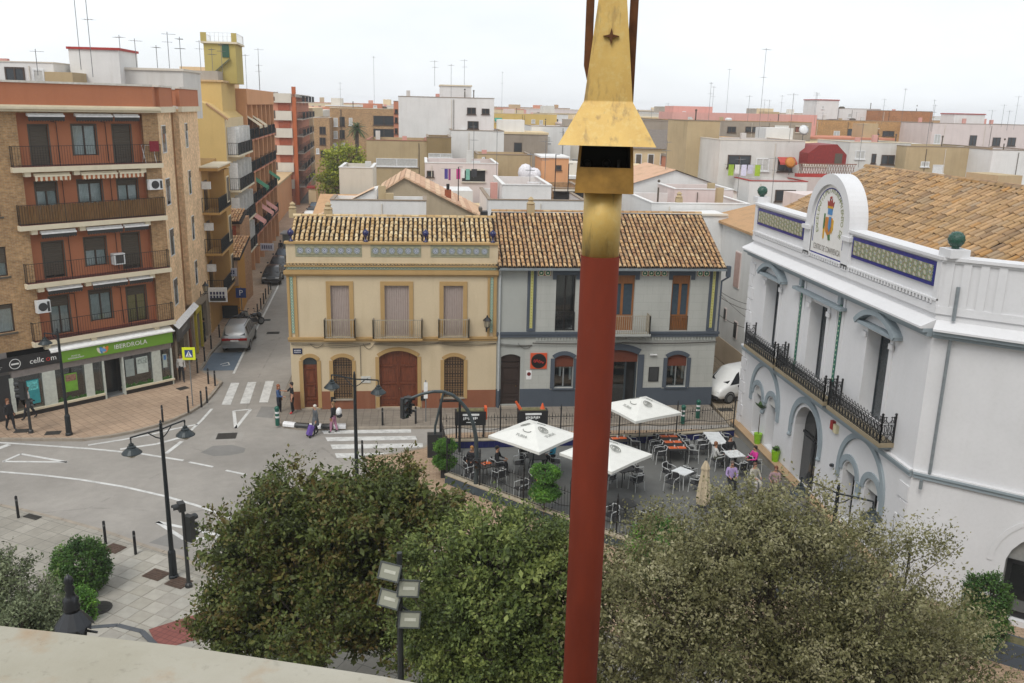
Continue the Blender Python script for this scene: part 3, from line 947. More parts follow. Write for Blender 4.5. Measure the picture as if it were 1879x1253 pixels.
for x in (-6.81, -2.95, .18, 3.75):
 f = MB(X)
 f.lathe([(.13, 9.2), (.13, 9.25), (.06, 9.28), (.045, 9.42), (.07, 9.48), (.15, 9.56), (.18, 9.66), (.15, 9.76), (.08, 9.8), (.05, 9.84), (.0, 9.9)], 12, (x, .2, 0))
 f.build("urn", COBALT, yh, True)
slope = math.atan(.45); cy_, sy_ = math.cos(slope), math.sin(slope)
tiled_roof(yh, "roof", (YX0 - YC, .45, 8.78), (1, 0, 0), (0, cy_, sy_), 11.05, 3.3, TILE_Y, TILE_BED, .09, .34, step=.262)
rb = MB(X)
rz_ = 8.78 + 3.3 * sy_; ry_ = .45 + 3.3 * cy_
rb.add([(YX0, ry_, rz_ - .06), (YX1, ry_, rz_ - .06), (YX1, 9, 8.5), (YX0, 9, 8.5), (YX0, .4, 8.7), (YX0, .4, 7.4), (YX0, 9, 7.4), (YX1, .4, 8.7), (YX1, .4, 7.4), (YX1, 9, 7.4)],
  [(0, 1, 2, 3), (0, 3, 6, 5, 4), (1, 7, 8, 9, 2)])
rb.build("back_roof", TILE_BED, yh)
rg = MB(X)
for i in range(26):
 x = YX0 + .2 + i * .43
 rg.xf = X @ Matrix.Translation((x, ry_, rz_ + .0)) @ Matrix.Rotation(-PI / 2, 4, 'Z')
 rg.arc(0, 0, .09, .12, -.24, .24, 0, PI, 5)
rg.build("ridge_tiles", TILE_Y, yh)["kind"] = "stuff"
# cables along the string course
cb = MB(X)
def sag(a, b, dz, n=6): return [(a[0] + (b[0] - a[0]) * i / n, a[1] + (b[1] - a[1]) * i / n, a[2] + (b[2] - a[2]) * i / n - dz * 4 * (i / n) * (1 - i / n)) for i in range(n + 1)]
for k in range(3):
 cb.tube(sag((-7.0, -.05 - .02 * k, 3.76 - .03 * k), (-5.9, -.05, 3.74 - .03 * k), .03 * k), .012, 4)
 cb.tube(sag((-5.9, -.05 - .02 * k, 3.74 - .03 * k), (-2.8, -.06, 3.74 - .02 * k), .08 * k), .012, 4)
 cb.tube(sag((-2.6, -.05 - .02 * k, 3.74 - .03 * k), (.9, -.06, 3.76 - .02 * k), .05 * k), .012, 4)
 cb.tube(sag((.9, -.05 - .02 * k, 3.76 - .03 * k), (4.0, -.06, 3.72 - .02 * k), .06 * k), .012, 4)
cb.tube(sag((-6.0, -.05, 3.72), (-5.3, -.05, 3.72), .22), .014, 4)
cb.tube(sag((-3.2, -.05, 3.72), (-2.6, -.05, 3.70), .3), .014, 4)
cb.tube([(-3.35, -.05, 3.6), (-3.35, -.05, 1.9)], .016, 4)
cb.build("cable", plain("grey_cable", C('#4a463f', .7), .7), yh)
mt = MB(X); mt.box(-3.34, -.05, 1.5, -2.83, 0, 1.87); m_ = mt.build("meter_box", plain("pale_plastic", C('#cfcfc8', .8), .5), yh)
MB(X).bar((-3.0, -.06, 1.7), (-3.0, -.05, 1.7), .06, 10).build("meter_dial", DARK, m_)
v_ = MB(X); v_.box(-.12, -.07, .45, .14, -.03, .72).box(-5.0, -.07, 0.42, -4.75, -.03, .72); v_.build("vent_cover", IRON, yh)
sg = thing("street_sign", "small dark blue street name plate at the corner of the cream house", "street sign", (-6.68, 46.37, 3.31))
MB().box(-.24, -.015, -.15, .24, .03, .15).build("plate", plain("navy_enamel", C('#1c2746'), .3), sg)
lt = MB()
for (zz, n) in ((.05, 5), (-.05, 8)):
 for i in range(n): lt.box(-.18 + i * .36 / n + .01, -.02, zz - .025, -.18 + (i + .75) * .36 / n, -.015, zz + .025)
lt.build("lettering", plain("white_enamel", (.7, .7, .7, 1), .4), sg)

def wall_lantern(loc, rz, label):
 t = thing("wall_lantern", label, "lantern", loc, rz)
 b = MB(); b.tube([(0, 0, -.35), (0, -.18, -.42), (0, -.34, -.32), (0, -.34, -.22)], .02, 6)
 b.box(-.05, -.02, -.5, .05, 0.02, -.15)
 b.lathe([(.08, -.22), (.12, -.17), (.13, -.15)], 6, (0, -.34, 0))
 b.build("bracket", IRON, t)
 h = MB(); h.lathe([(.13, -.14), (.2, .22)], 6, (0, -.34, 0)); h.build("lantern_glass", plain("milky_lantern", C('#b5aa93', .7), .25), t)
 r = MB()
 for i in range(6):
  a = 2 * PI * i / 6
  r.bar((.13 * math.cos(a), -.34 + .13 * math.sin(a), -.14), (.2 * math.cos(a), -.34 + .2 * math.sin(a), .22), .014, 4)
 r.lathe([(.25, .22), (.2, .27), (.1, .36), (.05, .40), (.05, .46), (.0, .52)], 6, (0, -.34, 0))
 r.build("lantern_cap", IRON, t)
 return t
wall_lantern((3.47, 46.4, 4.85), 0, "black wall lantern on the upper right of the cream house")

# ---------------------------------------------------------------- grey house
GC = 10.2
gh = thing("old_house", "pale grey two storey house with slate blue trim and long orange tile roof", "house", (GC, 46.4, 0))
X = Matrix.Translation((-GC, 0, 0))
GX0, GX1 = 4.05, 16.37
gup = [(7.22, 8.30, 4.36, 7.5), (10.25, 11.58, 4.36, 7.5), (13.65, 14.69, 4.36, 7.5)]
glo = [(4.29, 5.37, .14, 2.9, .16), (7.28, 8.35, 1.07, 2.8, .2), (9.75, 11.99, .06, 3.0, .28), (13.68, 14.81, 1.08, 2.8, .2)]
w = MB(X)
w.wall(5.6, GX1, 0, 7.8, gup + glo[1:], 0, .28)
w.quad((GX1, 0, 0), (GX1, 10, 0), (GX1, 10, 7.8), (GX1, 0, 7.8)).quad((GX1, 10, 0), (GX0, 10, 0), (GX0, 10, 7.8), (GX1, 10, 7.8))
w.add([(GX1, 0, 7.8), (GX1, 10, 7.8), (GX1, 4.7, 10.2)], [(0, 1, 2)])
w.add([(GX0, 0, 7.8), (GX0, 10, 7.8), (GX0, 4.7, 10.2)], [(0, 2, 1)])
wall_g = w.build("wall", GREYW, gh)
w = MB(X); w.wall(GX0, 5.6, 0, 7.8, glo[:1], 0, .28); w.build("wall", GREYW2, gh)
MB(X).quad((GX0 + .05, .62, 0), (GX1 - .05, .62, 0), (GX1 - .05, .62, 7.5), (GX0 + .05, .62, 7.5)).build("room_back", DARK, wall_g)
for a, b in ((GX0, 4.29), (5.37, 7.03), (8.58, 9.5), (12.3, 13.43), (14.98, GX1 + .02)): MB(X).box(a, -.03, 0, b, 0, 1.05).build("dado", SLATE, gh)
for a, b in ((7.03, 8.58), (13.43, 14.98)): MB(X).box(a, -.03, 0, b, 0, 1.0).build("dado", SLATE, gh)
for o in gup:
 s = MB(X)
 s.box(o[0] - .2, -.06, o[3], o[1] + .22, 0, 7.8).box(o[0] - .2, -.06, 7.26, o[0], 0, o[3]).box(o[1], -.06, 7.26, o[1] + .22, 0, o[3])
 s.build("surround", SLATE, gh)
for o in glo[1:]:
 s = MB(X); surround(s, o[0], o[1], o[2], o[3], .22 if o[2] > .5 else .34, -.05, 0, o[4]); s.build("surround", SLATE, gh)
for x0 in (5.65, 15.75): MB(X).box(x0, -.06, 4.36, x0 + .14, 0, 7.8).box(x0 + .34, -.06, 4.36, x0 + .48, 0, 7.8).box(x0 + .14, -.06, 4.36, x0 + .34, 0, 4.5).build("pilaster", SLATE, gh)
t = MB(X); t.box(GX0, -.1, 4.04, GX1 + .1, 0, 4.2).box(GX0, -.14, 4.2, GX1 + .14, 0, 4.33); t.build("string_course", SLATE, gh)
dn = MB(X)
for i in range(58): dn.box(6.2 + i * .175, -.07, 3.82, 6.2 + i * .175 + .09, 0, 4.03)
dn.box(6.2, -.05, 3.98, GX1 + .02, -.0, 4.035)
dn.build("dentils", GREYW2, gh)["kind"] = "stuff"
for x0 in (5.79, 15.89): tile_run(gh, STRIPY, x0 + .02, 4.55, 20, .16, .16, X, False, -.035)
for x0, n in ((6.2, 2), (8.56, 4), (11.9, 4), (15.0, 2)): tile_run(gh, REDT, x0, 7.45, n, .36, .33, X, True, -.03)
gt = MB(X)
gt.box(GX0 + .05, -.5, 7.82, GX1 + .2, -.36, 7.94)
gt.build("gutter", ZINC, gh)
so = MB(X); so.box(GX0, -.4, 7.8, GX1 + .2, 10, 7.86); so.build("soffit", GREYW2, gh)
pp = MB(X)
pp.tube([(4.16, -.42, 7.84), (4.16, -.1, 7.5), (4.16, -.1, 3.9), (4.16, -.12, 1.0)], .055, 8)
pp.build("downpipe", plain("pale_pipe", C('#b9bdbd', .8), .5), gh)
MB(X).tube([(4.16, -.12, 1.0), (4.16, -.12, .0)], .06, 8).build("downpipe_foot", SLATE, gh)
pe = MB(X); pe.tube([(16.6, -.42, 7.86), (16.66, -.45, 7.5), (16.4, -.1, 7.2), (16.42, -.06, 4.3)], .05, 8); pe.box(16.52, -.55, 7.5, 16.72, -.3, 8.1); pe.build("rain_hopper", SLATE, gh)
tiled_roof(gh, "roof", (GX0 - GC - .05, -.45, 7.98), (1, 0, 0), (0, cy_, sy_), 12.55, 5.75, TILE_O, TILE_BED, .088, .34, step=.25)
rz_ = 7.98 + 5.75 * sy_; ry_ = -.45 + 5.75 * cy_
rb = MB(X); rb.quad((GX0 - .05, ry_, rz_ - .06), (GX1 + .15, ry_, rz_ - .06), (GX1 + .15, 10.3, 7.9), (GX0 - .05, 10.3, 7.9)).build("back_roof", TILE_BED, gh)
rg = MB(X)
for i in range(29):
 rg.xf = X @ Matrix.Translation((GX0 + .2 + i * .43, ry_, rz_)) @ Matrix.Rotation(-PI / 2, 4, 'Z')
 rg.arc(0, 0, .09, .12, -.24, .24, 0, PI, 5)
rg.build("ridge_tiles", TILE_O, gh)["kind"] = "stuff"
# upper openings
o = gup[0]
fr = window(gh, X, o[0], o[1], o[2], o[3], .2, plain("black_frame", C('#2a211d', .6), .5), 0, None, None, 2, .06, "french_window")
railing(gh, X, [(o[0] + .02, -.03), (o[1] - .02, -.03)], 4.4, 5.45, IRON, .1, .011, "railing")
g = MB(X)
for i in range(6):
 for j in range(2):
  cx = o[0] + .09 + i * .18
  g.tube([(cx + .07 * math.cos(q), -.03, 4.75 + j * .4 + .13 * math.sin(q)) for q in [2 * PI * k / 8 for k in range(9)]], .011, 3)
g.build("scrollwork", IRON, gh)
for o in gup[1:]:
 hd = MB(X)
 hd.box(o[0], .17, o[2], o[0] + .1, .22, o[3]).box(o[1] - .1, .17, o[2], o[1], .22, o[3]).box(o[0] + .1, .17, 7.0, o[1] - .1, .22, o[3]).box(o[0] + .1, .17, o[2], o[1] - .1, .22, 5.25)
 xm = (o[0] + o[1]) / 2
 hd.box(xm - .07, .165, 5.25, xm + .07, .22, 7.0)
 f = hd.build("french_window", HONEY, gh)
 MB(X).box(o[0] + .1, .19, 5.25, xm - .07, .2, 6.95).box(xm + .07, .19, 5.25, o[1] - .1, .2, 6.95).build("pane", plain("blue_grey_pane", C('#4a5a66', .6), .12), f)
 mo = MB(X)
 for a, b in ((o[0] + .14, xm - .1), (xm + .1, o[1] - .14)): mo.box(a, .155, 4.6, b, .17, 5.1).box(a, .155, 7.08, b, .17, 7.36)
 mo.build("door_panel", HONEY, f)
o = gup[1]
bs = MB(X); bs.box(9.45, -.78, 4.24, 12.42, -.14, 4.36); bal = bs.build("balcony", GREYW2, gh)
railing(bal, X, [(9.5, -.02), (9.5, -.72), (12.36, -.72), (12.36, -.02)], 4.36, 5.38, RAILW, .115, .018)
railing(gh, X, [(13.67, .02), (14.67, .02)], 4.4, 5.2, plain("brown_rail", C('#5a4630', .7), .5), .1, .011)
# ground floor
panel_door(gh, X, 4.29, 5.37, .14, 2.55, .15, DOORB, 1)
fl = MB(X); fl.prism([(4.29, 2.6), (5.37, 2.6)] + arc_pts(4.29, 5.37, 2.9, .16)[::-1], .17, .2); fl.build("fanlight", DOORB, gh)
MB(X).box(4.24, -.3, 0, 5.42, -.03, .1).build("doorstep", KERB, gh)
RUST = stucco("rust_blind", C('#6a3a2a'), .1, .2)
WFR = plain("grey_window_frame", C('#8a8d8d', .8), .5)
for o in (glo[1], glo[3]):
 f = window(gh, X, o[0], o[1], o[2], 2.45, .16, WFR, 0, None, None, 2, .05)
 b = MB(X); b.prism([(o[0], 2.3), (o[1], 2.3)] + arc_pts(o[0], o[1], o[3], o[4])[::-1], .1, .14); b.build("blind", RUST, f)
 c = MB(X); c.box(o[0] + .3, .24, 1.7, o[0] + .42, .25, 2.3).box(o[1] - .2, .24, 1.5, o[1] - .08, .25, 2.3); c.build("curtain", plain("white_cloth", (.7, .7, .68, 1), .8), f)
 MB(X).box(o[0] - .1, -.1, o[2] - .07, o[1] + .1, -.0, o[2]).build("sill", SLATE, f)
b = MB(X); b.prism([(9.75, 2.55), (11.99, 2.55)] + arc_pts(9.75, 11.99, 3.0, .28)[::-1], .12, .16); b.build("door_head", RUST, gh)
pd = MB(X); pd.box(9.75, .2, .06, 9.85, .26, 2.55).box(11.3, .2, .06, 11.4, .26, 2.55).box(10.5, .2, .06, 10.6, .26, 2.55).box(11.9, .2, .06, 11.99, .26, 2.55)
dd = pd.build("glass_door", IRON_G, gh); MB(X).box(9.85, .22, .06, 11.3, .23, 2.55).build("pane", GLASS, dd)
sq_ = thing("restaurant_sign", "square orange sign with a black disc and red script on the grey house", "sign", (6.38, 46.4, 2.68))
MB().box(-.46, -.06, -.45, .46, 0, .45).build("board", plain("orange_board", C('#c8502a'), .4, var=.05), sq_)
disc = MB(); disc.xf = Matrix.Rotation(PI / 2, 4, 'X'); disc.lathe([(.42, .06), (.42, .075), (.41, .08)], 28); disc.build("disc", plain("black_disc", (.012, .012, .012, 1), .35), sq_)
sc_ = MB(); sc_.tube([(-.3, -.095, -.02), (-.22, -.095, .1), (-.18, -.095, -.08), (-.1, -.095, .12), (-.05, -.095, -.06), (.04, -.095, .06), (.1, -.095, -.1), (.16, -.095, .0), (.22, -.095, -.14), (.3, -.095, -.04)], .022, 5)
sc_.tube([(-.26, -.095, -.08), (-.12, -.095, .02), (.05, -.095, -.12)], .016, 5)
sc_.build("script", plain("red_script", C('#a8322a'), .4), sq_)
ns = thing("no_parking_sign", "small white plate with a dark red disc beside the dark door", "sign", (5.86, 46.4, 1.86))
MB().box(-.15, -.02, -.26, .15, 0, .26).build("plate", plain("white_plate", (.72, .72, .71, 1), .4), ns)
dsc = MB(); dsc.xf = Matrix.Translation((0, 0, .06)) @ Matrix.Rotation(PI / 2, 4, 'X'); dsc.lathe([(.11, .02), (.11, .028)], 18); dsc.build("disc", plain("dark_red", C('#6a1c1e'), .4), ns)
mn = thing("menu_board", "black framed menu board on the grey house beside its main door", "menu board", (12.93, 46.4, 1.85))
MB().box(-.29, -.05, -.42, .29, 0, .42).build("frame", plain("near_black", (.02, .02, .02, 1), .4), mn)
MB().box(-.23, -.056, -.36, .23, -.05, .36).build("slate", plain("chalk_slate", (.035, .036, .037, 1), .7), mn)
sl = thing("wall_lamp", "small white lamp above the menu board on the grey house", "lamp", (12.85, 46.4, 2.95))
b = MB(); b.box(-.2, -.03, -.04, .0, 0, .08).box(-.2, -.16, .04, .18, -.03, .08); b.build("arm", plain("white_plate", None), sl)
cb = MB(X)
for k in range(3):
 cb.tube(sag((4.1, -.05 - .02 * k, 3.7 - .05 * k), (6.0, -.05, 3.6 - .03 * k), .05), .012, 4)
 cb.tube(sag((6.0, -.1 - .02 * k, 3.74 - .02 * k), (11, -.1, 3.72 - .02 * k), .05), .012, 4)
 cb.tube(sag((11, -.1 - .02 * k, 3.74 - .02 * k), (16.4, -.1, 3.76 - .02 * k), .06), .012, 4)
cb.tube(sag((5.2, -.05, 3.7), (5.9, -.05, 3.5), .2), .014, 4)
cb.build("cable", plain("grey_cable", None), gh)
oc = MB()
for z, dy in ((6.6, .0), (6.3, .0), (5.3, .1)):
 oc.tube(sag((16.4, 46.5, z), (17.3, 43.2, z - .1), .15), .016, 4)
oc.tube(sag((16.4, 46.5, 6.5), (17.2, 43.3, 5.6), .1), .012, 4)
tag(oc.build("overhead_cables", plain("grey_cable", None)), "dark overhead cables strung across the alley", "cable")
# ================================================================== white civic building on the right
BLUEGREY = stucco("blue_grey_trim", C('#8f9aa0'), 0.06, 0.2, stain_col=C('#5c6468'))
REVEAL = stucco("reveal_grey", C('#c3c3c0'), 0.04, 0.12)
STONEW = stucco("platform_stone", C('#8d877c'), 0.15, 0.3)
CIVW = stucco("civic_white", (0.65, 0.65, 0.66, 1), 0.05, 0.2, stain_col=(.52, .52, .5, 1))
TILE_W = roof_tile("weathered_roof_clay", [(0, C('#987a54')), (.25, C('#ab8a62')), (.45, C('#80684f')), (.65, C('#b8946a')), (.82, C('#96826a')), (1, C('#a87d48'))])
COBALT_T = plain("cobalt_tile", C('#232a78'), 0.25, var=.15)
MAJ = NT("majolica_panel")
_p = MAJ.n("ShaderNodeSeparateXYZ", None, Vector=MAJ.obj()).outputs
_s1 = MAJ.math('SINE', MAJ.math('MULTIPLY', _p[0], 2 * PI / .62)); _ax = MAJ.math('ABSOLUTE', _s1)
_zz = MAJ.math('MULTIPLY', _p[2], 3.0)
_q = MAJ.math('ADD', MAJ.math('MULTIPLY', _ax, .55), MAJ.math('MULTIPLY', MAJ.math('ABSOLUTE', MAJ.math('SINE', MAJ.math('ADD', MAJ.math('MULTIPLY', _p[2], 16.0), MAJ.math('MULTIPLY', _p[0], 6.0)))), .3))
_q = MAJ.math('ADD', _q, MAJ.math('MULTIPLY', MAJ.noise(9.0, 3), .3))
_c = MAJ.ramp(_q, [(0, C('#4a3048')), (.22, C('#a39a94')), (.36, C('#2f7350')), (.50, C('#9f9c92')), (.60, C('#8a5a3c')), (.7, C('#7f9a78')), (.85, C('#b5afa4')), (1, C('#3a6e8a'))], 'CONSTANT')
MAJ.set(MAJ.bsdf, "Base Color", _c); MAJ.bsdf.inputs["Roughness"].default_value = .25
MAJ = MAJ.m
GREENT = rings("green_strip_tile", [(0, C('#b8c4a8')), (.25, C('#3d7a66')), (.6, C('#2c5f55')), (.82, C('#7a9a80'))], .1, .4)

rb_ = thing("town_hall", "white two storey civic building with round tiled crest, iron balconies and grey arches", "building", (16.56, 34.5, 0), R(-90))
OPU = [(-5.0 - .8, -5.0 + .8, 5.12, 8.5), (-.78, .78, 5.12, 8.5), (5.0 - .8, 5.0 + .8, 5.12, 8.5)]
tw = []
for cx in (-4.72, 4.95):
 tw += [(cx - .88 - .5, cx - .88 + .5, .55, 2.62, .5), (cx + .88 - .5, cx + .88 + .5, .55, 2.62, .5)]
door_o = (-1.2, 1.2, .1, 2.75, 1.18)
w = MB()
w.wall(-8.1, 8.2, 0, 9.4, OPU + tw + [door_o], 0, .55)
w.quad((-8.1, 14, 0), (-8.1, 0, 0), (-8.1, 0, 9.4), (-8.1, 14, 9.4))
w.add([(-8.1, .4, 9.4), (-8.1, 10, 9.4), (-8.1, 10, 11.2), (-8.1, 5.4, 13.6), (-8.1, .4, 11.0)], [(0, 4, 3, 2, 1)])
wl_ = w.build("wall", CIVW, rb_)
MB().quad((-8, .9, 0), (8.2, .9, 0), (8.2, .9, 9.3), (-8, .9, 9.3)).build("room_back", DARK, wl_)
# angled wing
CH = Matrix.Translation((8.2, .14, 0)) @ Matrix.Rotation(R(-0), 4, 'Z')
# world azimuth 130 along the wing: in local axes the wing runs (+x toward camera, +y inward)
wing = Matrix.Translation((8.2, 0, 0)) @ Matrix.Rotation(R(50), 4, 'Z')
w = MB(wing); w.wall(0, 9, 0, 9.4, [(3.15, 5.9, .2, 2.25, 1.15)], 0, .3)
w.quad((9, 0, 0), (9, 10, 0), (9, 10, 9.4), (9, 0, 9.4))
w.build("wall", CIVW, rb_)
aw = MB(wing); aw.prism([(3.15, .2), (5.9, .2)] + arc_pts(3.15, 5.9, 2.25, 1.15)[::-1], .24, .28); f = aw.build("arched_window", plain("grey_tympanum", C('#9b9b98', .8), .5), rb_)
MB(wing).box(3.2, .2, .25, 5.9, .235, 2.2).build("pane", plain("black_pane", (.015, .016, .016, 1), .08), f)
MB(wing).box(3.2, .17, .25, 3.35, .199, 2.2).box(3.2, .17, 2.1, 5.9, .199, 2.24).box(3.35, .17, .25, 5.9, .199, .4).build("frame", IRON, f)
MB(wing).box(3.55, .185, .45, 5.6, .198, .85).build("grey_panel", plain("grey_panel", C('#6a6c6c', .7), .5), f)
MB(wing).arc(4.52, 2.1, 1.75, 1.9, -.03, 0, 0, PI, 14).build("arch_moulding", CIVW, rb_)
em = MB(wing); em.xf = wing @ Matrix.Translation((3.95, .23, 2.62)) @ Matrix.Rotation(PI / 2, 4, 'X'); em.lathe([(.13, 0), (.13, .012), (.09, .015)], 14); em.build("emblem", plain("dark_emblem", C('#55565a', .7), .5), f)

def both(fn):
 fn(None, -8.1, 8.24); fn(wing, 0.0, 9)
tr = MB()
for xf, a, b in ((None, -8.1, 8.24), (wing, 0.05, 9)):
 tr.xf = xf
 tr.box(a - (.0 if xf is None else .0), -.10, 4.36, b, -.001, 4.50).box(a, -.16, 4.50, b, -.001, 4.58)
 tr.box(a - (.1 if xf is None else 0), -.22, 9.28, b, -.001, 9.42).box(a - (.25 if xf is None else 0), -.38, 9.42, b, -.001, 9.55)
tr.build("cornice", BLUEGREY, rb_)
tw_ = MB()
for xf, a, b in ((None, -8.1, 8.24), (wing, 0.05, 9)):
 tw_.xf = xf
 tw_.add([(a - .3 * (xf is None), -.48, 9.55), (b, -.48, 9.55), (b, -.48, 9.62), (a - .3 * (xf is None), -.48, 9.62), (a - .3 * (xf is None), .3, 9.98), (b, .3, 9.98), (b, .3, 9.55), (a - .3 * (xf is None), .3, 9.55)],
   [(0, 1, 2, 3), (3, 2, 5, 4), (0, 3, 4, 7), (1, 6, 5, 2), (0, 7, 6, 1)])
 tw_.box(a - .02, -.14, 4.58, b, -.001, 4.63)
tw_.build("cornice_top", CIVW, rb_)
pa = MB()
pa.box(-8.1, 0.02, 9.6, 8.2, .5, 11.72)
for xf, a, b in ((None, -8.14, 8.24), (wing, .0, 9)):
 pa.xf = xf
 for (u, v) in (((a, -1.95), (1.95, b)) if xf is None else ((a, b),)): pa.box(u, -.05, 11.72, v, .55, 11.80).box(u, -.12, 11.80, v, .6, 11.9)
 pa.box(a, -.06, 10.05, b, 0.0, 10.3)
pa.xf = wing; pa.box(0, .0, 9.6, 9, .45, 11.72)
for k in range(4): pa.box(.1 + k * .5, -.05, 10.3, .34 + k * .5, -.0, 11.72)
pa.xf = None
for x0, x1 in ((-8.1, -7.8), (-2.2, -1.5), (1.5, 2.15), (7.95, 8.2)): pa.box(x0, -.06, 10.3, x1, 0.02, 11.72)
pa.build("parapet", CIVW, rb_)
dd = MB()
for i in range(76):
 x = -8.0 + i * .212
 if -1.5 < x < 1.5 and False: continue
 dd.box(x, -.1, 10.34, x + .10, .02, 10.46)
dd.box(-8.1, -.1, 10.46, 8.2, .02, 10.52)
dd.build("dentils", CIVW, rb_)["kind"] = "stuff"
for x0, x1 in ((-7.72, -2.28), (2.2, 7.9)):
 p = MB(); p.box(x0, -.045, 10.88, x1, 0.02, 11.68); bp = p.build("frieze", COBALT_T, rb_)
 n = 9; ww = (x1 - x0 - .24) / n
 b = MB(); b.box(-ww / 2 + .006, -.012, -.27, ww / 2 - .006, .012, .27)
 me = bpy.data.meshes.new("tile"); me.from_pydata(b.v, [], b.f); me.materials.append(MAJ)
 for i in range(n): link("tile", me, bp, (x0 + .12 + ww * (i + .5), -.052, 11.28))
# crest: arched gable with tiled face
cr = MB()
cr.arc(0, 11.95, 1.52, 1.95, -.14, .62, 0, PI, 28)
cr.box(-1.95, -.14, 11.6, -1.52, .62, 11.95).box(1.52, -.14, 11.6, 1.95, .62, 11.95)
cr.box(-2.2, -.2, 11.45, -1.5, .62, 11.62).box(1.5, -.2, 11.45, 2.2, .62, 11.62)
cr.box(-2.05, -.1, 10.3, -1.5, .0, 11.45).box(1.5, -.1, 10.3, 2.05, .0, 11.45)
cb_ = cr.build("crest_arch", CIVW, rb_)
fc = MB(); fc.prism([(-1.52, 10.5), (1.52, 10.5), (1.52, 11.95)] + [(1.52 * math.cos(t), 11.95 + 1.52 * math.sin(t)) for t in [PI * k / 24 for k in range(1, 24)]] + [(-1.52, 11.95)], -.03, .6)
face = fc.build("crest_face", plain("crest_tile_white", (.72, .72, .70, 1), .25, var=.04), rb_)
bl = MB(); bl.arc(0, 11.95, 1.34, 1.385, -.04, -.03, 0, PI, 28)
bl.box(-1.385, -.04, 11.0, -1.34, -.03, 11.95).box(1.34, -.04, 11.0, 1.385, -.03, 11.95).box(-1.45, -.04, 10.52, 1.45, -.03, 10.58)
bl.build("blue_border", COBALT_T, face)
EM_ = Matrix.Translation((0, 0, 12.1)) @ Matrix.Diagonal((.78, 1, .78, 1)) @ Matrix.Translation((0, 0, -12.1))
LG = plain("olive_letter", C('#6f7a3a'), .3); LB = plain("grey_letter", C('#6a6560'), .3)
ring = "EXCELENTISIMO AYUNTAMIENTO DE"
for i, ch in enumerate(ring):
 if ch == ' ': continue
 u = i / (len(ring) - 1)
 a = R(205 - 230 * u)
 text(ch, .30, LG, face, (1.1 * math.cos(a), -.034, 12.0 + 1.22 * math.sin(a)), (PI / 2, -(a - PI / 2), 0), "letter", .003)
text("CENTRO DE CONVIVENCIA", .34, LB, face, (0, -.034, 10.82), (PI / 2, 0, 0), "lettering", .003, squeeze=.58)
sh = MB(EM_); sh.prism([(-.42, 12.15), (.38, 12.15), (.42, 11.75), (.3, 11.4), (0, 11.15), (-.34, 11.4), (-.46, 11.75)], -.045, -.03); sh.build("shield", plain("shield_orange", C('#b9772e'), .3), face)
sh = MB(EM_); sh.prism([(-.02, 12.2), (.22, 12.2), (.26, 11.7), (.1, 11.4), (-.05, 11.7)], -.055, -.045).box(-.22, -.055, 12.3, .26, -.032, 12.62); sh.build("shield_blue", plain("shield_blue", C('#3f82b8'), .3), face)
sh = MB(EM_); sh.prism([(.34, 12.1), (.5, 12.05), (.52, 11.6), (.36, 11.3)], -.052, -.03).prism([(-.6, 11.5), (-.42, 11.6), (-.44, 11.0), (-.56, 10.98)], -.052, -.03); sh.build("shield_gold", plain("shield_gold", C('#c79a2e'), .3), face)
sh = MB(EM_); sh.prism([(-.62, 12.3), (-.5, 12.3), (-.48, 11.5), (-.62, 11.5)], -.052, -.03).prism([(0, 11.25), (.22, 11.3), (.3, 11.0), (.1, 10.98)], -.056, -.03); sh.build("palm_branch", plain("palm_green", C('#3f6a38'), .4), face)
cw = MB(EM_); cw.prism([(-.3, 12.68), (.3, 12.68), (.4, 13.0), (.22, 12.9), (.12, 13.14), (0, 12.95), (-.12, 13.14), (-.22, 12.9), (-.4, 13.0)], -.05, -.03); cw.ball((0, -.04, 13.18), .07); cw.build("crown", plain("crown_red", C('#8f2f2a'), .3), face)
cw = MB(EM_); cw.prism([(-.3, 12.62), (.3, 12.62), (.3, 12.74), (-.3, 12.74)], -.06, -.05); cw.build("crown_band", plain("shield_gold", None), face)
# hoods, lintel, strips
hd = MB()
for cx in (-5.0, 5.0):
 hw, rise = 1.5, .62; rr = (hw * hw + rise * rise) / (2 * rise); zc = 8.78 + rise - rr; t0 = math.asin(hw / rr)
 hd.arc(cx, zc, rr - .2, rr, -.34, 0, PI / 2 - t0, PI / 2 + t0, 14)
 hd.box(cx - 1.5, -.3, 8.66, cx + 1.5, 0, 8.78)
 if cx < 0: hd.build("window_hood", BLUEGREY, rb_); hd = MB()
hd.build("window_hood", BLUEGREY, rb_); hd = MB()
hd.box(-2.3, -.3, 8.74, 2.3, 0, 8.86)
for x in (-1.85, 1.85): hd.box(x - .13, -.14, 8.95, x + .13, 0, 9.28)
hd.build("window_hood", BLUEGREY, rb_)
fr = MB()
for o in OPU:
 fr.box(o[0] - .22, -.05, 5.0, o[0], -.0, 8.66 if abs(o[0] + o[1]) > 1 else 8.74).box(o[1], -.05, 5.0, o[1] + .22, -.0, 8.66 if abs(o[0] + o[1]) > 1 else 8.74)
 fr.box(o[1] + .02, -.12, 8.2, o[1] + .3, -.05, 8.4).box(o[0] - .3, -.12, 8.2, o[0] - .02, -.05, 8.4)
for x in (-2.12, -1.55, 1.55, 2.12): fr.box(x - .08, -.04, 4.63, x + .08, 0, 9.28)
fr.build("window_surround", CIVW, rb_)
for x in (-1.95, 1.75): tile_run(rb_, GREENT, x, 4.95, 20, .2, .2, None, False, -.02)
for o in OPU:
 f = window(rb_, None, o[0], o[1], o[2], o[3], .5, IRON_G, 0, None, None, 2, .07, "french_window", .3)
qn = MB()
for i in range(14):
 z = .3 + i * .62
 if 4.1 < z < 4.7 or z > 8.9: continue
 qn.box(-8.14, -.045, z, -7.45 if i % 2 else -7.7, 0, z + .55)
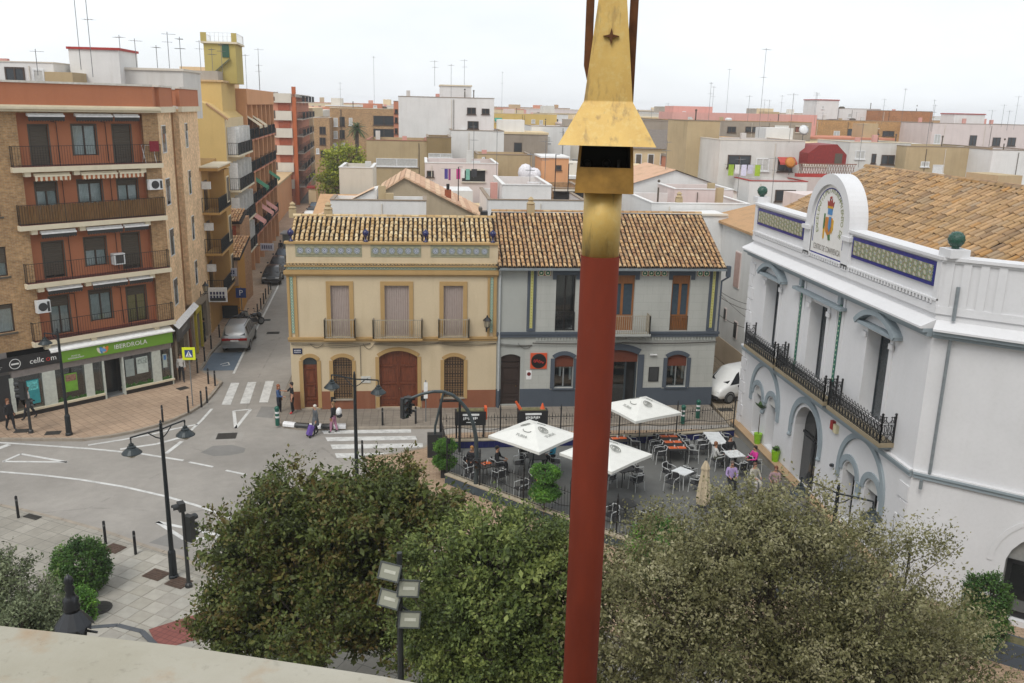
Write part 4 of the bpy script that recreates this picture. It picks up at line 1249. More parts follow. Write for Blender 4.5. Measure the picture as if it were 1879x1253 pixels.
for i in range(6):
 z = .3 + i * .62
 qn.box(7.55 if i % 2 else 7.75, -.045, z, 8.18, 0, z + .55)
qn.build("quoins", CIVW, rb_)["kind"] = "stuff"
# arches
am = MB()
for cx in (-4.72, 4.95):
 am.arc(cx, 2.72, 1.62, 1.84, -.09, 0, 0, PI, 22)
 am.arc(cx, 2.72, 1.44, 1.5, -.06, 0, 0, PI, 22) if False else None
 for s in (-1, 1):
  am.arc(cx + s * .88, 2.62, .56, .80, -.06, 0, 0, PI, 14)
  am.box(cx + s * 1.73 - .11, -.09, 2.2, cx + s * 1.73 + .11, 0, 2.72)
 am.box(cx - .14, -.1, 2.2, cx + .14, 0, 2.66); am.ball((cx, -.08, 2.12), .12)
 am.build("arch_moulding", BLUEGREY, rb_); am = MB()
am.arc(0, 2.75, 1.34, 1.62, -.09, 0, 0, PI, 22)
am.box(-1.62, -.09, 2.3, -1.4, 0, 2.75).box(1.4, -.09, 2.3, 1.62, 0, 2.75)
am.ball((-1.51, -.06, 2.2), .11).ball((1.51, -.06, 2.2), .11)
am.build("arch_moulding", BLUEGREY, rb_)
for o in tw:
 ty = MB(); ty.prism([(o[0], 2.62), (o[1], 2.62)] + arc_pts(o[0], o[1], 2.62, .5)[::-1], .12, .2); ty.build("tympanum", REVEAL, rb_)
 window(rb_, None, o[0], o[1], .55, 2.62, .48, IRON, 0, None, None, 1, .06)
MB().box(-8.1, -.36, 0, 8.2, 0, .42).build("plinth", STONEW, rb_)
MB().box(-8.1, -.4, .42, 8.2, 0, .48).build("plinth_coping", stucco("tan_coping", C('#a98f70'), .1, .2), rb_)
dr = MB()
dr.prism([(-1.2, .1), (1.2, .1)] + arc_pts(-1.2, 1.2, 2.75, 1.18)[::-1], .5, .54)
dr_ = dr.build("door", plain("black_door", (.02, .021, .021, 1), .25), rb_)
MB().box(-1.1, .46, .2, -.1, .49, 2.3).box(.1, .46, .2, 1.1, .49, 2.3).build("pane", plain("dark_door_glass", (.04, .042, .043, 1), .08), dr_)
MB().box(-.04, .44, .1, .04, .49, 3.8).box(-1.2, .44, 2.4, 1.2, .49, 2.5).build("frame", IRON, dr_)
pi = MB(wing); pi.tube([(.55, -.12, 11.0), (.55, -.12, 9.9)], .06, 8).tube([(.55, -.12, 9.3), (.55, -.12, 4.62)], .055, 8).tube([(.35, -.2, 4.36), (.35, -.2, 4.05)], .06, 8)
pi.build("downpipe", ZINC, rb_)
# balconies: slab and dense cast iron railing
def iron_panel(mb, p, q, z0, z1):
 P, Q = Vector(p), Vector(q); L = (Q - P).length; d = (Q - P) / L
 n = max(2, round(L / .24)); s_ = L / n
 at = lambda u, z: (P.x + d.x * u, P.y + d.y * u, z)
 h = z1 - z0
 for z in (z0 + .03, z0 + h * .34, z0 + h * .72, z0 + h * .8): mb.bar(at(0, z), at(L, z), .014, 4)
 for i in range(n + 1):
  mb.bar(at(i * s_, z0), at(i * s_, z0 + h * .8), .016 if i % n else .03, 4)
 for i in range(n):
  c = (i + .5) * s_
  mb.tube([at(c + .085 * math.cos(t), z0 + h * .53 + h * .17 * math.sin(t)) for t in [2 * PI * k / 7 for k in range(8)]], .014, 3)
  mb.tube([at(c + .09 * math.cos(t), z0 + h * .19 + h * .13 * math.sin(t)) for t in [2 * PI * k / 6 for k in range(7)]], .016, 3)
  mb.bar(at(c, z0 + h * .36), at(c, z0 + h * .70), .018, 3)
  mb.bar(at(c - .1, z0 + h * .8), at(c, z0 + h * .93), .014, 3); mb.bar(at(c + .1, z0 + h * .8), at(c, z0 + h * .93), .014, 3)
 for u in (0, L):
  mb.bar(at(u, z0), at(u, z0 + h * 1.12), .035, 4)
  for s in (-1, 1):
   for e in (.06, .14):
    uu = min(max(u + s * e, -.02), L + .02)
    mb.bar(at(uu, z0 + h * .8), at(uu, z0 + h * 1.05), .016, 3)
  mb.ball(at(u, z0 + h * 1.14), .05, n=6, m=4)
  mb.bar(at(max(u - .18, 0), z0 + h * 1.02), at(min(u + .18, L), z0 + h * 1.02), .018, 3)
for a, b in ((-6.65, -2.95), (-2.62, 2.3), (2.72, 6.82)):
 s = MB(); s.box(a - .05, -.56, 4.86, b + .05, -.001, 5.02)
 bal = s.build("balcony", stucco("balcony_slab", C('#8f836c'), .12, .3), rb_)
 MB().box(a + .1, -.48, 4.72, b - .1, -.001, 4.86).build("balcony_corbel", BLUEGREY, bal)
 g = MB(); iron_panel(g, (a, -.52, 0), (b, -.52, 0), 5.02, 5.95); iron_panel(g, (a, -.03, 0), (a, -.52, 0), 5.02, 5.95); iron_panel(g, (b, -.52, 0), (b, -.03, 0), 5.02, 5.95)
 g.build("railing", IRON, bal)
# roof
up = Vector((0, 4.9, 2.55)).normalized()
def _ins(a, b):
 # behind the angled wing's parapet
 x, y = a - 8.4, .75 + b * up.y
 lx = (x - 8.2) * math.cos(R(50)) + y * math.sin(R(50)); ly = -(x - 8.2) * math.sin(R(50)) + y * math.cos(R(50))
 return x < 8.2 and True or ly > .6
RW, RL = 24.0, 5.5
tiled_roof(rb_, "roof", (-8.4, .75, 11.15), (1, 0, 0), up, RW, RL, TILE_W, TILE_BED, .112, .42, inside=(_ins, [(0, 0), (16.6, 0), (16.6 + 3.9, 5.5 * .95), (RW, RL), (0, RL)]), step=.31)
r2 = MB(); zr, yr = 11.15 + RL * up.z, .75 + RL * up.y
r2.quad((-8.4, yr, zr - .05), (15.6, yr, zr - .05), (15.6, yr + 5, zr - 2.6), (-8.4, yr + 5, zr - 2.6)).build("back_roof", TILE_BED, rb_)
rg = MB()
for i in range(48):
 rg.xf = Matrix.Translation((-8.2 + i * .5, yr, zr)) @ Matrix.Rotation(-PI / 2, 4, 'Z')
 rg.arc(0, 0, .11, .15, -.28, .28, 0, PI, 5)
rg.build("ridge_tiles", TILE_W, rb_)["kind"] = "stuff"
# finial balls on pedestals
GREENB = plain("green_glaze_ball", C('#1f4a3c'), .25, var=.3, scale=20, bump=.6)
for loc, lab, s in (((16.9, 42.9, 11.9), "dark green glazed ball on the far left end of the white building's parapet", .75), ((16.85, 26.25, 11.9), "dark green glazed ball on a white block at the corner of the parapet", .78)):
 t = thing("parapet_finial", lab, "finial", loc, 0, "glazed balls on the white parapet")
 MB().box(-.42 * s, -.42 * s, 0, .42 * s, .42 * s, .34 * s).build("pedestal", CIVW, t)
 b = MB(); b.lathe([(.16, .34), (.14, .4), (.2, .44)], 12); b.ball((0, 0, .72), .33, n=14, m=10)
 for i in range(9):
  for j in range(5):
   a, p = 2 * PI * (i + .5 * (j % 2)) / 9, -.9 + .45 * j
   b.ball((.31 * math.cos(p) * math.cos(a), .31 * math.cos(p) * math.sin(a), .72 + .31 * math.sin(p)), .04, n=5, m=4)
 o = b.build("ball", GREENB, t, True); o.scale = (s, s, s)
al = thing("alarm_box", "red and white alarm box on the white wall under the iron balcony", "alarm", (16.56, 31.95, 4.05), R(-90))
b = MB(); b.box(-.22, -.14, -.16, 0.0, 0, .2); b.build("siren", plain("alarm_red", C('#a02a28'), .4), al)
b = MB(); b.box(.02, -.12, -.22, .3, 0, .12); b.build("box", plain("alarm_cream", C('#d6cda8'), .4), al)
cm = thing("wall_camera", "small dark camera low on the white wall right of the arched door", "camera", (16.54, 31.75, 2.45), R(-90))
b = MB(); b.box(-.06, -.05, -.06, .06, .02, .06); b.build("mount", IRON_G, cm); MB().ball((0, -.08, 0), .07).build("lens", IRON, cm)
# ================================================================== brick apartment block at the left corner
BRK = brick("tan_brick", C('#b08a5e'), C('#9a7550'), C('#a8967a'))
BRK_L = brick("lit_side_brick", C('#cfae86', 1.3), C('#c3a07a', 1.3), C('#c9b596', 1.2))  # same brick, colour raised on the side wall to look better lit
BRK_D = brick("dark_brick_strip", C('#9a6a3a'), C('#8a5c32'), C('#8d7050'))
ORANGE = stucco("orange_render", C('#aa6e50', 1.1), 0.05, 0.14, stain_col=C('#8d4a32'))
CREAMT = stucco("cream_concrete", C('#d8cdb4'), 0.06, 0.25, stain_col=C('#8f8670'))
BROWNF = plain("brown_frame", C('#4a3a30', .8), 0.45)
SHUT = plain("taupe_shutter", C('#5c5449', .8), 0.6, var=.06)
CURT = plain("net_curtain", (.62, .63, .60, 1), 0.9, var=.1)
CURT_Y = plain("yellow_curtain", C('#b0a05c', .8), 0.9, var=.1)
REDFLOOR = plain("red_floor", C('#6a3228', .8), 0.7)
AWN = plain("rolled_awning", C('#8d8a84', .8), 0.7)
AWN_W = plain("white_awning_bar", (.74, .74, .73, 1), 0.5)
ALU = plain("white_aluminium", (.66, .67, .67, 1), 0.4)
GREEN = plain("shop_green", C('#6c9a2e'), 0.4, var=.03)
SHOPBK = plain("shop_black", (.02, .02, .021, 1), 0.35)
SHOPGR = plain("shop_grey", C('#4c4a4a', .8), 0.4)
BAMB = wood("bamboo", C('#6a4a26'), C('#8c6a3e'), 0.7)

LB_ = thing("apartment_block", "tan brick apartment block with orange loggias, long balconies and a green fronted shop", "building", (-16.36, 50.12, 0), R(42))
CX = 2.51
side = Matrix.Translation((CX, 0, 0)) @ Matrix.Rotation(R(51), 4, 'Z')
FL = [(12.8, 15.45), (9.9, 12.5), (6.92, 9.6), (3.85, 6.65)]
lw = []
for z0 in (13.35, 10.4, 7.4, 4.5): lw.append((-8.0, -5.95, z0, z0 + 1.5))
w = MB()
rec = [(-4.75, 1.62, a, b - .05) for a, b in FL]
w.wall(-11, CX, 3.5, 15.6, lw + rec, 0, .22)
w.quad((-11, 14, 0), (-11, 0, 0), (-11, 0, 15.6), (-11, 14, 15.6))
wall_ = w.build("wall", BRK, LB_)
doors = {0: [(-4.06, -3.17, 12.8, 14.8, 1.0, None), (-1.96, -.75, 13.25, 14.82, .0, CURT), (.16, 1.12, 12.8, 14.82, 1.0, None)],
   1: [(-4.06, -3.04, 10.0, 11.95, .22, CURT), (-1.95, -.71, 10.6, 11.97, .12, CURT), (.15, 1.24, 10.0, 11.92, .15, CURT)],
   2: [(-4.06, -3.05, 6.95, 8.85, .95, None), (-1.92, -.8, 7.35, 8.9, .45, CURT), (.11, 1.08, 6.95, 8.95, .92, None)],
   3: [(-4.03, -3.06, 3.9, 5.95, .25, CURT), (-1.94, -.78, 4.3, 6.0, .1, CURT), (.11, 1.18, 3.9, 5.92, .22, CURT_Y)]}
for k, (a, b) in enumerate(FL):
 r = MB(); r.wall(-4.75, 1.62, a, b - .05, [o[:4] for o in doors[k]], .45, .2)
 r.quad((-4.75, 0, a), (-4.75, .45, a), (-4.75, .45, b), (-4.75, 0, b)).quad((1.62, .45, a), (1.62, 0, a), (1.62, 0, b), (1.62, .45, b))
 r.quad((-4.75, 0, b - .05), (-4.75, .45, b - .05), (1.62, .45, b - .05), (1.62, 0, b - .05))
 r.build("loggia_wall", ORANGE, LB_)
 for o in doors[k]:
  window(LB_, None, o[0], o[1], o[2], o[3], .52, BROWNF, o[4], SHUT, o[5], 2, .05, "window" if o[2] - a > .2 else "balcony_door", .3)
  fm = MB(); fm.box(o[0] - .07, .43, o[2], o[0], .45, o[3]).box(o[1], .43, o[2], o[1] + .07, .45, o[3]).box(o[0] - .07, .43, o[3], o[1] + .07, .45, o[3] + .06)
  fm.build("door_trim", SHUT, LB_)
 s = MB(); s.box(-5.3, -.35, a - .27, CX - .05, .449, a - .02)
 for t in (-4.6, -2.2, 1.35): s.box(t - .15, -.25, a - .5, t + .15, -.001, a - .27)
 bal = s.build("balcony", CREAMT, LB_)
 MB().box(-5.22, -.3, a - .018, CX - .1, .445, a + .004).build("balcony_floor", REDFLOOR, bal)
 railing(bal, None, [(-5.22, -.01), (-5.22, -.29), (CX - .12, -.29), (CX - .12, -.01)], a, a + 1.0, IRON, .13, .008, "railing", .018)
 for t in (-3.0, -.1): MB().bar((t, -.27, a), (t, -.27, a + 1.0), .02, 4).build("rail_post", IRON, bal)
 if k == 1:
  bm = MB(); n = 120
  for i in range(n):
   x = -5.15 + (CX + 5.0) * i / n
   bm.bar((x, -.255, a + .03), (x + random.uniform(-.01, .01), -.255, a + random.uniform(.93, 1.0)), .03, 4)
  bm.build("bamboo_screen", BAMB, bal)["kind"] = "stuff"
 # awnings rolled up under the slab above
 zt = b - .12
 for j, (u, v) in enumerate(((-4.3, -2.55), (-2.0, -.1), (0, 1.35))):
  aw = MB(); aw.xf = Matrix.Translation((0, -.12, zt)) @ Matrix.Rotation(PI / 2, 4, 'Y')
  aw.lathe([(.08, u), (.08, v)], 8); aw.xf = None
  aw.box(u, -.32, zt - .10, v, -.26, zt - .02)
  f = aw.build("awning", AWN_W if k != 1 else CREAMT, LB_)
  va = MB(); n = 14
  for i in range(n):
   p, q = u + (v - u) * i / n, u + (v - u) * (i + 1) / n
   va.add([(p, -.29, zt - .1), (q, -.29, zt - .1), (q, -.28, zt - .27), ((p + q) / 2, -.28, zt - .33), (p, -.28, zt - .27)], [(0, 4, 3, 2, 1)])
  if k == 1:
   me_m = NT("striped_valance"); p_ = me_m.n("ShaderNodeSeparateXYZ", None, Vector=me_m.obj()).outputs[0]
   st = me_m.math('GREATER_THAN', me_m.math('FRACT', me_m.math('MULTIPLY', p_, 4.2)), .5)
   me_m.set(me_m.bsdf, "Base Color", me_m.mix(st, C('#d8cfb8'), C('#a8623a'))); me_m.bsdf.inputs["Roughness"].default_value = .85
   va.build("valance", me_m.m, f)
  else: va.build("valance", plain("dark_valance", C('#3c3a38', .8), .9), f)
 for t in (-2.75, -.25): # awning cranks and pipes
  p = MB(); p.tube([(t - .25, .38, a + 2.2), (t, .38, a + 2.15), (t + .02, .38, a + .1)], .018, 4); p.build("awning_arm", IRON, LB_)
for o in lw:
 window(LB_, None, o[0], o[1], o[2], o[3], .14, BROWNF, .55 if o[2] in (7.4, 13.35) else .15, SHUT, CURT, 2, .06)
 MB().box(o[0] - .08, -.06, o[2] - .09, o[1] + .08, -.0, o[2]).build("sill", SHUT, LB_)
# cornice, parapet
c = MB(); c.box(-11, -.55, 15.6, CX - .02, .3, 15.72).box(-11, -.42, 15.48, CX - .04, -.001, 15.6).box(-11, -.40, 15.72, CX - .05, .3, 15.80)
c.xf = side; c.box(-.05, -.22, 15.48, 3.3, -.001, 15.8).box(5.5, -.22, 15.48, 11.6, -.001, 15.8).box(3.3, .12, 15.48, 5.5, .3, 15.8)
c.build("cornice", CREAMT, LB_)
p = MB(); p.box(-11, -.32, 15.8, CX - .35, -.1, 16.85)
p.add([(CX - .35, -.32, 15.8), (CX + .1, .25, 15.8), (CX + .1, .25, 16.85), (CX - .35, -.32, 16.85), (CX - .35, -.1, 15.8), (CX - .1, .3, 15.8), (CX - .1, .3, 16.85), (CX - .35, -.1, 16.85)], [(0, 1, 2, 3), (5, 4, 7, 6), (3, 2, 6, 7)])
p.xf = side; p.box(.2, -.12, 15.8, 3.3, .1, 16.85).box(5.5, -.12, 15.8, 11.5, .1, 16.85).box(3.3, .3, 15.8, 5.5, .5, 16.85).box(3.28, -.12, 15.8, 3.3, .5, 16.85).box(11.3, .1, 15.8, 11.5, 6, 16.85)
p.build("parapet", ORANGE, LB_)
p = MB(); p.box(-11, -.38, 16.85, CX - .33, -.04, 16.95); p.xf = side; p.box(.0, -.18, 16.85, 3.35, .16, 16.95).box(5.45, -.18, 16.85, 11.56, .16, 16.95).box(3.35, .26, 16.85, 5.45, .56, 16.95).box(11.25, .16, 16.85, 11.56, 6, 16.95)
p.build("coping", plain("white_coping", C('#cfcabf', .95), .8), LB_)
MB().box(-11, .0, 15.5, CX - .3, 13, 16.0).build("roof", plain("terrace_floor", C('#8f6a58', .8), .9), LB_)
# side elevation
sw = []
for z0, z1 in ((13.25, 14.8), (10.3, 11.85), (7.35, 8.95), (4.4, 6.0)): sw += [(.6, 1.6, z0, z1), (7.0, 7.75, z0, z1)]
w = MB(side); w.wall(0, 3.3, 3.4, 15.6, [o for o in sw if o[0] < 1], 0, .06); w.wall(5.5, 11.5, 3.4, 15.6, [o for o in sw if o[0] > 1], 0, .06)
w.quad((3.3, 0, 3.4), (3.3, .6, 3.4), (3.3, .6, 15.6), (3.3, 0, 15.6)).quad((5.5, .6, 3.4), (5.5, 0, 3.4), (5.5, 0, 15.6), (5.5, .6, 15.6))
w.quad((11.5, 0, 0), (11.5, 9, 0), (11.5, 9, 15.6), (11.5, 0, 15.6))
w.build("side_wall", BRK_L, LB_)
MB(side).quad((3.3, .35, 3.4), (5.5, .35, 3.4), (5.5, .35, 15.6), (3.3, .35, 15.6)).build("brick_strip", BRK_D, LB_)
for o in sw: window(LB_, side, o[0], o[1], o[2], o[3], -.03, ALU, .3, SHUT, None, 1, .05)
# core that closes the rooms
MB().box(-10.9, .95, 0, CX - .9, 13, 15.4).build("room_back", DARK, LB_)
for (u, v, a, b, flip) in ((1.55, 2.3, 11.35, 11.9, 0), (-4.95, -4.3, 5.35, 6.0, 0)):
 ac = MB(); ac.box(u, -.42, a, v, -.08, b); o = ac.build("air_conditioner", ALU, LB_)
 fn = MB(); fn.xf = Matrix.Translation((u + (v - u) * .42, -.42, (a + b) / 2)) @ Matrix.Rotation(PI / 2, 4, 'X'); fn.lathe([(.22, 0), (.22, .015), (.18, .02)], 18); fn.build("fan_grille", plain("fan_black", (.03, .03, .03, 1), .5), o)
 g = MB(); g.box(v - .16, -.43, a + .06, v - .04, -.421, b - .06); g.build("vent", plain("fan_black", None), o)
ac = MB(); ac.box(-.62, -.05, 7.0 + .35, -.0, .4, 7.0 + .95); o = ac.build("air_conditioner", ALU, LB_); MB().box(-.54, -.06, 7.42, -.1, -.051, 7.88).build("vent", SHOPGR, o)
tow = MB(); n = 6
for i in range(n): tow.quad((1.75 + .09 * i, -.34 - .012 * (i % 2), 13.42), (1.84 + .09 * i, -.34 - .012 * ((i + 1) % 2), 13.42), (1.84 + .09 * i, -.34 - .012 * ((i + 1) % 2), 13.98), (1.75 + .09 * i, -.34 - .012 * (i % 2), 13.98))
tw1 = thing("towel", "dark red towel hung over the top balcony railing", "towel", (-16.36, 50.12, 0), R(42)); tow.build("cloth", plain("red_towel", C('#7a1f2c'), .9), tw1)
rk = thing("drying_rack", "white folding clothes rack on the top balcony", "clothes rack", (-16.36, 50.12, 12.8), R(42))
b = MB()
for x in (1.55, 2.15):
 b.bar((x, -.2, 0), (x, .2, .95), .015, 4).bar((x, .2, 0), (x, -.2, .95), .015, 4)
b.bar((1.55, -.2, .95), (2.15, -.2, .95), .012, 4).bar((1.55, .2, .95), (2.15, .2, .95), .012, 4); b.build("frame", ALU, rk)

# ---- shop at street level
Y0 = -.35
sh = MB()
sh.box(-11, .0, 0, -6.55, .3, 3.5).box(-6.55, Y0 - .02, 2.2, 2.05, .2, 2.55)
sh.build("shop_lintel", plain("lintel_grey", C('#8d8682', .85), .6), LB_)
MB().box(-10, -.33, .05, -6.6, -.3, 2.4).build("shop_opening_sheet", plain("opening_black", (.03, .03, .032, 1), .5), LB_)  # near black sheet painting the shade of the open front beside the shop
for a, b in ((-5.1, -4.46), (-2.93, -2.5), (.85, 1.36), (-6.7, -6.5), (-1.97, -1.87), (-.87, -.79), (1.98, 2.06)):
 MB().box(a, Y0 - .03, .35 if b - a > .15 else 0, b, Y0 + .3, 2.2).build("shop_pillar", plain("white_pillar", C('#c9cfc6', .9), .4), LB_)
pl = MB()
for a, b in ((-6.6, -1.97), (-.79, 2.06)): pl.box(a, Y0 - .02, 0, b, .2, .25)
pl.build("shop_plinth", SHOPBK, LB_)
sl = MB()
for a, b in ((-6.6, -1.97), (-.79, 2.1)): sl.box(a, Y0 - .08, .25, b, .2, .36)
sl.build("shop_sill", CREAMT, LB_)
film = NT("leaf_film"); _z = film.n("ShaderNodeSeparateXYZ", None, Vector=film.obj()).outputs[2]
_m = film.math('LESS_THAN', _z, film.rng(film.noise(5.0, 4, sc3=(1, 1, 0)), .3, .7, .4, .72)) if False else None
for a, b in ((-6.5, -5.1), (-4.46, -2.93), (-2.5, -1.97), (-.79, .85), (1.36, 1.98)):
 g = MB().box(a, Y0 + .06, .36, b, Y0 + .075, 2.2).build("shop_window", GLASS, LB_)
 f = MB(); n = max(4, int((b - a) / .08))
 for i in range(n):
  x = a + (b - a) * (i + .5) / n; h = random.uniform(.08, .3)
  f.add([(x - .07, Y0 + .05, .36), (x + .07, Y0 + .05, .36), (x + .05, Y0 + .05, .36 + h * .7), (x, Y0 + .05, .36 + h), (x - .06, Y0 + .05, .36 + h * .6)], [(0, 1, 2, 3, 4)])
 if a > -5: f.build("leaf_film", plain("leaf_print", C('#3c6a2a', .8), .5, var=.4), g)
def poster(a, b, z0, z1, col, col2, nm="poster"):
 p = MB().box(a, Y0 + .02, z0, b, Y0 + .04, z1).build(nm, plain("poster_%d" % int(a * 100), C(col), .6, var=.15, scale=5), LB_)
 if col2: MB().box(a + .05, Y0 + .012, z0 + (z1 - z0) * .58, b - .05, Y0 + .02, z1 - .06).build("poster_picture", plain("poster_pic_%d" % int(a * 100), C(col2), .6, var=.6, scale=9), LB_)
poster(-4.0, -3.35, .85, 1.85, '#6ea233', '#8a6a58'); poster(-.05, .6, 1.05, 2.0, '#b9c4bf', '#9aa6a2'); poster(-.7, -.2, 1.0, 2.0, '#8f9a98', None); poster(1.5, 1.75, 1.1, 1.9, '#a8b4ae', '#4a78b0'); poster(-5.9, -5.3, .6, 1.9, '#2f8f96', '#5fb4b4')
dr = MB(); dr.box(-1.87, .5, .05, -.87, .54, 2.2); d_ = dr.build("shop_door", plain("black_glass_door", (.02, .022, .024, 1), .08), LB_)
MB().box(-1.9, Y0 + .1, 0, -.85, .5, .05).build("door_step", plain("step_grey", C('#8a8a88', .8), .7), LB_)
MB().box(-6.6, .55, 0, 2.0, .6, 3.4).build("shop_back", DARK, LB_)
sg = thing("shop_sign", "long green shop fascia reading IBERDROLA with a coloured leaf mark", "sign", (-16.36, 50.12, 0), R(42))
MB().box(-4.08, Y0 - .14, 2.55, 2.12, Y0 - .0, 3.22).build("fascia", GREEN, sg)
WL = plain("white_letter", (.75, .76, .74, 1), .4)
text("IBERDROLA", .36, WL, sg, (-.35, Y0 - .15, 2.88), squeeze=1.0)
text("PUNT DE", .11, WL, sg, (-3.35, Y0 - .15, 2.82), name="lettering"); text("ASSESSORAMENT", .11, WL, sg, (-3.35, Y0 - .15, 2.70), name="lettering")
for i, (dx, col, an) in enumerate(((-.26, '#d8d4c4', -.5), (-.14, '#3f86b8', -.2), (.0, '#c4b68a', .1), (.14, '#d87a2a', .4), (-.05, '#5f9ad0', -1.2))):
 b = MB(); b.xf = Matrix.Translation((-1.85 + dx, 0, 2.86)) @ Matrix.Rotation(an, 4, 'Y'); b.prism([(.09 * math.cos(t), .2 * math.sin(t)) for t in [2 * PI * k / 10 for k in range(10)]], Y0 - .15 - .002 * i, Y0 - .14)
 b.build("leaf_mark", plain("leaf_%d" % i, C(col), .4, var=.02), sg)
s2 = thing("shop_sign", "black shop fascia with white lettering and a ring mark left of the green one", "sign", (-16.36, 50.12, 0), R(42))
MB().box(-11, Y0 - .1, 2.6, -4.1, Y0 + .0, 3.3).build("fascia", SHOPBK, s2)
text("cellc", .4, WL, s2, (-5.3, Y0 - .11, 2.92)); text("o", .42, plain("red_letter", C('#b03028'), .4), s2, (-4.74, Y0 - .11, 2.92)); text("m", .4, WL, s2, (-4.47, Y0 - .11, 2.92))
rg = MB(); rg.arc(-6.35, 2.94, .24, .27, Y0 - .112, Y0 - .1, 0, 2 * PI, 24); rg.box(-6.53, Y0 - .112, 2.9, -6.17, Y0 - .1, 2.98); rg.build("ring_mark", WL, s2)
b = MB()
for i in range(6): b.box(-7.5, Y0 - .112, 2.68 + i * .09, -7.5 + random.uniform(.3, .6), Y0 - .1, 2.72 + i * .09)
b.build("small_print", plain("dim_letter", C('#9a9a98', .7), .5), s2)
s3 = thing("shop_sign", "dark grey angled fascia round the corner of the shop", "sign", (-16.36, 50.12, 0), R(42))
MB(side).box(-.12, -.22, 2.45, 3.3, -.1, 3.2).build("fascia", SHOPGR, s3)
b = MB(side)
for i in range(7): b.box(1.0 + i * .22, -.23, 2.75, 1.14 + i * .22, -.22, 2.95)
b.build("lettering", plain("dim_letter", None), s3)
ca = MB(); ca.add([(-4.6, Y0 - .2, 3.24), (2.2, Y0 - .2, 3.24), (2.2, -.0, 3.52), (-4.6, -.0, 3.52)], [(0, 1, 2, 3)]); ca.box(-4.6, Y0 - .22, 3.2, 2.25, Y0 - .14, 3.27); ca.xf = side; ca.add([(-.2, -.3, 3.22), (6, -.3, 3.22), (6, -.0, 3.5), (-.2, -.0, 3.5)], [(0, 1, 2, 3)])
ca.build("shop_canopy", AWN_W, LB_)
w = MB(side); w.wall(0, 11.5, 0, 3.4, [(2.6, 3.6, .1, 2.6), (4.5, 5.6, .1, 2.7), (6.2, 7.6, .1, 2.7), (8.4, 10.4, .1, 2.7)], .05, .3); w.build("side_base", plain("side_base_grey", C('#a89a88', .85), .8), LB_)
MB(side).box(.6, .02, .3, 2.4, .06, 2.3).build("shop_window", GLASS, LB_)
bb = MB(side); bb.box(2.7, .33, .1, 3.5, .36, 2.6).box(4.5, .33, .1, 5.6, .36, 2.7).box(6.2, .33, .1, 7.6, .36, 2.7).box(8.4, .33, .1, 10.4, .36, 2.7); bb.build("shop_doorway", DARK, LB_)
yb = MB(side); yb.box(7.6, -.08, .05, 7.95, .05, 2.9).box(5.9, -.08, .05, 6.2, .05, 2.9).box(5.9, -.08, 2.6, 7.95, .04, 2.9); yb.build("yellow_doorframe", plain("yellow_frame", C('#b8a832'), .5), LB_)
bw = MB(side); bw.box(4.0, -.03, .1, 4.45, .05, 2.8); bw.build("brown_panel", DOORW, LB_)

# ================================================================== street row going away on the left
S0 = (-14.47, 51.36, 0)
def sp(s, y=0.0): # point on the street line, y metres into the building
 return (S0[0] - math.sin(R(3)) * s - math.cos(R(3)) * y, S0[1] + math.cos(R(3)) * s - math.sin(R(3)) * y, 0)
OCW = stucco("ochre_flats", C('#b48e56'), .07, .2); YEL = stucco("yellow_flats", C('#c6aa70', 1.05), .06, .16); CRM = stucco("cream_flats", C('#d3bf9a'), .06, .2)
REDB = brick("red_brick", C('#8f4a38'), C('#7f3f30'), C('#9a7a68')); PEACH = stucco("peach_flats", C('#d09a70'), .06, .2); PALE = stucco("pale_flats", C('#cfc8bb'), .06, .2)
SAL = stucco("salmon_flats", C('#c4846a'), .06, .2); DKRAIL = plain("dark_balcony_panel", C('#24292d', .8), .5)

def balcony_front(root, s0, s1, z, d, slab_m, m, xf=None, panel=True):
 b = MB(xf); b.box(s0, -d, z - .16, s1, -.001, z); bal = b.build("balcony", slab_m, root)
 railing(bal, xf, [(s0 + .04, -.02), (s0 + .04, -d + .04), (s1 - .04, -d + .04), (s1 - .04, -.02)], z, z + 1.0, m, .14, .012)
 if panel:
  MB(xf).box(s0 + .05, -d + .05, z + .1, s1 - .05, -d + .06, z + .9).build("rail_panel", m, bal)
 return bal

# ochre flats with stacked balconies
oc_ = thing("apartment_block", "narrow ochre flats with stacked corner balconies beside the brick block", "building", sp(12), R(93))
w = MB(); w.box(0, 0, 0, 6.2, 8, 12.0).box(.4, 1.2, 12.0, 3, 5, 13.9); w.build("wall", OCW, oc_)
for z in (2.95, 5.85, 8.7): balcony_front(oc_, -.6, 4.6, z, 1.15, OCW, DKRAIL)
w = MB()
for z in (2.95, 5.85, 8.7): w.box(2.6, -1.1, z, 4.6, -.001, z + 2.7)
w.box(-.7, -1.2, 11.55, 4.8, -.001, 11.75); w.build("bay", OCW, oc_)
for z in (2.95, 5.85, 8.7):
 f = MB(); f.box(3.1, -1.14, z + .3, 4.2, -1.1, z + 2.2); f = f.build("window", CREAMT, oc_); MB().box(3.2, -1.15, z + .4, 4.1, -1.14, z + 2.1).build("pane", SHUT, f)
 f = MB(); f.box(.4, -.04, z + .05, 1.6, -.001, z + 2.1); f = f.build("balcony_door", BROWNF, oc_); MB().box(.5, -.05, z + .15, 1.5, -.04, z + 2.0).build("pane", GLASS, f)
 a = MB(); a.box(-.45, -.6, z + 1.6, -.15, -.02, z + 2.1); a.build("air_conditioner", ALU, oc_)
MB().box(-.75, -1.25, 11.75, 4.9, 0, 11.85).build("canopy", CREAMT, oc_)

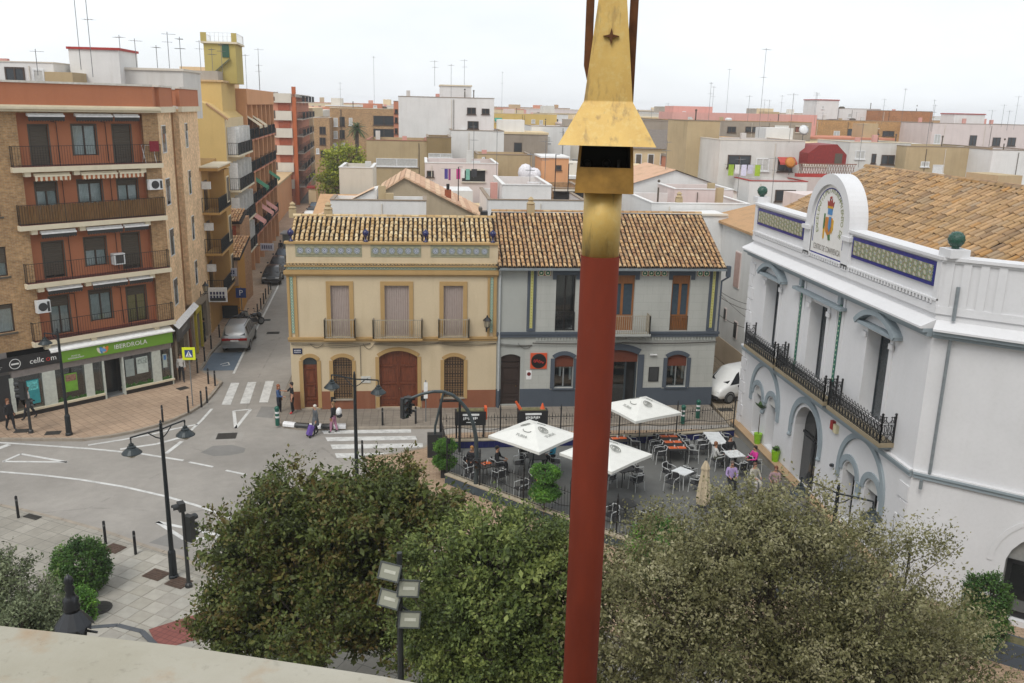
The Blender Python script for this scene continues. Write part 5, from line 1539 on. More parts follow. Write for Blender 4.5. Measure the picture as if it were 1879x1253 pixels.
# low house with the garage
lo = thing("low_house", "low ochre house with tiled lean-to roofs and a dark garage mouth", "house", (-14.6, 67.7, 0))
w = MB()
w.wall(-1.6, .65, 0, 2.6, [(-1.0, .5, 0, 1.05)], 0, .3); w.quad((.65, 0, 0), (-.1, 7, 0), (-.1, 7, 4.6), (.65, 0, 4.6))
w.build("wall", stucco("ochre_garage", C('#b8873c'), .05, .15), lo)
MB().box(-1.0, .3, 0, .5, .34, 1.05).build("garage_shade_sheet", DARK, lo)  # near black sheet painting the shade inside the open garage mouth
w = MB(); w.box(-1.6, .02, 2.6, .63, .3, 4.75).box(.2, -.03, 2.6, .55, .02, 4.7); w.build("upper_wall", stucco("patched_plaster", C('#b89a80'), .2, .4), lo)
w = MB(); w.box(-1.0, -.01, 3.0, .0, .02, 3.8); w.build("shutter", plain("pinkish_shutter", C('#b09a8c'), .8), lo)
tiled_roof(lo, "roof", (-1.8, -.25, 4.75), (1, 0, 0), Vector((0, 4.6, 1.1)).normalized(), 2.7, 4.6, roof_tile("pale_roof_clay", [(0, C('#b98f68')), (.4, C('#d0ab80')), (.7, C('#a87c58')), (1, C('#c99a6a'))]), TILE_BED, .1, .4, keep=120)
w = MB(); w.box(-1.8, 4.9, 0, .0, 9, 6.85); w.build("rear_wall", brick("rough_brick", C('#a8754e'), C('#b58a66'), C('#9a8468')), lo)
MB().box(-1.5, 4.86, 5.5, -.3, 4.9, 6.5).build("brick_patch", plain("raw_red_brick", C('#9a4a30'), .9, var=.3), lo)
tiled_roof(lo, "roof", (-2.0, 4.6, 6.85), (1, 0, 0), Vector((0, 3, .75)).normalized(), 2.2, 3.0, roof_tile("pale_roof_clay", None), TILE_BED, .1, .4, keep=60)
ps = thing("parking_sign", "square blue parking sign with a white P in front of the ochre garage wall", "sign", (-13.72, 67.3, 0))
MB().bar((0, 0, 0), (0, 0, 2.6), .035, 8).build("post", plain("galvanised", C('#8d9090', .8), .45, .5), ps); MB().box(-.38, -.06, 1.75, .38, -.035, 2.5).build("plate", plain("sign_blue", C('#1f3a78'), .35), ps)
text("P", .62, WL, ps, (0, -.065, 2.12))

# yellow gabled block with its roof tower
yb_ = thing("apartment_block", "tall yellow gabled block with a stair tower on its roof and white balconies", "building", sp(26, .45), R(93))
w = MB()
w.add([(0, 0, 0), (0, 6.5, 0), (0, 6.5, 17.6), (0, 1.3, 15.9), (0, 0, 14.8), (11, 0, 0), (11, 6.5, 0), (11, 6.5, 17.6), (11, 1.3, 15.9), (11, 0, 14.8)],
  [(0, 1, 2, 3, 4), (9, 8, 7, 6, 5), (4, 3, 8, 9), (3, 2, 7, 8), (2, 1, 6, 7)])
w.box(3.2, .6, 14, 11, 9, 17.75).box(3.1, 2.6, 14, 3.2, 3.4, 18.2)
w.build("wall", YEL, yb_)
MB().box(3.05, .4, 17.75, 11, 9, 17.9).build("eaves_tiles", TILE_O, yb_)
MB().box(3.6, .9, 17.9, 11, 9, 18.65).build("terrace_parapet", stucco("grey_parapet", C('#a8a096'), .1, .2), yb_)
MB().add([(-.06, -.3, 14.75), (-.06, 1.4, 16.0), (.7, 1.4, 16.0), (.7, -.3, 14.75), (-.06, -.3, 14.6), (-.06, 1.4, 15.85)], [(0, 1, 2, 3), (0, 4, 5, 1)]).build("verge_tiles", TILE_O, yb_)
w = MB(); w.wall(0, 11, 0, 14.8, [], 0, .2); w.build("street_wall", CRM, yb_)
for z in (2.9, 5.85, 8.8, 11.75):
 balcony_front(yb_, .8, 9.8, z, .9, CREAMT, DKRAIL, None, False)
 for i in range(5): MB().box(1.2 + i * 1.75, -.86, z + .1, 2.2 + i * 1.75, -.85, z + .9).build("rail_panel", DKRAIL, yb_)
 for i in range(4):
  f = MB().box(1.1 + i * 2.2, -.06, z + .02, 2.3 + i * 2.2, -.001, z + 2.2).build("balcony_door", ALU, yb_)
  MB().box(1.2 + i * 2.2, -.07, z + .1, 2.2 + i * 2.2, -.06, z + 2.1).build("shutter", plain("white_shutter", C('#c4c4c0', .85), .6), f)
 for i in range(5): MB().box(.85 + i * 2.2, -.7, z + .02, 1.0 + i * 2.2, -.02, z + 2.3).build("balcony_screen", ALU, yb_)
MB().box(-.03, 4.0, 15.9, 0, 4.7, 16.4).build("vent_opening", DARK, yb_)
TOW = stucco("olive_tower", C('#b3a262'), .06, .2)
w = MB(); w.box(6.4, -.3, 17.7, 10.6, 2.4, 21.05); tw_o = w.build("roof_tower", TOW, yb_)
MB().box(6.2, -.5, 21.05, 10.8, 2.6, 21.2).build("tower_slab", CREAMT, tw_o)
railing(tw_o, None, [(6.3, -.4), (6.3, 2.5), (10.7, 2.5), (10.7, -.4), (6.3, -.4)], 21.2, 21.95, ALU, .35, .02, "railing", .02)
MB().box(6.25, 2.1, 21.2, 6.3, 2.6, 21.95).box(6.25, -.45, 21.2, 6.3, .0, 21.95).build("rail_panel", TOW, tw_o)
MB().box(6.34, .25, 19.9, 6.4, .85, 21.0).build("tower_door", plain("green_door", C('#2f5a44', .8), .5), tw_o)
st = MB(); st.add([(6.1, .2, 19.85), (6.1, 1.9, 18.4), (6.38, 1.9, 18.4), (6.38, .2, 19.85), (6.1, .2, 19.7), (6.1, 1.9, 18.25)], [(0, 1, 2, 3), (0, 4, 5, 1)]); st.build("outside_stair", plain("olive_stair", C('#6a6a4a', .8), .8), tw_o)

# red brick block with balconies and awnings
re_ = thing("apartment_block", "red brick block with peach parapet, dark balconies and pink awnings", "building", sp(37.3, 1.15), R(93))
MB().box(0, 0, 0, 23.5, 9, 15.9).build("wall", REDB, re_)
MB().box(-.03, -1.1, 15.9, 23.5, 9, 17.35).build("parapet", PEACH, re_)
MB().box(6, 1.5, 17.35, 14, 6, 19.4).build("roof_room", CRM, re_)
pr = MB()
for i in range(7): pr.box(i * 3.9 - .02, -1.0, 0, i * 3.9 + .45, -.001, 15.9)
pr.build("pier", PEACH, re_)["kind"] = "stuff"
for k, z in enumerate((3.2, 6.35, 9.5, 12.6)):
 for i in range(6):
  balcony_front(re_, i * 3.9 + .5, i * 3.9 + 3.85, z, 1.15, SAL, DKRAIL, None, True)
  f = MB().box(i * 3.9 + 1.2, -.06, z, i * 3.9 + 2.8, -.001, z + 2.2).build("balcony_door", BROWNF, re_); MB().box(i * 3.9 + 1.3, -.07, z + .1, i * 3.9 + 2.7, -.06, z + 2.1).build("pane", SHUT, f)
for s, z, m in ((2.0, 12.6, 'c'), (6, 12.6, 'c'), (1.2, 3.2, 'p'), (8.5, 3.2, 'p'), (12.5, 3.2, 'p'), (16.5, 6.3, 'g'), (5.0, 6.3, 'g')):
 a = MB(); a.add([(s, -.2, z + 2.5), (s + 2.6, -.2, z + 2.5), (s + 2.6, -1.9, z + 1.3), (s, -1.9, z + 1.3), (s, -1.9, z + 1.05), (s + 2.6, -1.9, z + 1.05)], [(0, 1, 2, 3), (3, 2, 5, 4)])
 a.build("awning", {'c': plain("cream_awning", C('#cbbda0'), .9), 'p': plain("pink_awning", C('#c98f86'), .9), 'g': plain("green_awning", C('#2f7a58'), .9)}[m], re_)
gs = MB(); gs.box(0, -.9, 2.8, 23.5, -.001, 3.0); gs.build("shop_canopy", PEACH, re_)
# striped white and red block, then two more
wb = thing("apartment_block", "white panelled block with red brick strips on its end wall further up the street", "building", sp(97, .7), R(93))
MB().box(0, 0, 0, 33, 9, 17.0).build("wall", SAL, wb)
for k in range(6):
 z = 2.6 + 2.7 * k
 MB().box(-.5, .4, z, -.001, 2.9, z + 1.45).build("white_panel", PALE, wb); MB().box(-.2, .7, z - 1.2, -.001, 2.5, z).build("brick_panel", plain("rust_panel", C('#9a4c30', .9), .9, var=.2), wb)
 MB().box(-.25, 2.9, z, -.001, 4.6, z + .25).build("ledge", PALE, wb); MB().box(-.05, 3.0, z + .3, -.001, 4.4, z + 1.5).build("window", SHUT, wb)
 for i in range(4): balcony_front(wb, 1.5 + i * 8, 7.5 + i * 8, z + .2, 1.2, PALE, DKRAIL)
MB().box(-.3, -.3, 17.0, 33, 9, 17.5).build("parapet", PALE, wb); MB().box(-.3, -.3, 0, .6, .3, 18.6).build("brick_pier", stucco("rust_pier", C('#b06038'), .06, .15), wb)
lb2 = thing("low_house", "low salmon roofed building in the gap before the white panelled block", "house", sp(63, 1), R(93)); MB().box(0, .5, 0, 33, 7, 5).build("wall", PEACH, lb2); MB().box(-.1, .3, 5, 33.1, 7.2, 5.3).build("roof", TILE_O, lb2)
for i, (s, L, h, m, lab) in enumerate(((131, 36, 15.2, CRM, "cream block with dark balconies near the far end of the street"), (168, 40, 14.5, PALE, "pale block at the far end of the street"), (209, 60, 15, SAL, "salmon block closing the view of the street"))):
 fb = thing("apartment_block", lab, "building", sp(s), R(93))
 MB().box(0, 0, 0, L, 10, h).build("wall", m, fb)
 for z in (3.4, 6.5, 9.6):
  for j in range(int(L / 9)): balcony_front(fb, j * 9 + 1, j * 9 + 6, z, 1.3, PALE, DKRAIL)

# ---- aerials
def aerial(x, y, z, h, label, group, el=7, boom=.9, rz=0.0, tilt=0):
 t = thing("tv_aerial", label, "aerial", (x, y, z), rz, group)
 MB().bar((0, 0, 0), (0, 0, h), .022, 5).build("mast", plain("aerial_grey", C('#7c7e80', .8), .5, .4), t)
 a = MB(); a.bar((-boom * .4, 0, h - .15), (boom * .6, 0, h - .15 + tilt), .014, 4)
 for i in range(el):
  x_ = -boom * .4 + boom * i / (el - 1); l = .28 - .018 * i
  a.bar((x_, -l, h - .15), (x_, l, h - .15), .009, 3)
 if el > 6:
  a.bar((-.35, 0, h * .72), (.3, 0, h * .72), .012, 4)
  for i in range(4): a.bar((-.35 + i * .2, -.35, h * .72), (-.35 + i * .2, .35, h * .72), .008, 3)
 a.build("antenna", plain("aerial_grey", None), t)
 return t
# ================================================================== the town behind
WHITEW = stucco("town_white", (.70, .695, .68, 1), .07, .26, stain_col=(.42, .40, .36, 1))
WHITEG = stucco("town_white_grey", (.62, .61, .58, 1), .1, .34, stain_col=(.34, .32, .28, 1))
TANW = stucco("town_tan", C('#b3a07e'), .09, .3, stain_col=C('#7d6c50'))
TANW2 = stucco("town_tan_dark", C('#8d7a58'), .09, .3)
PINKW = stucco("town_pinkish", C('#d3c6c2'), .06, .2)
PINKR = stucco("town_pink", C('#cf9d93'), .06, .2)
YELF = stucco("town_yellow", C('#cbb06a'), .06, .15)
OCHB = brick("ochre_brick", C('#b98a55'), C('#a87c4c'), C('#b09468'))
OCHD = brick("burnt_ochre_brick", C('#b0764a'), C('#a06a42'), C('#a08060'))
GREYB = stucco("town_grey_brown", C('#9a8f82'), .12, .35)
TERR = plain("red_roof_floor", C('#a4705a', .8), .9, var=.2)
RED_EDGE = plain("red_edge", C('#a8352f', .9), .7)
TEAL = plain("teal_awning", C('#2f8f7c', .9), .8)
REDA = plain("faded_red_awning", C('#b5483f', .9), .8)

rq = random.Random(17)
def blk(name, label, cat, x0, x1, y, d, z1, m, wins, cap):
 z0 = max(0, z1 - 3.2) if name in ('roof_room', 'roof_hut') else 0
 cx = (x0 + x1) / 2
 t = thing(name, label, cat, (cx, y, z0))
 L, H = (x1 - x0) / 2, z1 - z0
 F = H - .95 if z0 == 0 else H
 b = MB(); b.box(-L, 0, 0, L, d, F)
 if z0 == 0: b.box(-L, 0, F, L, .18, H).box(-L, d - .18, F, L, d, H).box(-L, .18, F, -L + .18, d - .18, H).box(L - .18, .18, F, L, d - .18, H)
 b.build("wall", m, t)
 if z0 == 0:
  MB().box(-L + .18, .18, F, L - .18, d - .18, F + .01).build("roof_floor", TERR if rq.random() < .6 else plain("grey_roof_floor", C('#9c968c', .8), .9, var=.2), t)
  cm = cap or plain("clay_coping", C('#9a8a78', .8), .9)
  MB().box(-L - .04, -.04, H, L + .04, .22, H + .07).box(-L - .04, .22, H, -L + .22, d, H + .07).box(L - .22, .22, H, L + .04, d, H + .07).build("parapet_cap", cm, t)
  for i in range(int(L * 2 / 2.6)):
   x, y = rq.uniform(-L + .5, L - .5), rq.uniform(.6, d - .6)
   q = rq.random(); e = MB()
   if q < .4: e.box(x - .25, y - .2, F, x + .25, y + .2, H + rq.uniform(.2, .9)); e.build("chimney_stack", rq.choice([TANW, WHITEG, PINKR]), t)
   elif q < .65: e.bar((x, y, F), (x, y, H + rq.uniform(.4, 1.2)), .07, 6); e.ball((x, y, H + 1.0), .12, n=6, m=4); e.build("vent_pipe", SHUT, t)
   elif q < .8: e.lathe([(.5, F), (.55, F + 1.2), (.3, F + 1.35)], 10, (x, y, 0)); e.build("water_tank", rq.choice([ALU, SHUT]), t)
   else: e.box(x - .5, y - .2, F + .1, x + .4, y + .3, F + .8); e.build("air_conditioner", ALU, t)
  for i in range(int(L * 2 / 4.5)):
   x = rq.uniform(-L + .3, L - .3); e = MB(); e.tube([(x, -.06, H - .2), (x, -.06, H * rq.uniform(.3, .7)), (x + rq.uniform(-.6, .6), -.06, H * .25)], .035, 5); e.build("drainpipe", rq.choice([SHUT, PALE]), t)
 elif cap is not None:
  MB().box(-L - .1, -.1, H, L + .1, d + .1, H + .15).build("parapet_cap", cap, t)
 for w in wins:
  a, c, u, v = w[0] - cx, w[1] - cx, w[2] - z0, w[3] - z0
  k = w[4] if len(w) > 4 else 0
  f = MB(); e = .09
  if k in (2, 6):
   MB().box(a, -.03, u, c, .0, v).build("recess_panel", DARK if k == 2 else REDB, t)  # flat panel; the near black version paints the shade of an open recess
   p = MB(); p.box(a - .1, -.25, v, c + .1, 0, v + .12).box(a - .05, -.16, u - .1, c + .05, 0, u); p.build("ledge", PALE, t)
   if k == 6:
    rl = railing(t, None, [(a, -.12), (c, -.12)], u, u + .8, IRON, .3, .02)
    MB().box(a + (c - a) * .55, -.06, u + .1, c - .2, -.03, v - .2).build("pane", SHUT, t)
   continue
  f.box(a, -.07, u, a + e, -.001, v).box(c - e, -.07, u, c, -.001, v).box(a + e, -.07, u, c - e, -.001, u + e).box(a + e, -.07, v - e, c - e, -.001, v)
  if c - a > .9: f.box((a + c) / 2 - .05, -.07, u + e, (a + c) / 2 + .05, -.001, v - e)
  f.box(a - .08, -.12, u - .08, c + .08, -.001, u)
  fo = f.build("window", ALU if k in (0, 3, 5) else BROWNF, t)
  pm = {0: plain("white_shutter", C('#c4c4c0', .85), .6), 5: ALU}.get(k, plain("town_pane", C('#3b4248', .6), .12))
  MB().box(a + e, -.04, u + e, c - e, -.002, v - e).build("pane" if k != 5 else "white_door", pm, fo)
  if k in (3, 4):
   MB().add([(a - .1, -.05, v + .1), (c + .1, -.05, v + .1), (c + .1, -.8, v - .35), (a - .1, -.8, v - .35), (a - .1, -.8, v - .55), (c + .1, -.8, v - .55)], [(0, 1, 2, 3), (3, 2, 5, 4)]).build("awning", TEAL if k == 3 else REDA, fo)
 return t

blk('town_house', 'brown brick flats with glazed balconies behind the palm', 'building', -14.84, -4.04, 150, 14, 15.47, BRK, [(-14.27, -13.61, 12.54, 13.91), (-11.82, -11.24, 12.76, 13.96), (-14.33, -13.67, 10.63, 11.84), (-7.86, -4.43, 12.9, 14.39, 1), (-7.89, -4.45, 10.98, 12.31, 1), (-13.31, -12.47, 12.57, 14.1, 1), (-13.36, -12.52, 10.65, 12.03, 1), (-14.39, -13.72, 8.8, 9.92), (-13.16, -12.48, 8.82, 9.95)], CREAMT)
blk('town_house', 'lower tan brick flats left of the palm', 'building', -17.03, -14.57, 146, 12, 13.93, BRK, [(-16.15, -15.16, 11.42, 12.58, 1), (-16.2, -15.22, 9.73, 10.9, 1), (-16.78, -16.29, 8.35, 9.19), (-16.1, -15.11, 7.86, 8.95, 1)], PALE)
blk('roof_room', 'small pink rooftop room above the brown flats', 'roof room', -9.55, -6.54, 151, 4, 16.28, SAL, [(-7.88, -7.27, 15.6, 16.02)], None)
blk('town_house', 'large white blank walled block with a few windows at its right end', 'building', -2.76, 8.74, 110, 14, 17.15, WHITEW, [(5.46, 6.53, 15.25, 16.06, 1), (7.24, 8.18, 15.29, 15.97, 1), (5.54, 6.88, 13.53, 14.47, 1)], None)
blk('roof_room', 'white stair room on top of the large white block', 'roof room', 2.29, 6.07, 112, 5, 18.54, WHITEW, [], CREAMT)
blk('town_house', 'orange balconied flats squeezed behind the large white block', 'building', -3.46, -2.86, 114, 8, 16.58, SAL, [(-3.34, -2.94, 15.15, 15.66, 1), (-3.35, -2.96, 14.03, 14.68, 1), (-3.37, -2.97, 12.7, 13.36, 1)], None)
blk('town_house', 'lower white block in front of the large white one', 'building', 3.37, 9.46, 104, 8, 13.49, WHITEW, [], None)
blk('town_house', 'long tan rendered wall of a flat roofed workshop', 'building', -5.75, 0.52, 95, 10, 12.56, TANW, [(-4.77, -0.46, 9.91, 10.74)], TERR)
blk('town_house', 'tan block with dark brown upper storey', 'building', 0.52, 3.07, 94.6, 8, 12.99, TANW2, [(0.68, 3.19, 10.89, 11.36)], None)
blk('town_house', 'plain pale grey roof box beside the lime tree', 'building', -6.81, -4.05, 75, 6, 11.07, PALE, [], WHITEW)
blk('town_house', 'white terrace house with washing hung under a tin canopy', 'building', 0.29, 6.97, 82, 8, 11.13, PINKW, [(0.44, 1.08, 9.86, 10.44, 1), (3.67, 5.79, 9.53, 10.54, 2)], WHITEW)
blk('town_house', 'yellow flats far behind with a teal awning', 'building', 14.36, 26.93, 180, 12, 14.97, YELF, [(14.48, 15.8, 13.29, 14.0, 3), (16.34, 16.9, 12.89, 13.82), (17.43, 18.22, 12.7, 13.85), (19.06, 19.96, 13.16, 13.88), (21.8, 22.59, 13.21, 13.94), (23.45, 24.13, 13.03, 13.86)], CREAMT)
blk('town_house', 'salmon flats under the yellow ones', 'building', 13.45, 21.42, 168, 8, 12.15, SAL, [(15.6, 17.05, 10.56, 11.62, 1), (17.85, 19.72, 10.81, 11.67, 1)], None)
blk('town_house', 'white houses with red railings far behind the shed', 'building', 17.07, 23.25, 140, 10, 13.43, WHITEW, [(19.17, 20.06, 10.94, 11.92)], None)
blk('roof_hut', 'orange plastered roof hut with a white flat roof', 'hut', 11.39, 14.02, 85, 5, 11.59, PEACH, [(12.78, 13.32, 10.47, 10.93, 1)], WHITEW)
blk('town_house', 'tan low wall house left of the orange hut', 'building', 5.55, 11.05, 90, 6, 11.56, TANW, [(5.99, 6.32, 10.88, 11.31)], None)
blk('town_house', 'long white party wall close behind the grey house', 'building', 4.47, 11.18, 60, 9, 10.09, WHITEW, [], None)
blk('town_house', 'taller white party wall behind the grey house', 'building', 5.51, 8.91, 61, 8, 11.02, WHITEW, [], WHITEW)
blk('town_house', 'brown lattice fronted terrace room behind the grey house', 'building', 9.73, 12.13, 66, 6, 10.39, BRK, [(9.82, 12.09, 9.51, 10.22, 2)], None)
blk('yard_wall', 'low white yard wall at the foot of the gabled house', 'wall', -5.83, 0.27, 57.5, 3, 10.22, WHITEW, [], None)
blk('town_house', 'tan tall blank gable wall beyond the white gabled house', 'building', 25.72, 28.98, 86, 7, 15.31, TANW, [], None)
blk('roof_room', 'white rooftop room with air conditioners on the tan gable', 'roof room', 28.40, 30.34, 90, 4, 15.17, WHITEW, [], None)
blk('town_house', 'white flats with a washing line and one red awning', 'building', 27.11, 35.16, 80, 9, 13.74, WHITEG, [(27.93, 30.11, 11.27, 12.42, 1), (30.64, 31.9, 11.0, 12.17), (32.72, 34.16, 10.98, 12.2, 4)], PALE)
blk('town_house', 'lower white house with a red eaves line and a wide dark window', 'building', 28.71, 33.99, 76, 4, 10.38, WHITEW, [(31.12, 32.98, 8.63, 9.66, 1)], RED_EDGE)
blk('town_house', 'pale pink low wall house right of the gabled one', 'building', 19.10, 23.70, 66, 5, 10.45, PINKW, [], WHITEW)
blk('town_house', 'long white wall close behind the alley', 'building', 15.81, 22.81, 60, 8, 9.99, WHITEW, [], WHITEW)
blk('town_house', 'cream rear wall with little openings', 'building', 45.40, 52.23, 92, 8, 13.38, WHITEG, [(46.11, 47.2, 11.64, 12.54), (49.1, 50.59, 11.12, 12.13, 1), (47.98, 48.48, 11.2, 12.23, 1)], CREAMT)
blk('town_house', 'long tan rear wall of flats with white door openings', 'building', 50.68, 60.27, 90, 9, 13.13, TANW, [(53.85, 55.09, 10.41, 11.3, 5), (52.46, 53.4, 11.06, 11.62), (58.16, 60.06, 10.13, 11.14, 5)], None)
blk('town_house', 'white side wall at the far right behind the tiled roof', 'building', 57.65, 63.44, 86, 9, 13.07, WHITEW, [], None)
blk('town_house', 'ochre brick flats with red recessed balconies on the skyline', 'building', 66.72, 88.61, 150, 12, 15.25, OCHB, [(70.82, 71.91, 12.57, 13.47), (73.32, 75.26, 12.63, 13.88, 1), (75.88, 78.82, 12.7, 13.93, 6), (79.69, 81.8, 12.76, 13.64, 1), (83.21, 84.2, 12.8, 13.43), (85.7, 87.05, 12.48, 13.48, 1)], GREYB)
blk('town_house', 'brown topped block at the end of the ochre flats', 'building', 79.90, 89.54, 152, 10, 17.03, OCHD, [], None)
blk('roof_room', 'white stair room with red roof edge on the skyline', 'roof room', 69.69, 74.02, 156, 5, 18.61, WHITEW, [(70.9, 71.37, 17.1, 17.65)], RED_EDGE)
blk('town_house', 'white roof storey beside the red edged stair room', 'building', 74.68, 82.47, 157, 8, 17.25, WHITEW, [(76.41, 77.12, 15.7, 16.44), (80.93, 81.84, 15.89, 16.54)], None)
blk('town_house', 'grey and pink flats with a red string line at the far right', 'building', 82.78, 100.55, 140, 12, 15.18, PINKW, [(83.3, 84.39, 11.92, 13.46), (89.45, 90.68, 11.68, 13.4, 1), (93.49, 94.87, 11.75, 13.13, 1), (96.15, 97.55, 11.8, 13.18, 1)], GREYB)
blk('roof_room', 'small white roof room with pink top at the far right', 'roof room', 87.51, 92.85, 142, 4, 16.69, WHITEW, [], RED_EDGE)
blk('town_house', 'long grey brown flats behind the white ones', 'building', 34.57, 56.93, 128, 12, 14.97, GREYB, [(44.26, 45.56, 13.35, 14.18, 1), (46.96, 49.01, 13.42, 14.23, 1), (49.25, 50.49, 13.45, 14.27, 1), (51.38, 53.46, 13.5, 14.47, 5), (54.53, 56.29, 13.56, 14.38, 6)], OCHB)
blk('roof_room', 'pink roof terrace walls on the skyline', 'roof room', 38.19, 61.24, 136, 8, 16.06, PINKR, [], None)
blk('roof_room', 'taller pink stair room at the left of the skyline terrace', 'roof room', 38.85, 45.09, 138, 5, 16.95, PINKR, [(40.29, 40.87, 15.37, 16.18)], None)
blk('town_house', 'grey washed wall with a line of air conditioners', 'building', 28.21, 35.88, 120, 8, 14.83, GREYB, [], None)

def gable(name, label, pts, y, d, m, cap_m, extra=0.0):
 """house whose gable end faces the square: outline in xz, swept back"""
 cx = sum(p[0] for p in pts) / len(pts)
 t = thing(name, label, "building", (cx, y, 0))
 MB().prism([(p[0] - cx, p[1]) for p in pts], 0, d).build("wall", m, t)
 return t, cx
gp = [(-3.1, 0), (4.6, 0), (4.6, 8.5), (3.9, 8.8), (-1.2, 11.4), (-3.1, 10.2)]
t, cx = gable("gabled_house", "grey gabled house with pink tiled verge and a brick chimney behind the cream house", gp, 62, 8, stucco("bare_render", C('#b3a48c'), .12, .3), None)
v = MB()
for p, q in (((-3.1, 10.2), (-1.2, 11.4)), ((-1.2, 11.4), (4.9, 8.35))):
 dx, dz = q[0] - p[0], q[1] - p[1]; n = int(math.hypot(dx, dz) / .4)
 for i in range(n):
  a, b_ = i / n, (i + 1) / n
  v.add([(p[0] + dx * a - cx, -.25, p[1] + dz * a + .04), (p[0] + dx * b_ - cx, -.25, p[1] + dz * b_ + .10), (p[0] + dx * b_ - cx, 8, p[1] + dz * b_ + .10), (p[0] + dx * a - cx, 8, p[1] + dz * a + .04),
    (p[0] + dx * a - cx, -.25, p[1] + dz * a - .06), (p[0] + dx * b_ - cx, -.25, p[1] + dz * b_ - .06)], [(0, 1, 2, 3), (0, 4, 5, 1)])
v.build("verge_tiles", roof_tile("pink_roof_clay", [(0, C('#c9a284')), (.5, C('#d8b898')), (1, C('#b98c70'))]), t)["kind"] = "stuff"
c = MB(); c.box(1.6 - cx, .6, 9.6, 2.05 - cx, 1.0, 10.5); c.build("chimney", plain("chimney_red", C('#9a5438', .8), .9), t); MB().bar((1.82 - cx, .8, 10.5), (1.82 - cx, .8, 10.9), .12, 8).build("chimney_pot", IRON, t)
MB().box(2.0, 3, 9.4, 3.4, 3.1, 9.9).build("solar_panel", plain("black_panel", (.02, .02, .025, 1), .3), t) if False else None
t, cx = gable("white_shed", "white wall rising in a slope to the left of the gabled house", [(-7.2, 0), (-3.0, 0), (-3.0, 10.7), (-3.4, 10.6), (-6.9, 8.8), (-7.2, 8.7)], 60, 3, WHITEW, None)
MB().add([(-7.3 - cx, -.15, 8.72), (-3.2 - cx, -.15, 10.78), (-3.2 - cx, 1.6, 10.78), (-7.3 - cx, 1.6, 8.72)], [(0, 1, 2, 3)]).build("verge_tiles", roof_tile("pink_roof_clay", None), t)
lt_ = thing("low_house", "tan walled low house with an old tiled roof beside the street", "house", (-6.2, 68, 0))
MB().box(-2.0, 0, 0, 3.0, 6, 7.9).build("wall", TANW, lt_); MB().add([(-2.1, -.2, 7.9), (3, -.2, 7.9), (3, 6, 9.0), (-2.1, 6, 9.0)], [(0, 1, 2, 3)]).build("roof", roof_tile("pale_roof_clay", None), lt_)
MB().box(-2.4, -.6, 6.6, -1.8, .5, 8.0).build("red_box", plain("red_brown_box", C('#7a3428', .8), .6), lt_)
gp = [(17.4, 0), (26.2, 0), (26.2, 9.75), (20.8, 11.45), (17.4, 10.4)]
t, cx = gable("gabled_house", "wide white gabled house to the right of the tall pole", gp, 72, 10, WHITEW, None)
v = MB(); v.add([(17.2 - cx, -.2, 10.38), (20.8 - cx, -.2, 11.52), (20.8 - cx, 10, 11.52), (17.2 - cx, 10, 10.38), (26.4 - cx, -.2, 9.72), (26.4 - cx, 10, 9.72)], [(0, 1, 2, 3), (1, 4, 5, 2)]); v.build("roof", roof_tile("pink_roof_clay", None), t)
h = thing("town_house", "house with a dark grey hipped roof and cream walls right of the pole", "building", (28.3, 105, 0))
MB().box(-4.2, 0, 0, 3.4, 8, 11.8).build("wall", CRM, h)
MB().add([(-4.5, -.3, 11.8), (3.6, -.3, 11.8), (3.6, 8, 11.8), (-4.5, 8, 11.8), (-3.2, 3.5, 13.95), (3.6, 3.5, 13.95)], [(0, 1, 5, 4), (1, 2, 5), (2, 3, 4, 5), (3, 0, 4)]).build("roof", plain("grey_brown_roof", C('#7d746c', .8), .9, var=.2), h)
for i in range(4):
 f = MB().box(-3.0 + i * 1.5, -.05, 9.9, -2.2 + i * 1.5, -.001, 11.2).build("window", ALU, h); MB().box(-2.9 + i * 1.5, -.06, 10.0, -2.3 + i * 1.5, -.05, 11.1).build("pane", SHUT, f)
rh = thing("roof_hut", "dark red roof hut with a lattice balcony behind the crest", "hut", (36.4, 78, 9.5))
MB().add([(-1.7, 0, 2.3), (1.9, 0, 2.3), (1.9, 0, 3.2), (.9, 0, 4.1), (-.8, 0, 4.0), (-1.7, 0, 3.3), (-1.7, 4, 2.3), (1.9, 4, 2.3), (1.9, 4, 3.2), (.9, 4, 4.1), (-.8, 4, 4.0), (-1.7, 4, 3.3)],
   [(0, 1, 2, 3, 4, 5), (5, 4, 10, 11), (4, 3, 9, 10), (3, 2, 8, 9), (1, 7, 8, 2), (0, 5, 11, 6)]).build("wall", plain("oxblood_metal", C('#8a2420', .8), .6, var=.2), rh)
MB().box(.8, -.03, 2.4, 1.5, 0, 3.3).build("door", SHUT, rh)
la = MB()
for i in range(22):
 la.bar((-2.7 + i * .24, -.5, 1.5), (-2.45 + i * .24, -.5, 2.35), .025, 3).bar((-2.45 + i * .24, -.5, 1.5), (-2.7 + i * .24, -.5, 2.35), .025, 3)
la.box(-2.8, -.55, 2.35, 2.7, -.45, 2.42); la.build("lattice_rail", plain("brown_lattice", C('#8a5a48', .8), .7), rh)["kind"] = "stuff"
MB().box(-2.8, -.6, 1.2, 2.7, 0, 1.5).build("floor_slab", RED_EDGE, rh)
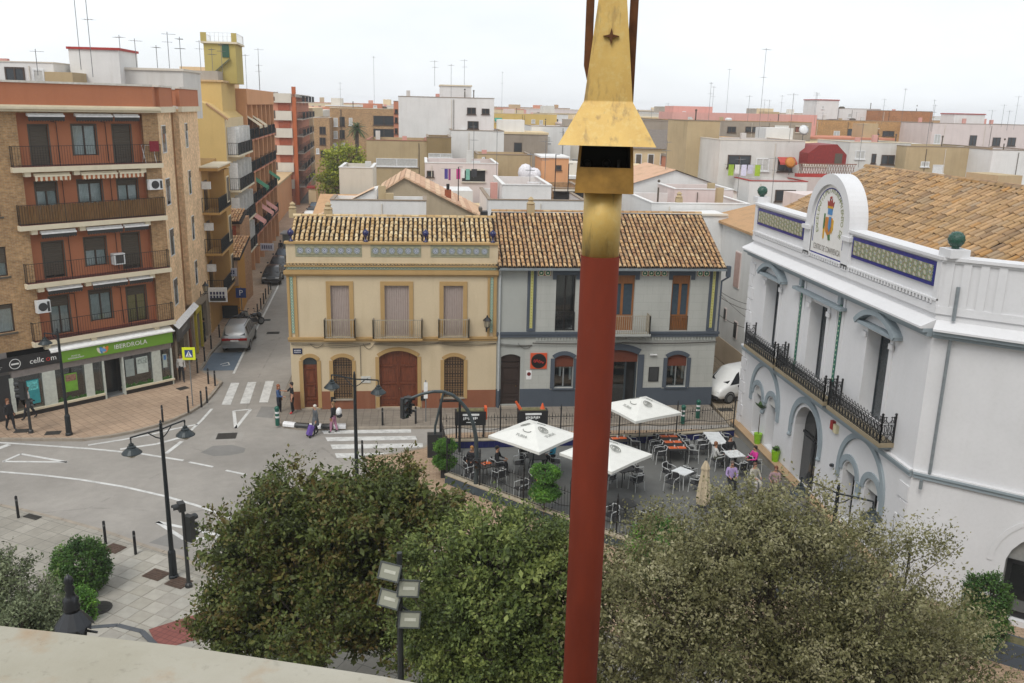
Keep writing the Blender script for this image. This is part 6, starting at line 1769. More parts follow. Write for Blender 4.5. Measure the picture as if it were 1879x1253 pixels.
# alley house
ah = thing("alley_house", "white house with small dark slits standing on the far side of the alley", "house", (23.2, 50.6, 0))
MB().box(-3.2, 0, 0, 4, 9, 9.2).build("wall", WHITEW, ah)
MB().box(-3.23, .0, 0, -3.2, 9, 1.5).build("base_band", stucco("alley_tan", C('#c0ad94'), .1, .2), ah)
for y, z, h_, w_ in ((2.2, 2.2, 1.0, .5), (4.4, 2.9, .7, .35), (6.2, 1.2, .6, .4), (2.6, 5.4, 2.2, .9)):
 f = MB().box(-3.26, y - .06, z - .06, -3.201, y + w_ + .06, z + h_ + .06).build("window", PINKW, ah); MB().box(-3.28, y, z, -3.26, y + w_, z + h_).build("pane", DARK if z < 5 else plain("faded_pink_shutter", C('#c4a49a', .8), .8), f)
MB().add([(-3.5, -.3, 9.2), (-3.5, 9, 9.2), (.4, 9, 10.2), (.4, -.3, 10.2), (-3.5, -.3, 9.05), (-3.5, 9, 9.05), (.4, -.3, 10.05)], [(0, 3, 2, 1), (0, 1, 5, 4), (0, 4, 6, 3)]).build("roof", TILE_O, ah)
sl_ = thing("white_house", "low white house with a sloping parapet filling the gap above the alley", "house", (19.6, 57.2, 0))
MB().prism([(-3.0, 0), (3.4, 0), (3.4, 8.6), (1.2, 8.9), (.6, 9.6), (-3.0, 9.5)], 0, 2.5).build("wall", WHITEW, sl_)
MB().box(-3.1, -.1, 9.5, .7, .3, 9.62).build("parapet_cap", PALE, sl_)
# washing, tarpaulin and roof clutter
wt = thing("washing_line", "line of coloured washing on the white terrace", "washing", (2.9, 80.6, 9.2))
MB().bar((-1.2, -.9, 1.6), (2.3, -.9, 1.6), .012, 4).build("line", IRON, wt)
for i, (dx, wd, hh, col) in enumerate(((-.9, .3, .9, '#4a3f8a'), (-.55, .2, 1.0, '#8a3f7a'), (.15, .35, .9, '#c03f86'), (.6, .3, .8, '#e0e0dc'), (1.0, .35, .95, '#7ab0a0'), (1.5, .5, .7, '#3a3a3e'))):
 MB().box(dx, -.92, 1.6 - hh, dx + wd, -.89, 1.6).build("garment", plain("cloth_%d" % i, C(col, .9), .9, var=.15), wt)
w2 = thing("washing_line", "line of white and lime washing on the white flats with the red awning", "washing", (29.0, 79.4, 9.6))
MB().bar((-1.6, -.2, 2.0), (2.2, -.2, 2.0), .012, 4).build("line", IRON, w2)
for i, (dx, col) in enumerate(((-1.2, '#9ab83f'), (-.6, '#e4e4e2'), (0, '#dcdcf0'), (.6, '#c9c8d8'), (1.3, '#a4c43a'))): MB().box(dx, -.22, 1.0 + .2 * (i % 2), dx + .5, -.19, 2.0).build("garment", plain("cloth2_%d" % i, C(col, .9), .9), w2)
tp = thing("tarpaulin", "rumpled white tarpaulin over something on the terrace by the orange hut", "tarpaulin", (10.1, 84, 9.7))
b = MB(); b.ball((-.35, 0, .5), .75, .7, .9, 9, 6).ball((.45, 0, .4), .7, .7, .65, 9, 6); b.build("sheet", plain("white_tarp", (.66, .65, .68, 1), .8, var=.2), tp, True)
tk = thing("water_tank", "black box tank on the white wall behind the ridge", "tank", (4.9, 60.4, 8.55))
b = MB(); b.box(-.9, 0, 0, .9, .8, .7); b.build("tank", plain("tank_black", (.03, .032, .034, 1), .5), tk); b = MB(); b.box(-1.0, -.1, .7, -.8, .9, .95).box(.95, .1, .1, 1.15, .6, .6); b.build("fittings", SHUT, tk)
for x, y, z, lab in ((-8.2, 57.4, 9.1, "stone chimney pot with a scalloped top left of the cream house roof"), (-5.2, 50.0, 9.9, "little clay chimney pot on the cream house ridge"), (6.3, 51.2, 10.2, "clay chimney pot on the grey house ridge"), (17.8, 60.3, 9.8, "weathered chimney stack right of the pole")):
 c = thing("chimney_pot", lab, "chimney", (x, y, z)); b = MB(); b.box(-.22, -.2, 0, .22, .2, .55); b.build("stack", TANW, c); b = MB(); b.lathe([(.2, .55), (.26, .62), (.14, .75), (.2, .85), (.05, 1.0)], 8); b.build("pot", TANW, c)
for x, y, z, lab, m in ((32.2, 76, 10.95, "orange round dish on a pole in front of the white flats", plain("orange_dish", C('#c07a2a', .9), .5)), (36.6, 84, 13.6, "grey satellite dish beside the red hut", ALU)):
 d = thing("satellite_dish", lab, "satellite dish", (x, y, z)); MB().bar((0, 0, 0), (0, 0, .9), .03, 6).build("pole", IRON_G, d)
 b = MB(); b.xf = Matrix.Translation((0, -.1, 1.1)) @ Matrix.Rotation(R(75), 4, 'X'); b.lathe([(.05, .12), (.3, .06), (.5, -.02), (.48, -.02), (.28, .04), (.0, .1)], 14); b.build("dish", m, d, True)

# houses that only show as roofs and parapets far off
fl_m = [WHITEW, WHITEG, CRM, TANW, PINKW, SAL, OCHB, PALE, GREYB]
fl_n = ["white", "grey white", "cream", "tan", "pinkish", "salmon", "ochre brick", "pale", "grey brown"]
_far = {}
def far_label(x, y, k):
 a = math.degrees(math.atan2(x, y))
 ref = [(-12, "over the brick block's roof"), (-5.5, "over the side street"), (-1.5, "behind the brown brick flats"), (2.5, "around the big white block"), (6, "right of the big white block"), (10, "behind the red pole"), (14, "just right of the pole"), (19, "over the white gabled house"), (24, "over the white flats with washing"), (29, "over the crest"), (99, "over the right hand tiled roof")]
 s = next(t for m, t in ref if a < m)
 s = fl_n[k] + " flat roofed house " + ("near, " if y < 125 else "in the middle distance, " if y < 260 else "far off, ") + s
 _far[s] = _far.get(s, 0) + 1
 return s if _far[s] == 1 else s + ", " + ["", "", "taller one", "third one"][_far[s]]
ORD = "first second third fourth fifth sixth seventh eighth ninth tenth eleventh twelfth thirteenth fourteenth fifteenth sixteenth seventeenth eighteenth nineteenth twentieth twenty-first twenty-second twenty-third twenty-fourth twenty-fifth twenty-sixth".split()
def far_block(x, y, w, d, h, k, seen=True):
 t = thing("town_house", far_label(x, y, k), "building", (x, y, 0), random.uniform(-.12, .12), "flat roofed houses among the rooftops")
 MB().box(-w / 2, 0, 0, w / 2, d, h).build("wall", fl_m[k], t)
 MB().box(-w / 2 - .1, -.1, h, w / 2 + .1, d, h + .3).build("parapet_cap", fl_m[(k + 3) % 9], t)
 rw = random.uniform(2, 4)
 rx = random.uniform(-w / 2, w / 2 - rw)
 MB().box(rx, 2, h + .3, rx + rw, 6, h + random.uniform(1.6, 2.8)).build("roof_room", fl_m[(k + 1) % 9], t)
 for i in range(int(w / 3.2)):
  for j in range(3):
   if random.random() < .8:
    f = MB().box(-w / 2 + .8 + i * 3.2, -.06, h - 2.6 - j * 3, -w / 2 + 2.0 + i * 3.2, -.001, h - 1.2 - j * 3).build("window", BROWNF if random.random() < .5 else ALU, t)
    MB().box(-w / 2 + .9 + i * 3.2, -.07, h - 2.5 - j * 3, -w / 2 + 1.9 + i * 3.2, -.06, h - 1.3 - j * 3).build("pane", plain("town_pane", None), f)
rs = random.Random(3)
far = []
for x, y, w, h in ((14, 132, 9, 12.4), (24, 150, 12, 12.2), (34, 176, 14, 13.2), (0, 190, 14, 14.2), (20, 205, 16, 13.4), (46, 190, 12, 13.6), (52, 116, 12, 12.0), (64, 130, 14, 12.6), (76, 190, 16, 14.0), (60, 210, 16, 14.4), (92, 180, 16, 13.2), (96, 230, 18, 14.6), (40, 240, 18, 14.6), (10, 260, 18, 15), (-8, 240, 14, 15.2), (-20, 260, 14, 15.4), (120, 250, 18, 14.4), (76, 290, 22, 15.2), (24, 320, 24, 15.4), (-12, 340, 24, 15.6), (130, 330, 26, 15.2), (175, 300, 26, 15), (56, 380, 30, 15.6), (170, 400, 34, 15.6), (110, 420, 34, 15.8), (20, 460, 36, 16.0), (230, 420, 36, 15.8), (-40, 430, 36, 16.2), (60, 520, 50, 16.1), (150, 540, 50, 16.2), (250, 560, 60, 16.2), (-20, 560, 50, 16.3), (-90, 380, 40, 17), (-60, 300, 30, 17), (340, 600, 60, 16.4), (8, 118, 7, 9.2), (15, 96, 7, 8.8), (22, 88, 7, 9.0), (-1, 118, 9, 11.0), (33, 100, 8, 11), (44, 97, 9, 10.4), (55, 98, 10, 10.6), (12, 72, 6, 7.8), (2, 72, 8, 7.4), (30, 64, 10, 7.5), (41, 66, 10, 8.4), (52, 72, 10, 9)):
 far_block(x, y, w, rs.uniform(8, 14), h, rs.randrange(9))
# houses on the hidden side of the block, glimpsed over the brick flats
blk('town_house', 'white roof storey with grey windows behind the left brick block', 'building', -28.5, -23.6, 62, 6, 18.3, WHITEW, [(-26.6, -25.4, 17.0, 18.0, 1), (-24.9, -24.2, 16.9, 17.9)], PALE)
blk('roof_room', 'white roof stair room with a red tiled edge behind the brick block', 'roof room', -23.3, -20.1, 64, 4, 19.3, WHITEW, [], RED_EDGE)
blk('roof_room', 'long grey white roof slab sloping behind the brick block', 'roof room', -23.2, -16.3, 65, 5, 18.1, WHITEG, [], PALE)
blk('roof_room', 'small tan roof wall between the two white rooms', 'roof room', -24.0, -22.3, 61.5, 3, 17.75, TANW, [], None)
k_ = thing("kiosk", "grey street kiosk with posters standing at the end of the cream house", "kiosk", (-13.9, 97, 0))
MB().box(-1.0, -1, 0, 1.0, 1, 2.5).build("body", plain("kiosk_grey", C('#7d837f', .8), .5), k_); MB().box(-1.2, -1.2, 2.5, 1.2, 1.2, 2.65).build("roof", plain("kiosk_roof", C('#9a9a98', .8), .6), k_); MB().box(-.4, -1.02, .4, .1, -1, 1.4).build("poster", RED_EDGE, k_); MB().box(.3, -1.02, .3, .9, -1, .9).build("poster", plain("yellow_poster", C('#b89a3a', .8), .6), k_)
k_ = thing("kiosk", "small red and cream kiosk far up the street by the lime tree", "kiosk", (-17.0, 150, 0))
MB().box(-1.6, -1, 0, 1.2, 1, 2.6).build("body", CRM, k_); MB().box(-1.8, -1.2, 2.6, 1.4, 1.2, 2.9).build("roof", RED_EDGE, k_); MB().box(1.2, -1, 0, 2.4, .6, 2.4).build("red_annex", RED_EDGE, k_)
# aerials
G1, G2, G3 = "aerials over the left hand roofs", "aerials over the middle roofs", "aerials over the right hand roofs"
def row(pts, lab, grp, rr=.9):
 pts = sorted(pts, key=lambda p: p[0] / p[1])
 for i, (x, y, z, h) in enumerate(pts): aerial(x, y, z, h, lab % ORD[i], grp, random.choice([5, 7]), rr * random.uniform(.7, 1.2), random.uniform(0, 3))
row([(-26.5, 60, 18, 2.6), (-24.2, 61, 17.5, 1.6), (-22.6, 64, 18, 4.6), (-21.2, 62, 17.5, 4.9), (-20.6, 66, 18.3, 2.1), (-19.6, 66, 18.3, 1.9), (-18.2, 66, 18.3, 1.5), (-17.4, 66, 18.3, 2.4), (-16.6, 66, 17.6, 2.8), (-19.0, 82, 18.6, 2.6), (-18.0, 82, 18.6, 2.0), (-17.2, 82, 18.6, 2.4), (-17.6, 95, 17.4, 3.4), (-17.0, 99, 17.4, 4.2), (-17.9, 104, 17.4, 2.8)], "thin television aerial, %s from the left frame edge over the roofs", G1)
row([(-7.8, 153, 16.3, 7.5), (-13.5, 155, 15.6, 4), (5.2, 112, 18.5, 3.2), (1.6, 112, 18.5, 3), (16, 182, 15, 8), (3.6, 112, 17.1, 4.0), (14.2, 90, 9, 5), (6.5, 78, 8.2, 6), (9.4, 68, 8.4, 5.5), (8.0, 66, 8.4, 4.6), (4.6, 80, 10, 4.6)], "thin television aerial, %s rightwards from the side street before the pole", G2)
aerial(38.3, 100, 12, 11.2, "tallest aerial of all, rising high right of the pole", None, 8, 1.6, .6)
row([(28 + i * 2.6 + random.uniform(-1, 1), random.choice([118, 130, 140, 152]), random.uniform(13.8, 15.0), random.uniform(2, 5.8)) for i in range(26)], "thin skyline television aerial, %s rightwards from the pole", G3, 1.0)
row([(20.5, 74, 10.8, 3), (25.5, 70, 9.5, 3.2), (28.4, 70, 9, 3.8), (33.6, 80, 13.6, 4.4), (44.6, 88, 11, 4.4), (54, 92, 12.3, 4.5), (48, 140, 15.8, 7)], "thin television aerial standing among near white roofs, %s from the pole", "aerials among the near right roofs")
for x, y, z, h, lb in ((2.6, 64, 8.4, 3.6, "bare thin mast on the white terraces by the gabled house's low verge"), (9.6, 64, 8.4, 4.6, "bare thin mast on the white wall by the lattice room"), (10.4, 63, 8.4, 4, "bare thin mast just left of the gilded collar")):
 pl_ = thing("roof_mast", lb, "mast", (x, y, z), 0, "bare masts on the white terraces"); MB().bar((0, 0, 0), (0, 0, h), .035, 5).build("mast", IRON, pl_); MB().bar((0, 0, h), (.3, 0, h), .02, 4).build("hook", IRON, pl_)
# ================================================================== cafe terrace
SLATEF = asphalt("terrace_slate", (0.13, 0.131, 0.124, 1))
WALLD = stucco("terrace_wall_grey", C('#4c555c', .8), .08, .2)
COPE = plain("terrace_coping", C('#b8ab94', .8), .85, var=.15, scale=3, bump=.1)
COBR = plain("cobalt_riser", C('#1c2256', .9), .25, var=.15)
TP = [(.85, 40.35), (15.95, 41.3), (16.2, 41.0), (16.2, 25.2), (11.6, 26.4), (7.35, 30.1), (4.12, 33.3), (2.41, 34.95), (1.05, 36.35), (.78, 38.3)]
sheet("terrace_floor", TP, .03, SLATEF, "dark grey slate floor of the cafe terrace")
def low_wall(label, pts, inner, y_in):
 t = thing("terrace_wall", label, "wall", (pts[0][0], pts[0][1], 0))
 o = Vector((pts[0][0], pts[0][1], 0))
 b = MB(); c = MB(); r = MB()
 for p, q in zip(pts[:-1], pts[1:]):
  d = Vector((q[0] - p[0], q[1] - p[1], 0)); L = d.length; d /= L
  n = Vector((-d.y, d.x, 0)) * y_in
  P, Q = Vector((*p, 0)) - o, Vector((*q, 0)) - o
  def quad_box(mb, P, Q, w0, w1, z0, z1):
   mb.slab([tuple((P + n * w0)[:2]), tuple((Q + n * w0)[:2]), tuple((Q + n * w1)[:2]), tuple((P + n * w1)[:2])], z0, z1)
  quad_box(b, P, Q, -.14, .14, -.1, .40)
  k = max(1, round(L / .5))
  for i in range(k):
   A, B = P + d * (L * i / k + .004), P + d * (L * (i + 1) / k - .004)
   quad_box(c, A, B, -.17, .17, .40, .455 + random.uniform(0, .006))
  if inner:
   k = max(1, round(L / .3))
   for i in range(k):
    A, B = P + d * (L * i / k + .004), P + d * (L * (i + 1) / k - .004)
    quad_box(r, A, B, .142, .155, .05, .36)
 b.build("wall", WALLD, t); c.build("coping", COPE, t)["kind"] = "stuff"
 if inner: r.build("cobalt_tiles", COBR, t)["kind"] = "stuff"
 return t
BACK = [(.85, 40.35), (3.77, 40.45), (6.77, 40.5), (9.75, 40.6), (12.74, 40.8), (15.93, 41.4)]
FRONT = [(1.05, 36.35), (2.41, 34.95), (4.12, 33.3), (5.8, 31.65), (7.35, 30.15), (9.4, 28.3), (11.6, 26.4), (14, 25.6), (16.2, 25.2)]
low_wall("low grey wall with a cobalt tiled inside along the street side of the terrace", BACK, True, -1)
low_wall("low slate grey wall with a pale coping along the near side of the terrace", FRONT, False, 1)
def iron_fence(label, pts):
 t = thing("iron_fence", label, "fence", (pts[0][0], pts[0][1], .45))
 o = Vector((pts[0][0], pts[0][1], .45))
 for i, (p, q) in enumerate(zip(pts[:-1], pts[1:])):
  P, Q = Vector((*p, .45)) - o, Vector((*q, .45)) - o
  L = (Q - P).length; n = int(L / .14)
  bb = MB(); rl = MB(); kn = MB()
  prev = None
  for k in range(n + 1):
   a = P + (Q - P) * (k / n); z = .04
   bb.bar(tuple(a + Vector((0, 0, z))), tuple(a + Vector((0, 0, 1.12))), .009, 4)
   bb.bar(tuple(a + Vector((0, 0, 1.12))), tuple(a + Vector((0, 0, 1.24))), .018, 4, 0.002)
   if k % 4 == 2:
    kn.ball(tuple(a + Vector((0, 0, .16))), .04, n=6, m=4); kn.ball(tuple(a + Vector((0, 0, .98))), .04, n=6, m=4)
    kn.bar(tuple(a + Vector((0, 0, 1.1))), tuple(a + Vector((0, 0, 1.34))), .03, 4, .004)
   w = a + Vector((0, 0, .52 + .10 * math.sin(2 * PI * k / n)))
   if prev is not None: rl.bar(tuple(prev), tuple(w), .016, 4)
   prev = w
  for z in (.07, 1.08): rl.bar(tuple(P + Vector((0, 0, z))), tuple(Q + Vector((0, 0, z))), .015, 4)
  pn = bb.build("bar_panel", IRON, t); rl.build("rail", IRON, pn); kn.build("knobs", IRON, pn)["kind"] = "stuff"
  pn["kind"] = "stuff"
 for p in pts:
  P = Vector((*p, .45)) - o
  b = MB(); b.bar(tuple(P), tuple(P + Vector((0, 0, 1.55))), .035, 6); b.bar(tuple(P + Vector((0, 0, 1.55))), tuple(P + Vector((0, 0, 1.75))), .04, 6, .004); b.ball(tuple(P + Vector((0, 0, 1.5))), .055, n=8, m=5); b.build("post", IRON, t)
 return t
iron_fence("black iron spear fence with a wavy rail along the street side of the terrace", BACK)
iron_fence("black iron spear fence along the near side of the terrace", FRONT)
gt = thing("iron_gate", "black iron gate frame at the street end of the terrace", "gate", (1.0, 38.8, 0))
b = MB()
for x, y, h in ((-.15, 1.4, 2.6), (.75, 1.0, 2.6), (.15, -2.0, 1.9)): b.box(x - .06, y - .06, 0, x + .06, y + .06, h)
b.box(-.15, 1.38, 2.45, .75, 1.42, 2.55); b.build("frame", IRON, gt)
b = MB()
for i in range(12): b.bar((-.1 + i * .018, 1.2 - i * .27, .1), (-.1 + i * .018, 1.2 - i * .27, 1.5), .014, 4)
b.bar((-.1, 1.2, 1.5), (.1, -1.8, 1.5), .02, 4).bar((-.1, 1.2, .1), (.1, -1.8, .1), .02, 4); b.build("leaf", IRON, gt)

# planter boxes with a white printed panel on the street fence
for x0, x1, lab, og in ((1.55, 3.05, "black planter panel with white print at the gate end of the fence", False), (4.62, 6.1, "black planter panel with white print and two orange cones beside the dark door", True)):
 t = thing("planter_box", lab, "planter", ((x0 + x1) / 2, 40.62, .45)); L = (x1 - x0) / 2
 MB().box(-L, -.25, .72, L, .25, 1.42).build("panel", plain("matt_black", (.018, .018, .019, 1), .5), t)
 b = MB()
 for x in (-L + .08, L - .08): b.box(x - .04, -.04, 0, x + .04, .04, .72)
 b.build("leg", IRON, t)
 b = MB(); b.box(-.38, -.262, 1.22, .42, -.25, 1.32)
 for i in range(9): b.box(-.35 + i * .08, -.262, 1.0 + .03 * (i % 3), -.3 + i * .08, -.25, 1.14 + .02 * (i % 2))
 b.box(-.2, -.262, .86, .25, -.25, .9); b.build("white_print", WL, t)
 MB().box(-L + .1, -.2, 1.42, L - .1, .2, 1.46).build("dry_plants", plain("dry_soil", C('#6f6a48', .8), .9, var=.3), t)
 if og:
  MB().bar((-L + .15, 0, 1.42), (-L - .1, 0, 1.85), .09, 6, .05).build("orange_arm", plain("orange_plastic", C('#d85a2a', .9), .5), t); b = MB(); b.bar((L - .25, 0, 1.42), (L - .25, 0, 1.75), .14, 8, .02); b.build("orange_cone", plain("orange_plastic", C('#d85a2a', .9), .5), t)
 else:
  b = MB(); b.box(L - .06, -.2, 1.0, L + .06, .2, 1.6); b.build("orange_cone", plain("orange_plastic", C('#d85a2a', .9), .5), t)

# ---- tables, chairs, parasols
BLK = plain("black_wicker", (.022, .022, .024, 1), .55, var=.3, scale=40, bump=.4)
ALUF = plain("brushed_aluminium", C('#c4c6c5', .95), .4, .15, .1)
WTOP = plain("white_table_top", (.66, .68, .68, 1), .3)
OMAT = plain("orange_placemat", C('#d0622e', .95), .7)
def make_chair():
 t = thing("cafe_chair", "x", "chair")
 legs = ((-.24, -.22), (.24, -.22), (-.24, .24), (.24, .24))
 for i, (x, y) in enumerate(legs):
  b = MB(); b.bar((x * 1.08, y * 1.12, 0), (x, y, .44), .018, 6)
  if i < 2: b.tube([(x, y, .44), (x * 1.05, y + .02, .64)], .016, 6)
  b.build("leg", ALUF, t)
 s = MB(); s.box(-.23, -.23, .42, .23, .24, .455); s.build("seat", BLK, t)
 bk = MB(); n = 12
 P = [(-.27, -.2)] + [(.27 * math.sin(-PI / 2 + PI * i / n), .06 + .24 * math.cos(-PI / 2 + PI * i / n)) for i in range(n + 1)] + [(.27, -.2)]
 for p, q in zip(P[1:-2], P[2:-1]): bk.quad((p[0] * .96, p[1], .50), (q[0] * .96, q[1], .50), (q[0], q[1] + .03, .80), (p[0], p[1] + .03, .80))
 bk.build("backrest", BLK, t)
 fr = MB(); fr.tube([(x, y + (.03 if i > 1 else 0), .66 if i in (0, len(P) - 1) else .80 if 3 < i < len(P) - 4 else .70) for i, (x, y) in enumerate(P)], .018, 6)
 for i in (4, 10): fr.bar((P[i][0], P[i][1], .44), (P[i][0], P[i][1] + .03, .8), .014, 5)
 fr.build("arm_frame", ALUF, t)
 return t
def make_table(w, d, top, legm):
 t = thing("cafe_table", "x", "table")
 MB().box(-w / 2, -d / 2, .71, w / 2, d / 2, .745).build("table_top", top, t)
 if max(w, d) > 1.2:
  for x, y in ((-1, -1), (1, -1), (-1, 1), (1, 1)): MB().bar((x * (w / 2 - .08), y * (d / 2 - .08), 0), (x * (w / 2 - .08), y * (d / 2 - .08), .71), .025, 6).build("leg", legm, t)
 else:
  for x, y in ((-1, -1), (1, -1), (-1, 1), (1, 1)): MB().bar((x * w * .42, y * d * .42, 0), (x * w * .3, y * d * .3, .71), .02, 6).build("leg", legm, t)
 return t
used = [0]
chair0 = make_chair()
def chair(x, y, rz, label, grp="black wicker chairs on the cafe terrace"):
 if not used[0]:
  used[0] = 1
  chair0.location = (x, y, .03); chair0.rotation_euler = (0, 0, rz); chair0["label"] = label; chair0["group"] = grp
  return chair0
 return copy_thing(chair0, (x, y, .03), rz, label, grp)
mat_me = None
def placemat(x, y, rz, label):
 t = thing("placemat", label, "placemat", (x, y, .777), rz, "orange placemats")
 b = MB(); b.box(-.2, -.15, 0, .2, .15, .006); b.build("mat", OMAT, t)
 g = MB(); g.lathe([(.03, .006), (.035, .012), (.03, .1)], 8, (.12, .08, 0)); g.bar((-.16, -.1, .008), (-.16, .1, .008), .01, 4); g.build("glass_and_cutlery", plain("clear_glass", C('#c9cfd0'), .1), t)
def set_table(x, y, w, d, rz, top, label, tdesc, chairs, mats=()):
 t = make_table(w, d, top, ALUF if top is WTOP else IRON); t.location = (x, y, .03); t.rotation_euler = (0, 0, rz); t["label"] = label; t["group"] = "tables on the cafe terrace"
 c, s = math.cos(rz), math.sin(rz)
 for (dx, dy, a, nm) in chairs:
  chair(x + dx * c - dy * s, y + dx * s + dy * c, rz + a, "black wicker cafe chair %s %s" % (nm, tdesc))
 for (dx, dy, nm) in mats:
  placemat(x + dx * c - dy * s, y + dx * s + dy * c, rz, "orange placemat %s on %s" % (nm, tdesc))
BT = plain("black_table_top", (.02, .02, .021, 1), .4)
# chair faces its own -y; a = 0 puts the back on the far side
set_table(11.98, 38.8, .9, 2.2, 0, BT, "long black table laid with three rows of orange placemats", "the long orange laid table",
   [(-.8, -.75, PI / 2 + PI, "nearest on the left of"), (-.8, 0, PI / 2 + PI, "middle on the left of"), (-.8, .75, PI / 2 + PI, "farthest on the left of"), (.8, -.7, PI / 2, "nearest on the right of") , (.8, 0, PI / 2, "middle on the right of"), (.8, .75, PI / 2, "farthest on the right of")],
   [(-.22, -.75, "front left"), (.22, -.75, "front right"), (-.22, 0, "middle left"), (.22, 0, "middle right"), (-.22, .75, "back left"), (.22, .75, "back right")])
set_table(14.25, 39.25, .8, 1.6, R(-3), WTOP, "long white empty table by the corner of the fence", "the long white table", [(-.75, .2, -PI / 2, "left of"), (.75, .5, PI / 2, "right of"), (-.75, -.5, -PI / 2, "near left of")])
set_table(14.45, 37.2, .8, .8, R(10), WTOP, "white table with cups where people sit by the white building", "the busy white table", [(-.75, .1, -PI / 2, "under the person in white at"), (.15, .8, 0, "under the person in black at"), (.85, -.5, PI / 2, "under the person in pink at"), (-.15, -.95, PI, "on the near side of")])
set_table(11.45, 35.3, .72, .72, R(38), WTOP, "small square white table alone in the open middle of the terrace", "the lone square white table", [(-.75, .0, -PI / 2, "left of"), (0, -.78, PI, "in front of"), (.72, .1, PI / 2, "right of"), (.05, .75, 0, "behind")])
set_table(8.9, 35.75, .8, .8, R(25), BT, "small black table with an orange mat under the parasol by the pole", "the table under the middle parasol", [(.1, -.8, PI, "in front of"), (.8, .1, PI / 2, "right of"), (-.8, 0, -PI / 2, "left of")], [(-.1, .1, "alone")])
set_table(9.45, 39.3, .8, .8, R(5), BT, "black table with orange mats under the far parasol", "the table under the far parasol", [(.8, 0, PI / 2, "right of"), (-.8, 0, -PI / 2, "left of")], [(-.15, .1, "left"), (.2, .1, "right")])
set_table(2.75, 36.5, .8, .8, R(30), BT, "black table with an orange napkin behind the arched traffic light", "the table behind the arched light", [(.8, .2, PI / 2, "right of"), (-.3, .8, 0, "behind"), (.2, -.8, PI, "in front of"), (-.8, -.1, -PI / 2, "left of")], [(.1, .05, "alone")])
set_table(5.0, 34.7, .8, .8, R(20), BT, "black table with an orange mat behind the near topiary", "the table behind the near topiary", [(-.85, .1, -PI / 2, "left of"), (.2, .8, 0, "behind")], [(.0, .0, "alone")])
set_table(5.2, 37.3, .8, .8, R(0), BT, "black table in the shade of the largest parasol", "the table under the left parasol", [(.3, -.85, PI, "in front of"), (.85, .1, PI / 2, "right of"), (-.5, .8, 0, "behind"), (-.85, 0, -PI / 2, "left of")])
set_table(8.2, 32.2, .8, .8, R(30), BT, "black table at the near fence beside the red pole", "the table by the near fence", [(-.8, 0, -PI / 2, "left of"), (.3, -.8, PI, "in front of")])
for i, (x, y) in enumerate(((14.6, 28.9), (15.3, 28.6))):
 st = thing("chair_stack", "stack of pale framed chairs by the white wall, %s one" % ("left" if i == 0 else "right"), "chair stack", (x, y, .03), R(200), "stacked chairs by the white wall")
 for k in range(7):
  b = MB(); z = .45 + k * .13
  b.tube([(.25 * math.cos(t_), .25 * math.sin(t_), z + .25) for t_ in [PI * j / 8 for j in range(9)]], .02, 5); b.box(-.22, -.2, z - .02, .22, .2, z)
  b.build("chair_frame", ALUF if k % 2 else BLK, st)
 b = MB()
 for x_, y_ in ((-.22, -.2), (.22, -.2), (-.22, .22), (.22, .22)): b.bar((x_, y_, 0), (x_, y_, .45), .02, 5)
 b.build("legs", ALUF, st)

CANV = plain("parasol_canvas", (.68, .68, .64, 1), .85, var=.04, scale=3)
PRINT = plain("parasol_print", C('#94958f', .8), .8)
def parasol(x, y, w, rz, z, label, words):
 t = thing("parasol", label, "parasol", (x, y, .03), rz, "open cream parasols on the terrace")
 MB().bar((0, 0, 0), (0, 0, z + .5), .03, 8).build("pole", IRON_G, t)
 b = MB(); b.lathe([(.32, 0), (.32, .06), (.06, .1)], 14); b.build("base", plain("cast_base", (.06, .06, .06, 1), .6), t)
 c = MB(); h = w / 2
 ring = [(-h, -h), (0, -h * .985), (h, -h), (h * .985, 0), (h, h), (0, h * .985), (-h, h), (-h * .985, 0)]
 apex = (0, 0, z + .52)
 mid = [(x_ * .5, y_ * .5, z + .235 + (.02 if i % 2 == 0 else 0)) for i, (x_, y_) in enumerate(ring)]
 rim = [(x_, y_, z + (0 if i % 2 == 0 else .015)) for i, (x_, y_) in enumerate(ring)]
 vs = [apex] + mid + rim + [(x_, y_, z_ - .12) for x_, y_, z_ in rim]
 fs = []
 for i in range(8):
  j = (i + 1) % 8
  fs += [(0, 1 + i, 1 + j), (1 + i, 9 + i, 9 + j, 1 + j), (9 + i, 17 + i, 17 + j, 9 + j)]
 c.add(vs, fs); can = c.build("canopy", CANV, t)
 rb = MB()
 for i in range(8): rb.bar((0, 0, z + .47), (ring[i][0] * .97, ring[i][1] * .97, z - .02), .012, 4); rb.bar((0, 0, z - .1), (ring[i][0] * .5, ring[i][1] * .5, z + .2), .01, 4)
 rb.build("ribs", ALUF, t)
 # print on the slopes
 for k, wd in enumerate(words):
  a = k * PI / 2
  sl = math.atan2(.51, h)
  loc = Matrix.Rotation(a, 4, 'Z') @ Vector((0, -h * .62, z + .51 * .38 + .03))
  o = text(wd, .22, PRINT, can, loc, (sl, 0, a), "print", .002)
  d_ = MB(); d_.xf = Matrix.Translation(Matrix.Rotation(a, 4, 'Z') @ Vector((0, -h * .34, z + .51 * .66 + .03))) @ Matrix.Rotation(a, 4, 'Z') @ Matrix.Rotation(sl, 4, 'X')
  if k % 2 == 0:
   for r_ in (.2, .13): d_.tube([(r_ * math.sin(q) * (1 - .3 * max(0, math.cos(q))), r_ * math.cos(q) * 1.25, 0) for q in [2 * PI * j / 12 for j in range(13)]], .016, 3)
   d_.add([(-.1, -.06, .004), (.1, -.06, .004), (.05, .06, .004), (-.05, .06, .004)], [(0, 1, 2, 3)])
  else:
   d_.tube([(.22 * math.cos(q), .12 * math.sin(q), 0) for q in [PI * j / 8 + PI for j in range(9)]], .018, 3)
  d_.build("emblem", PRINT, can)
 return t
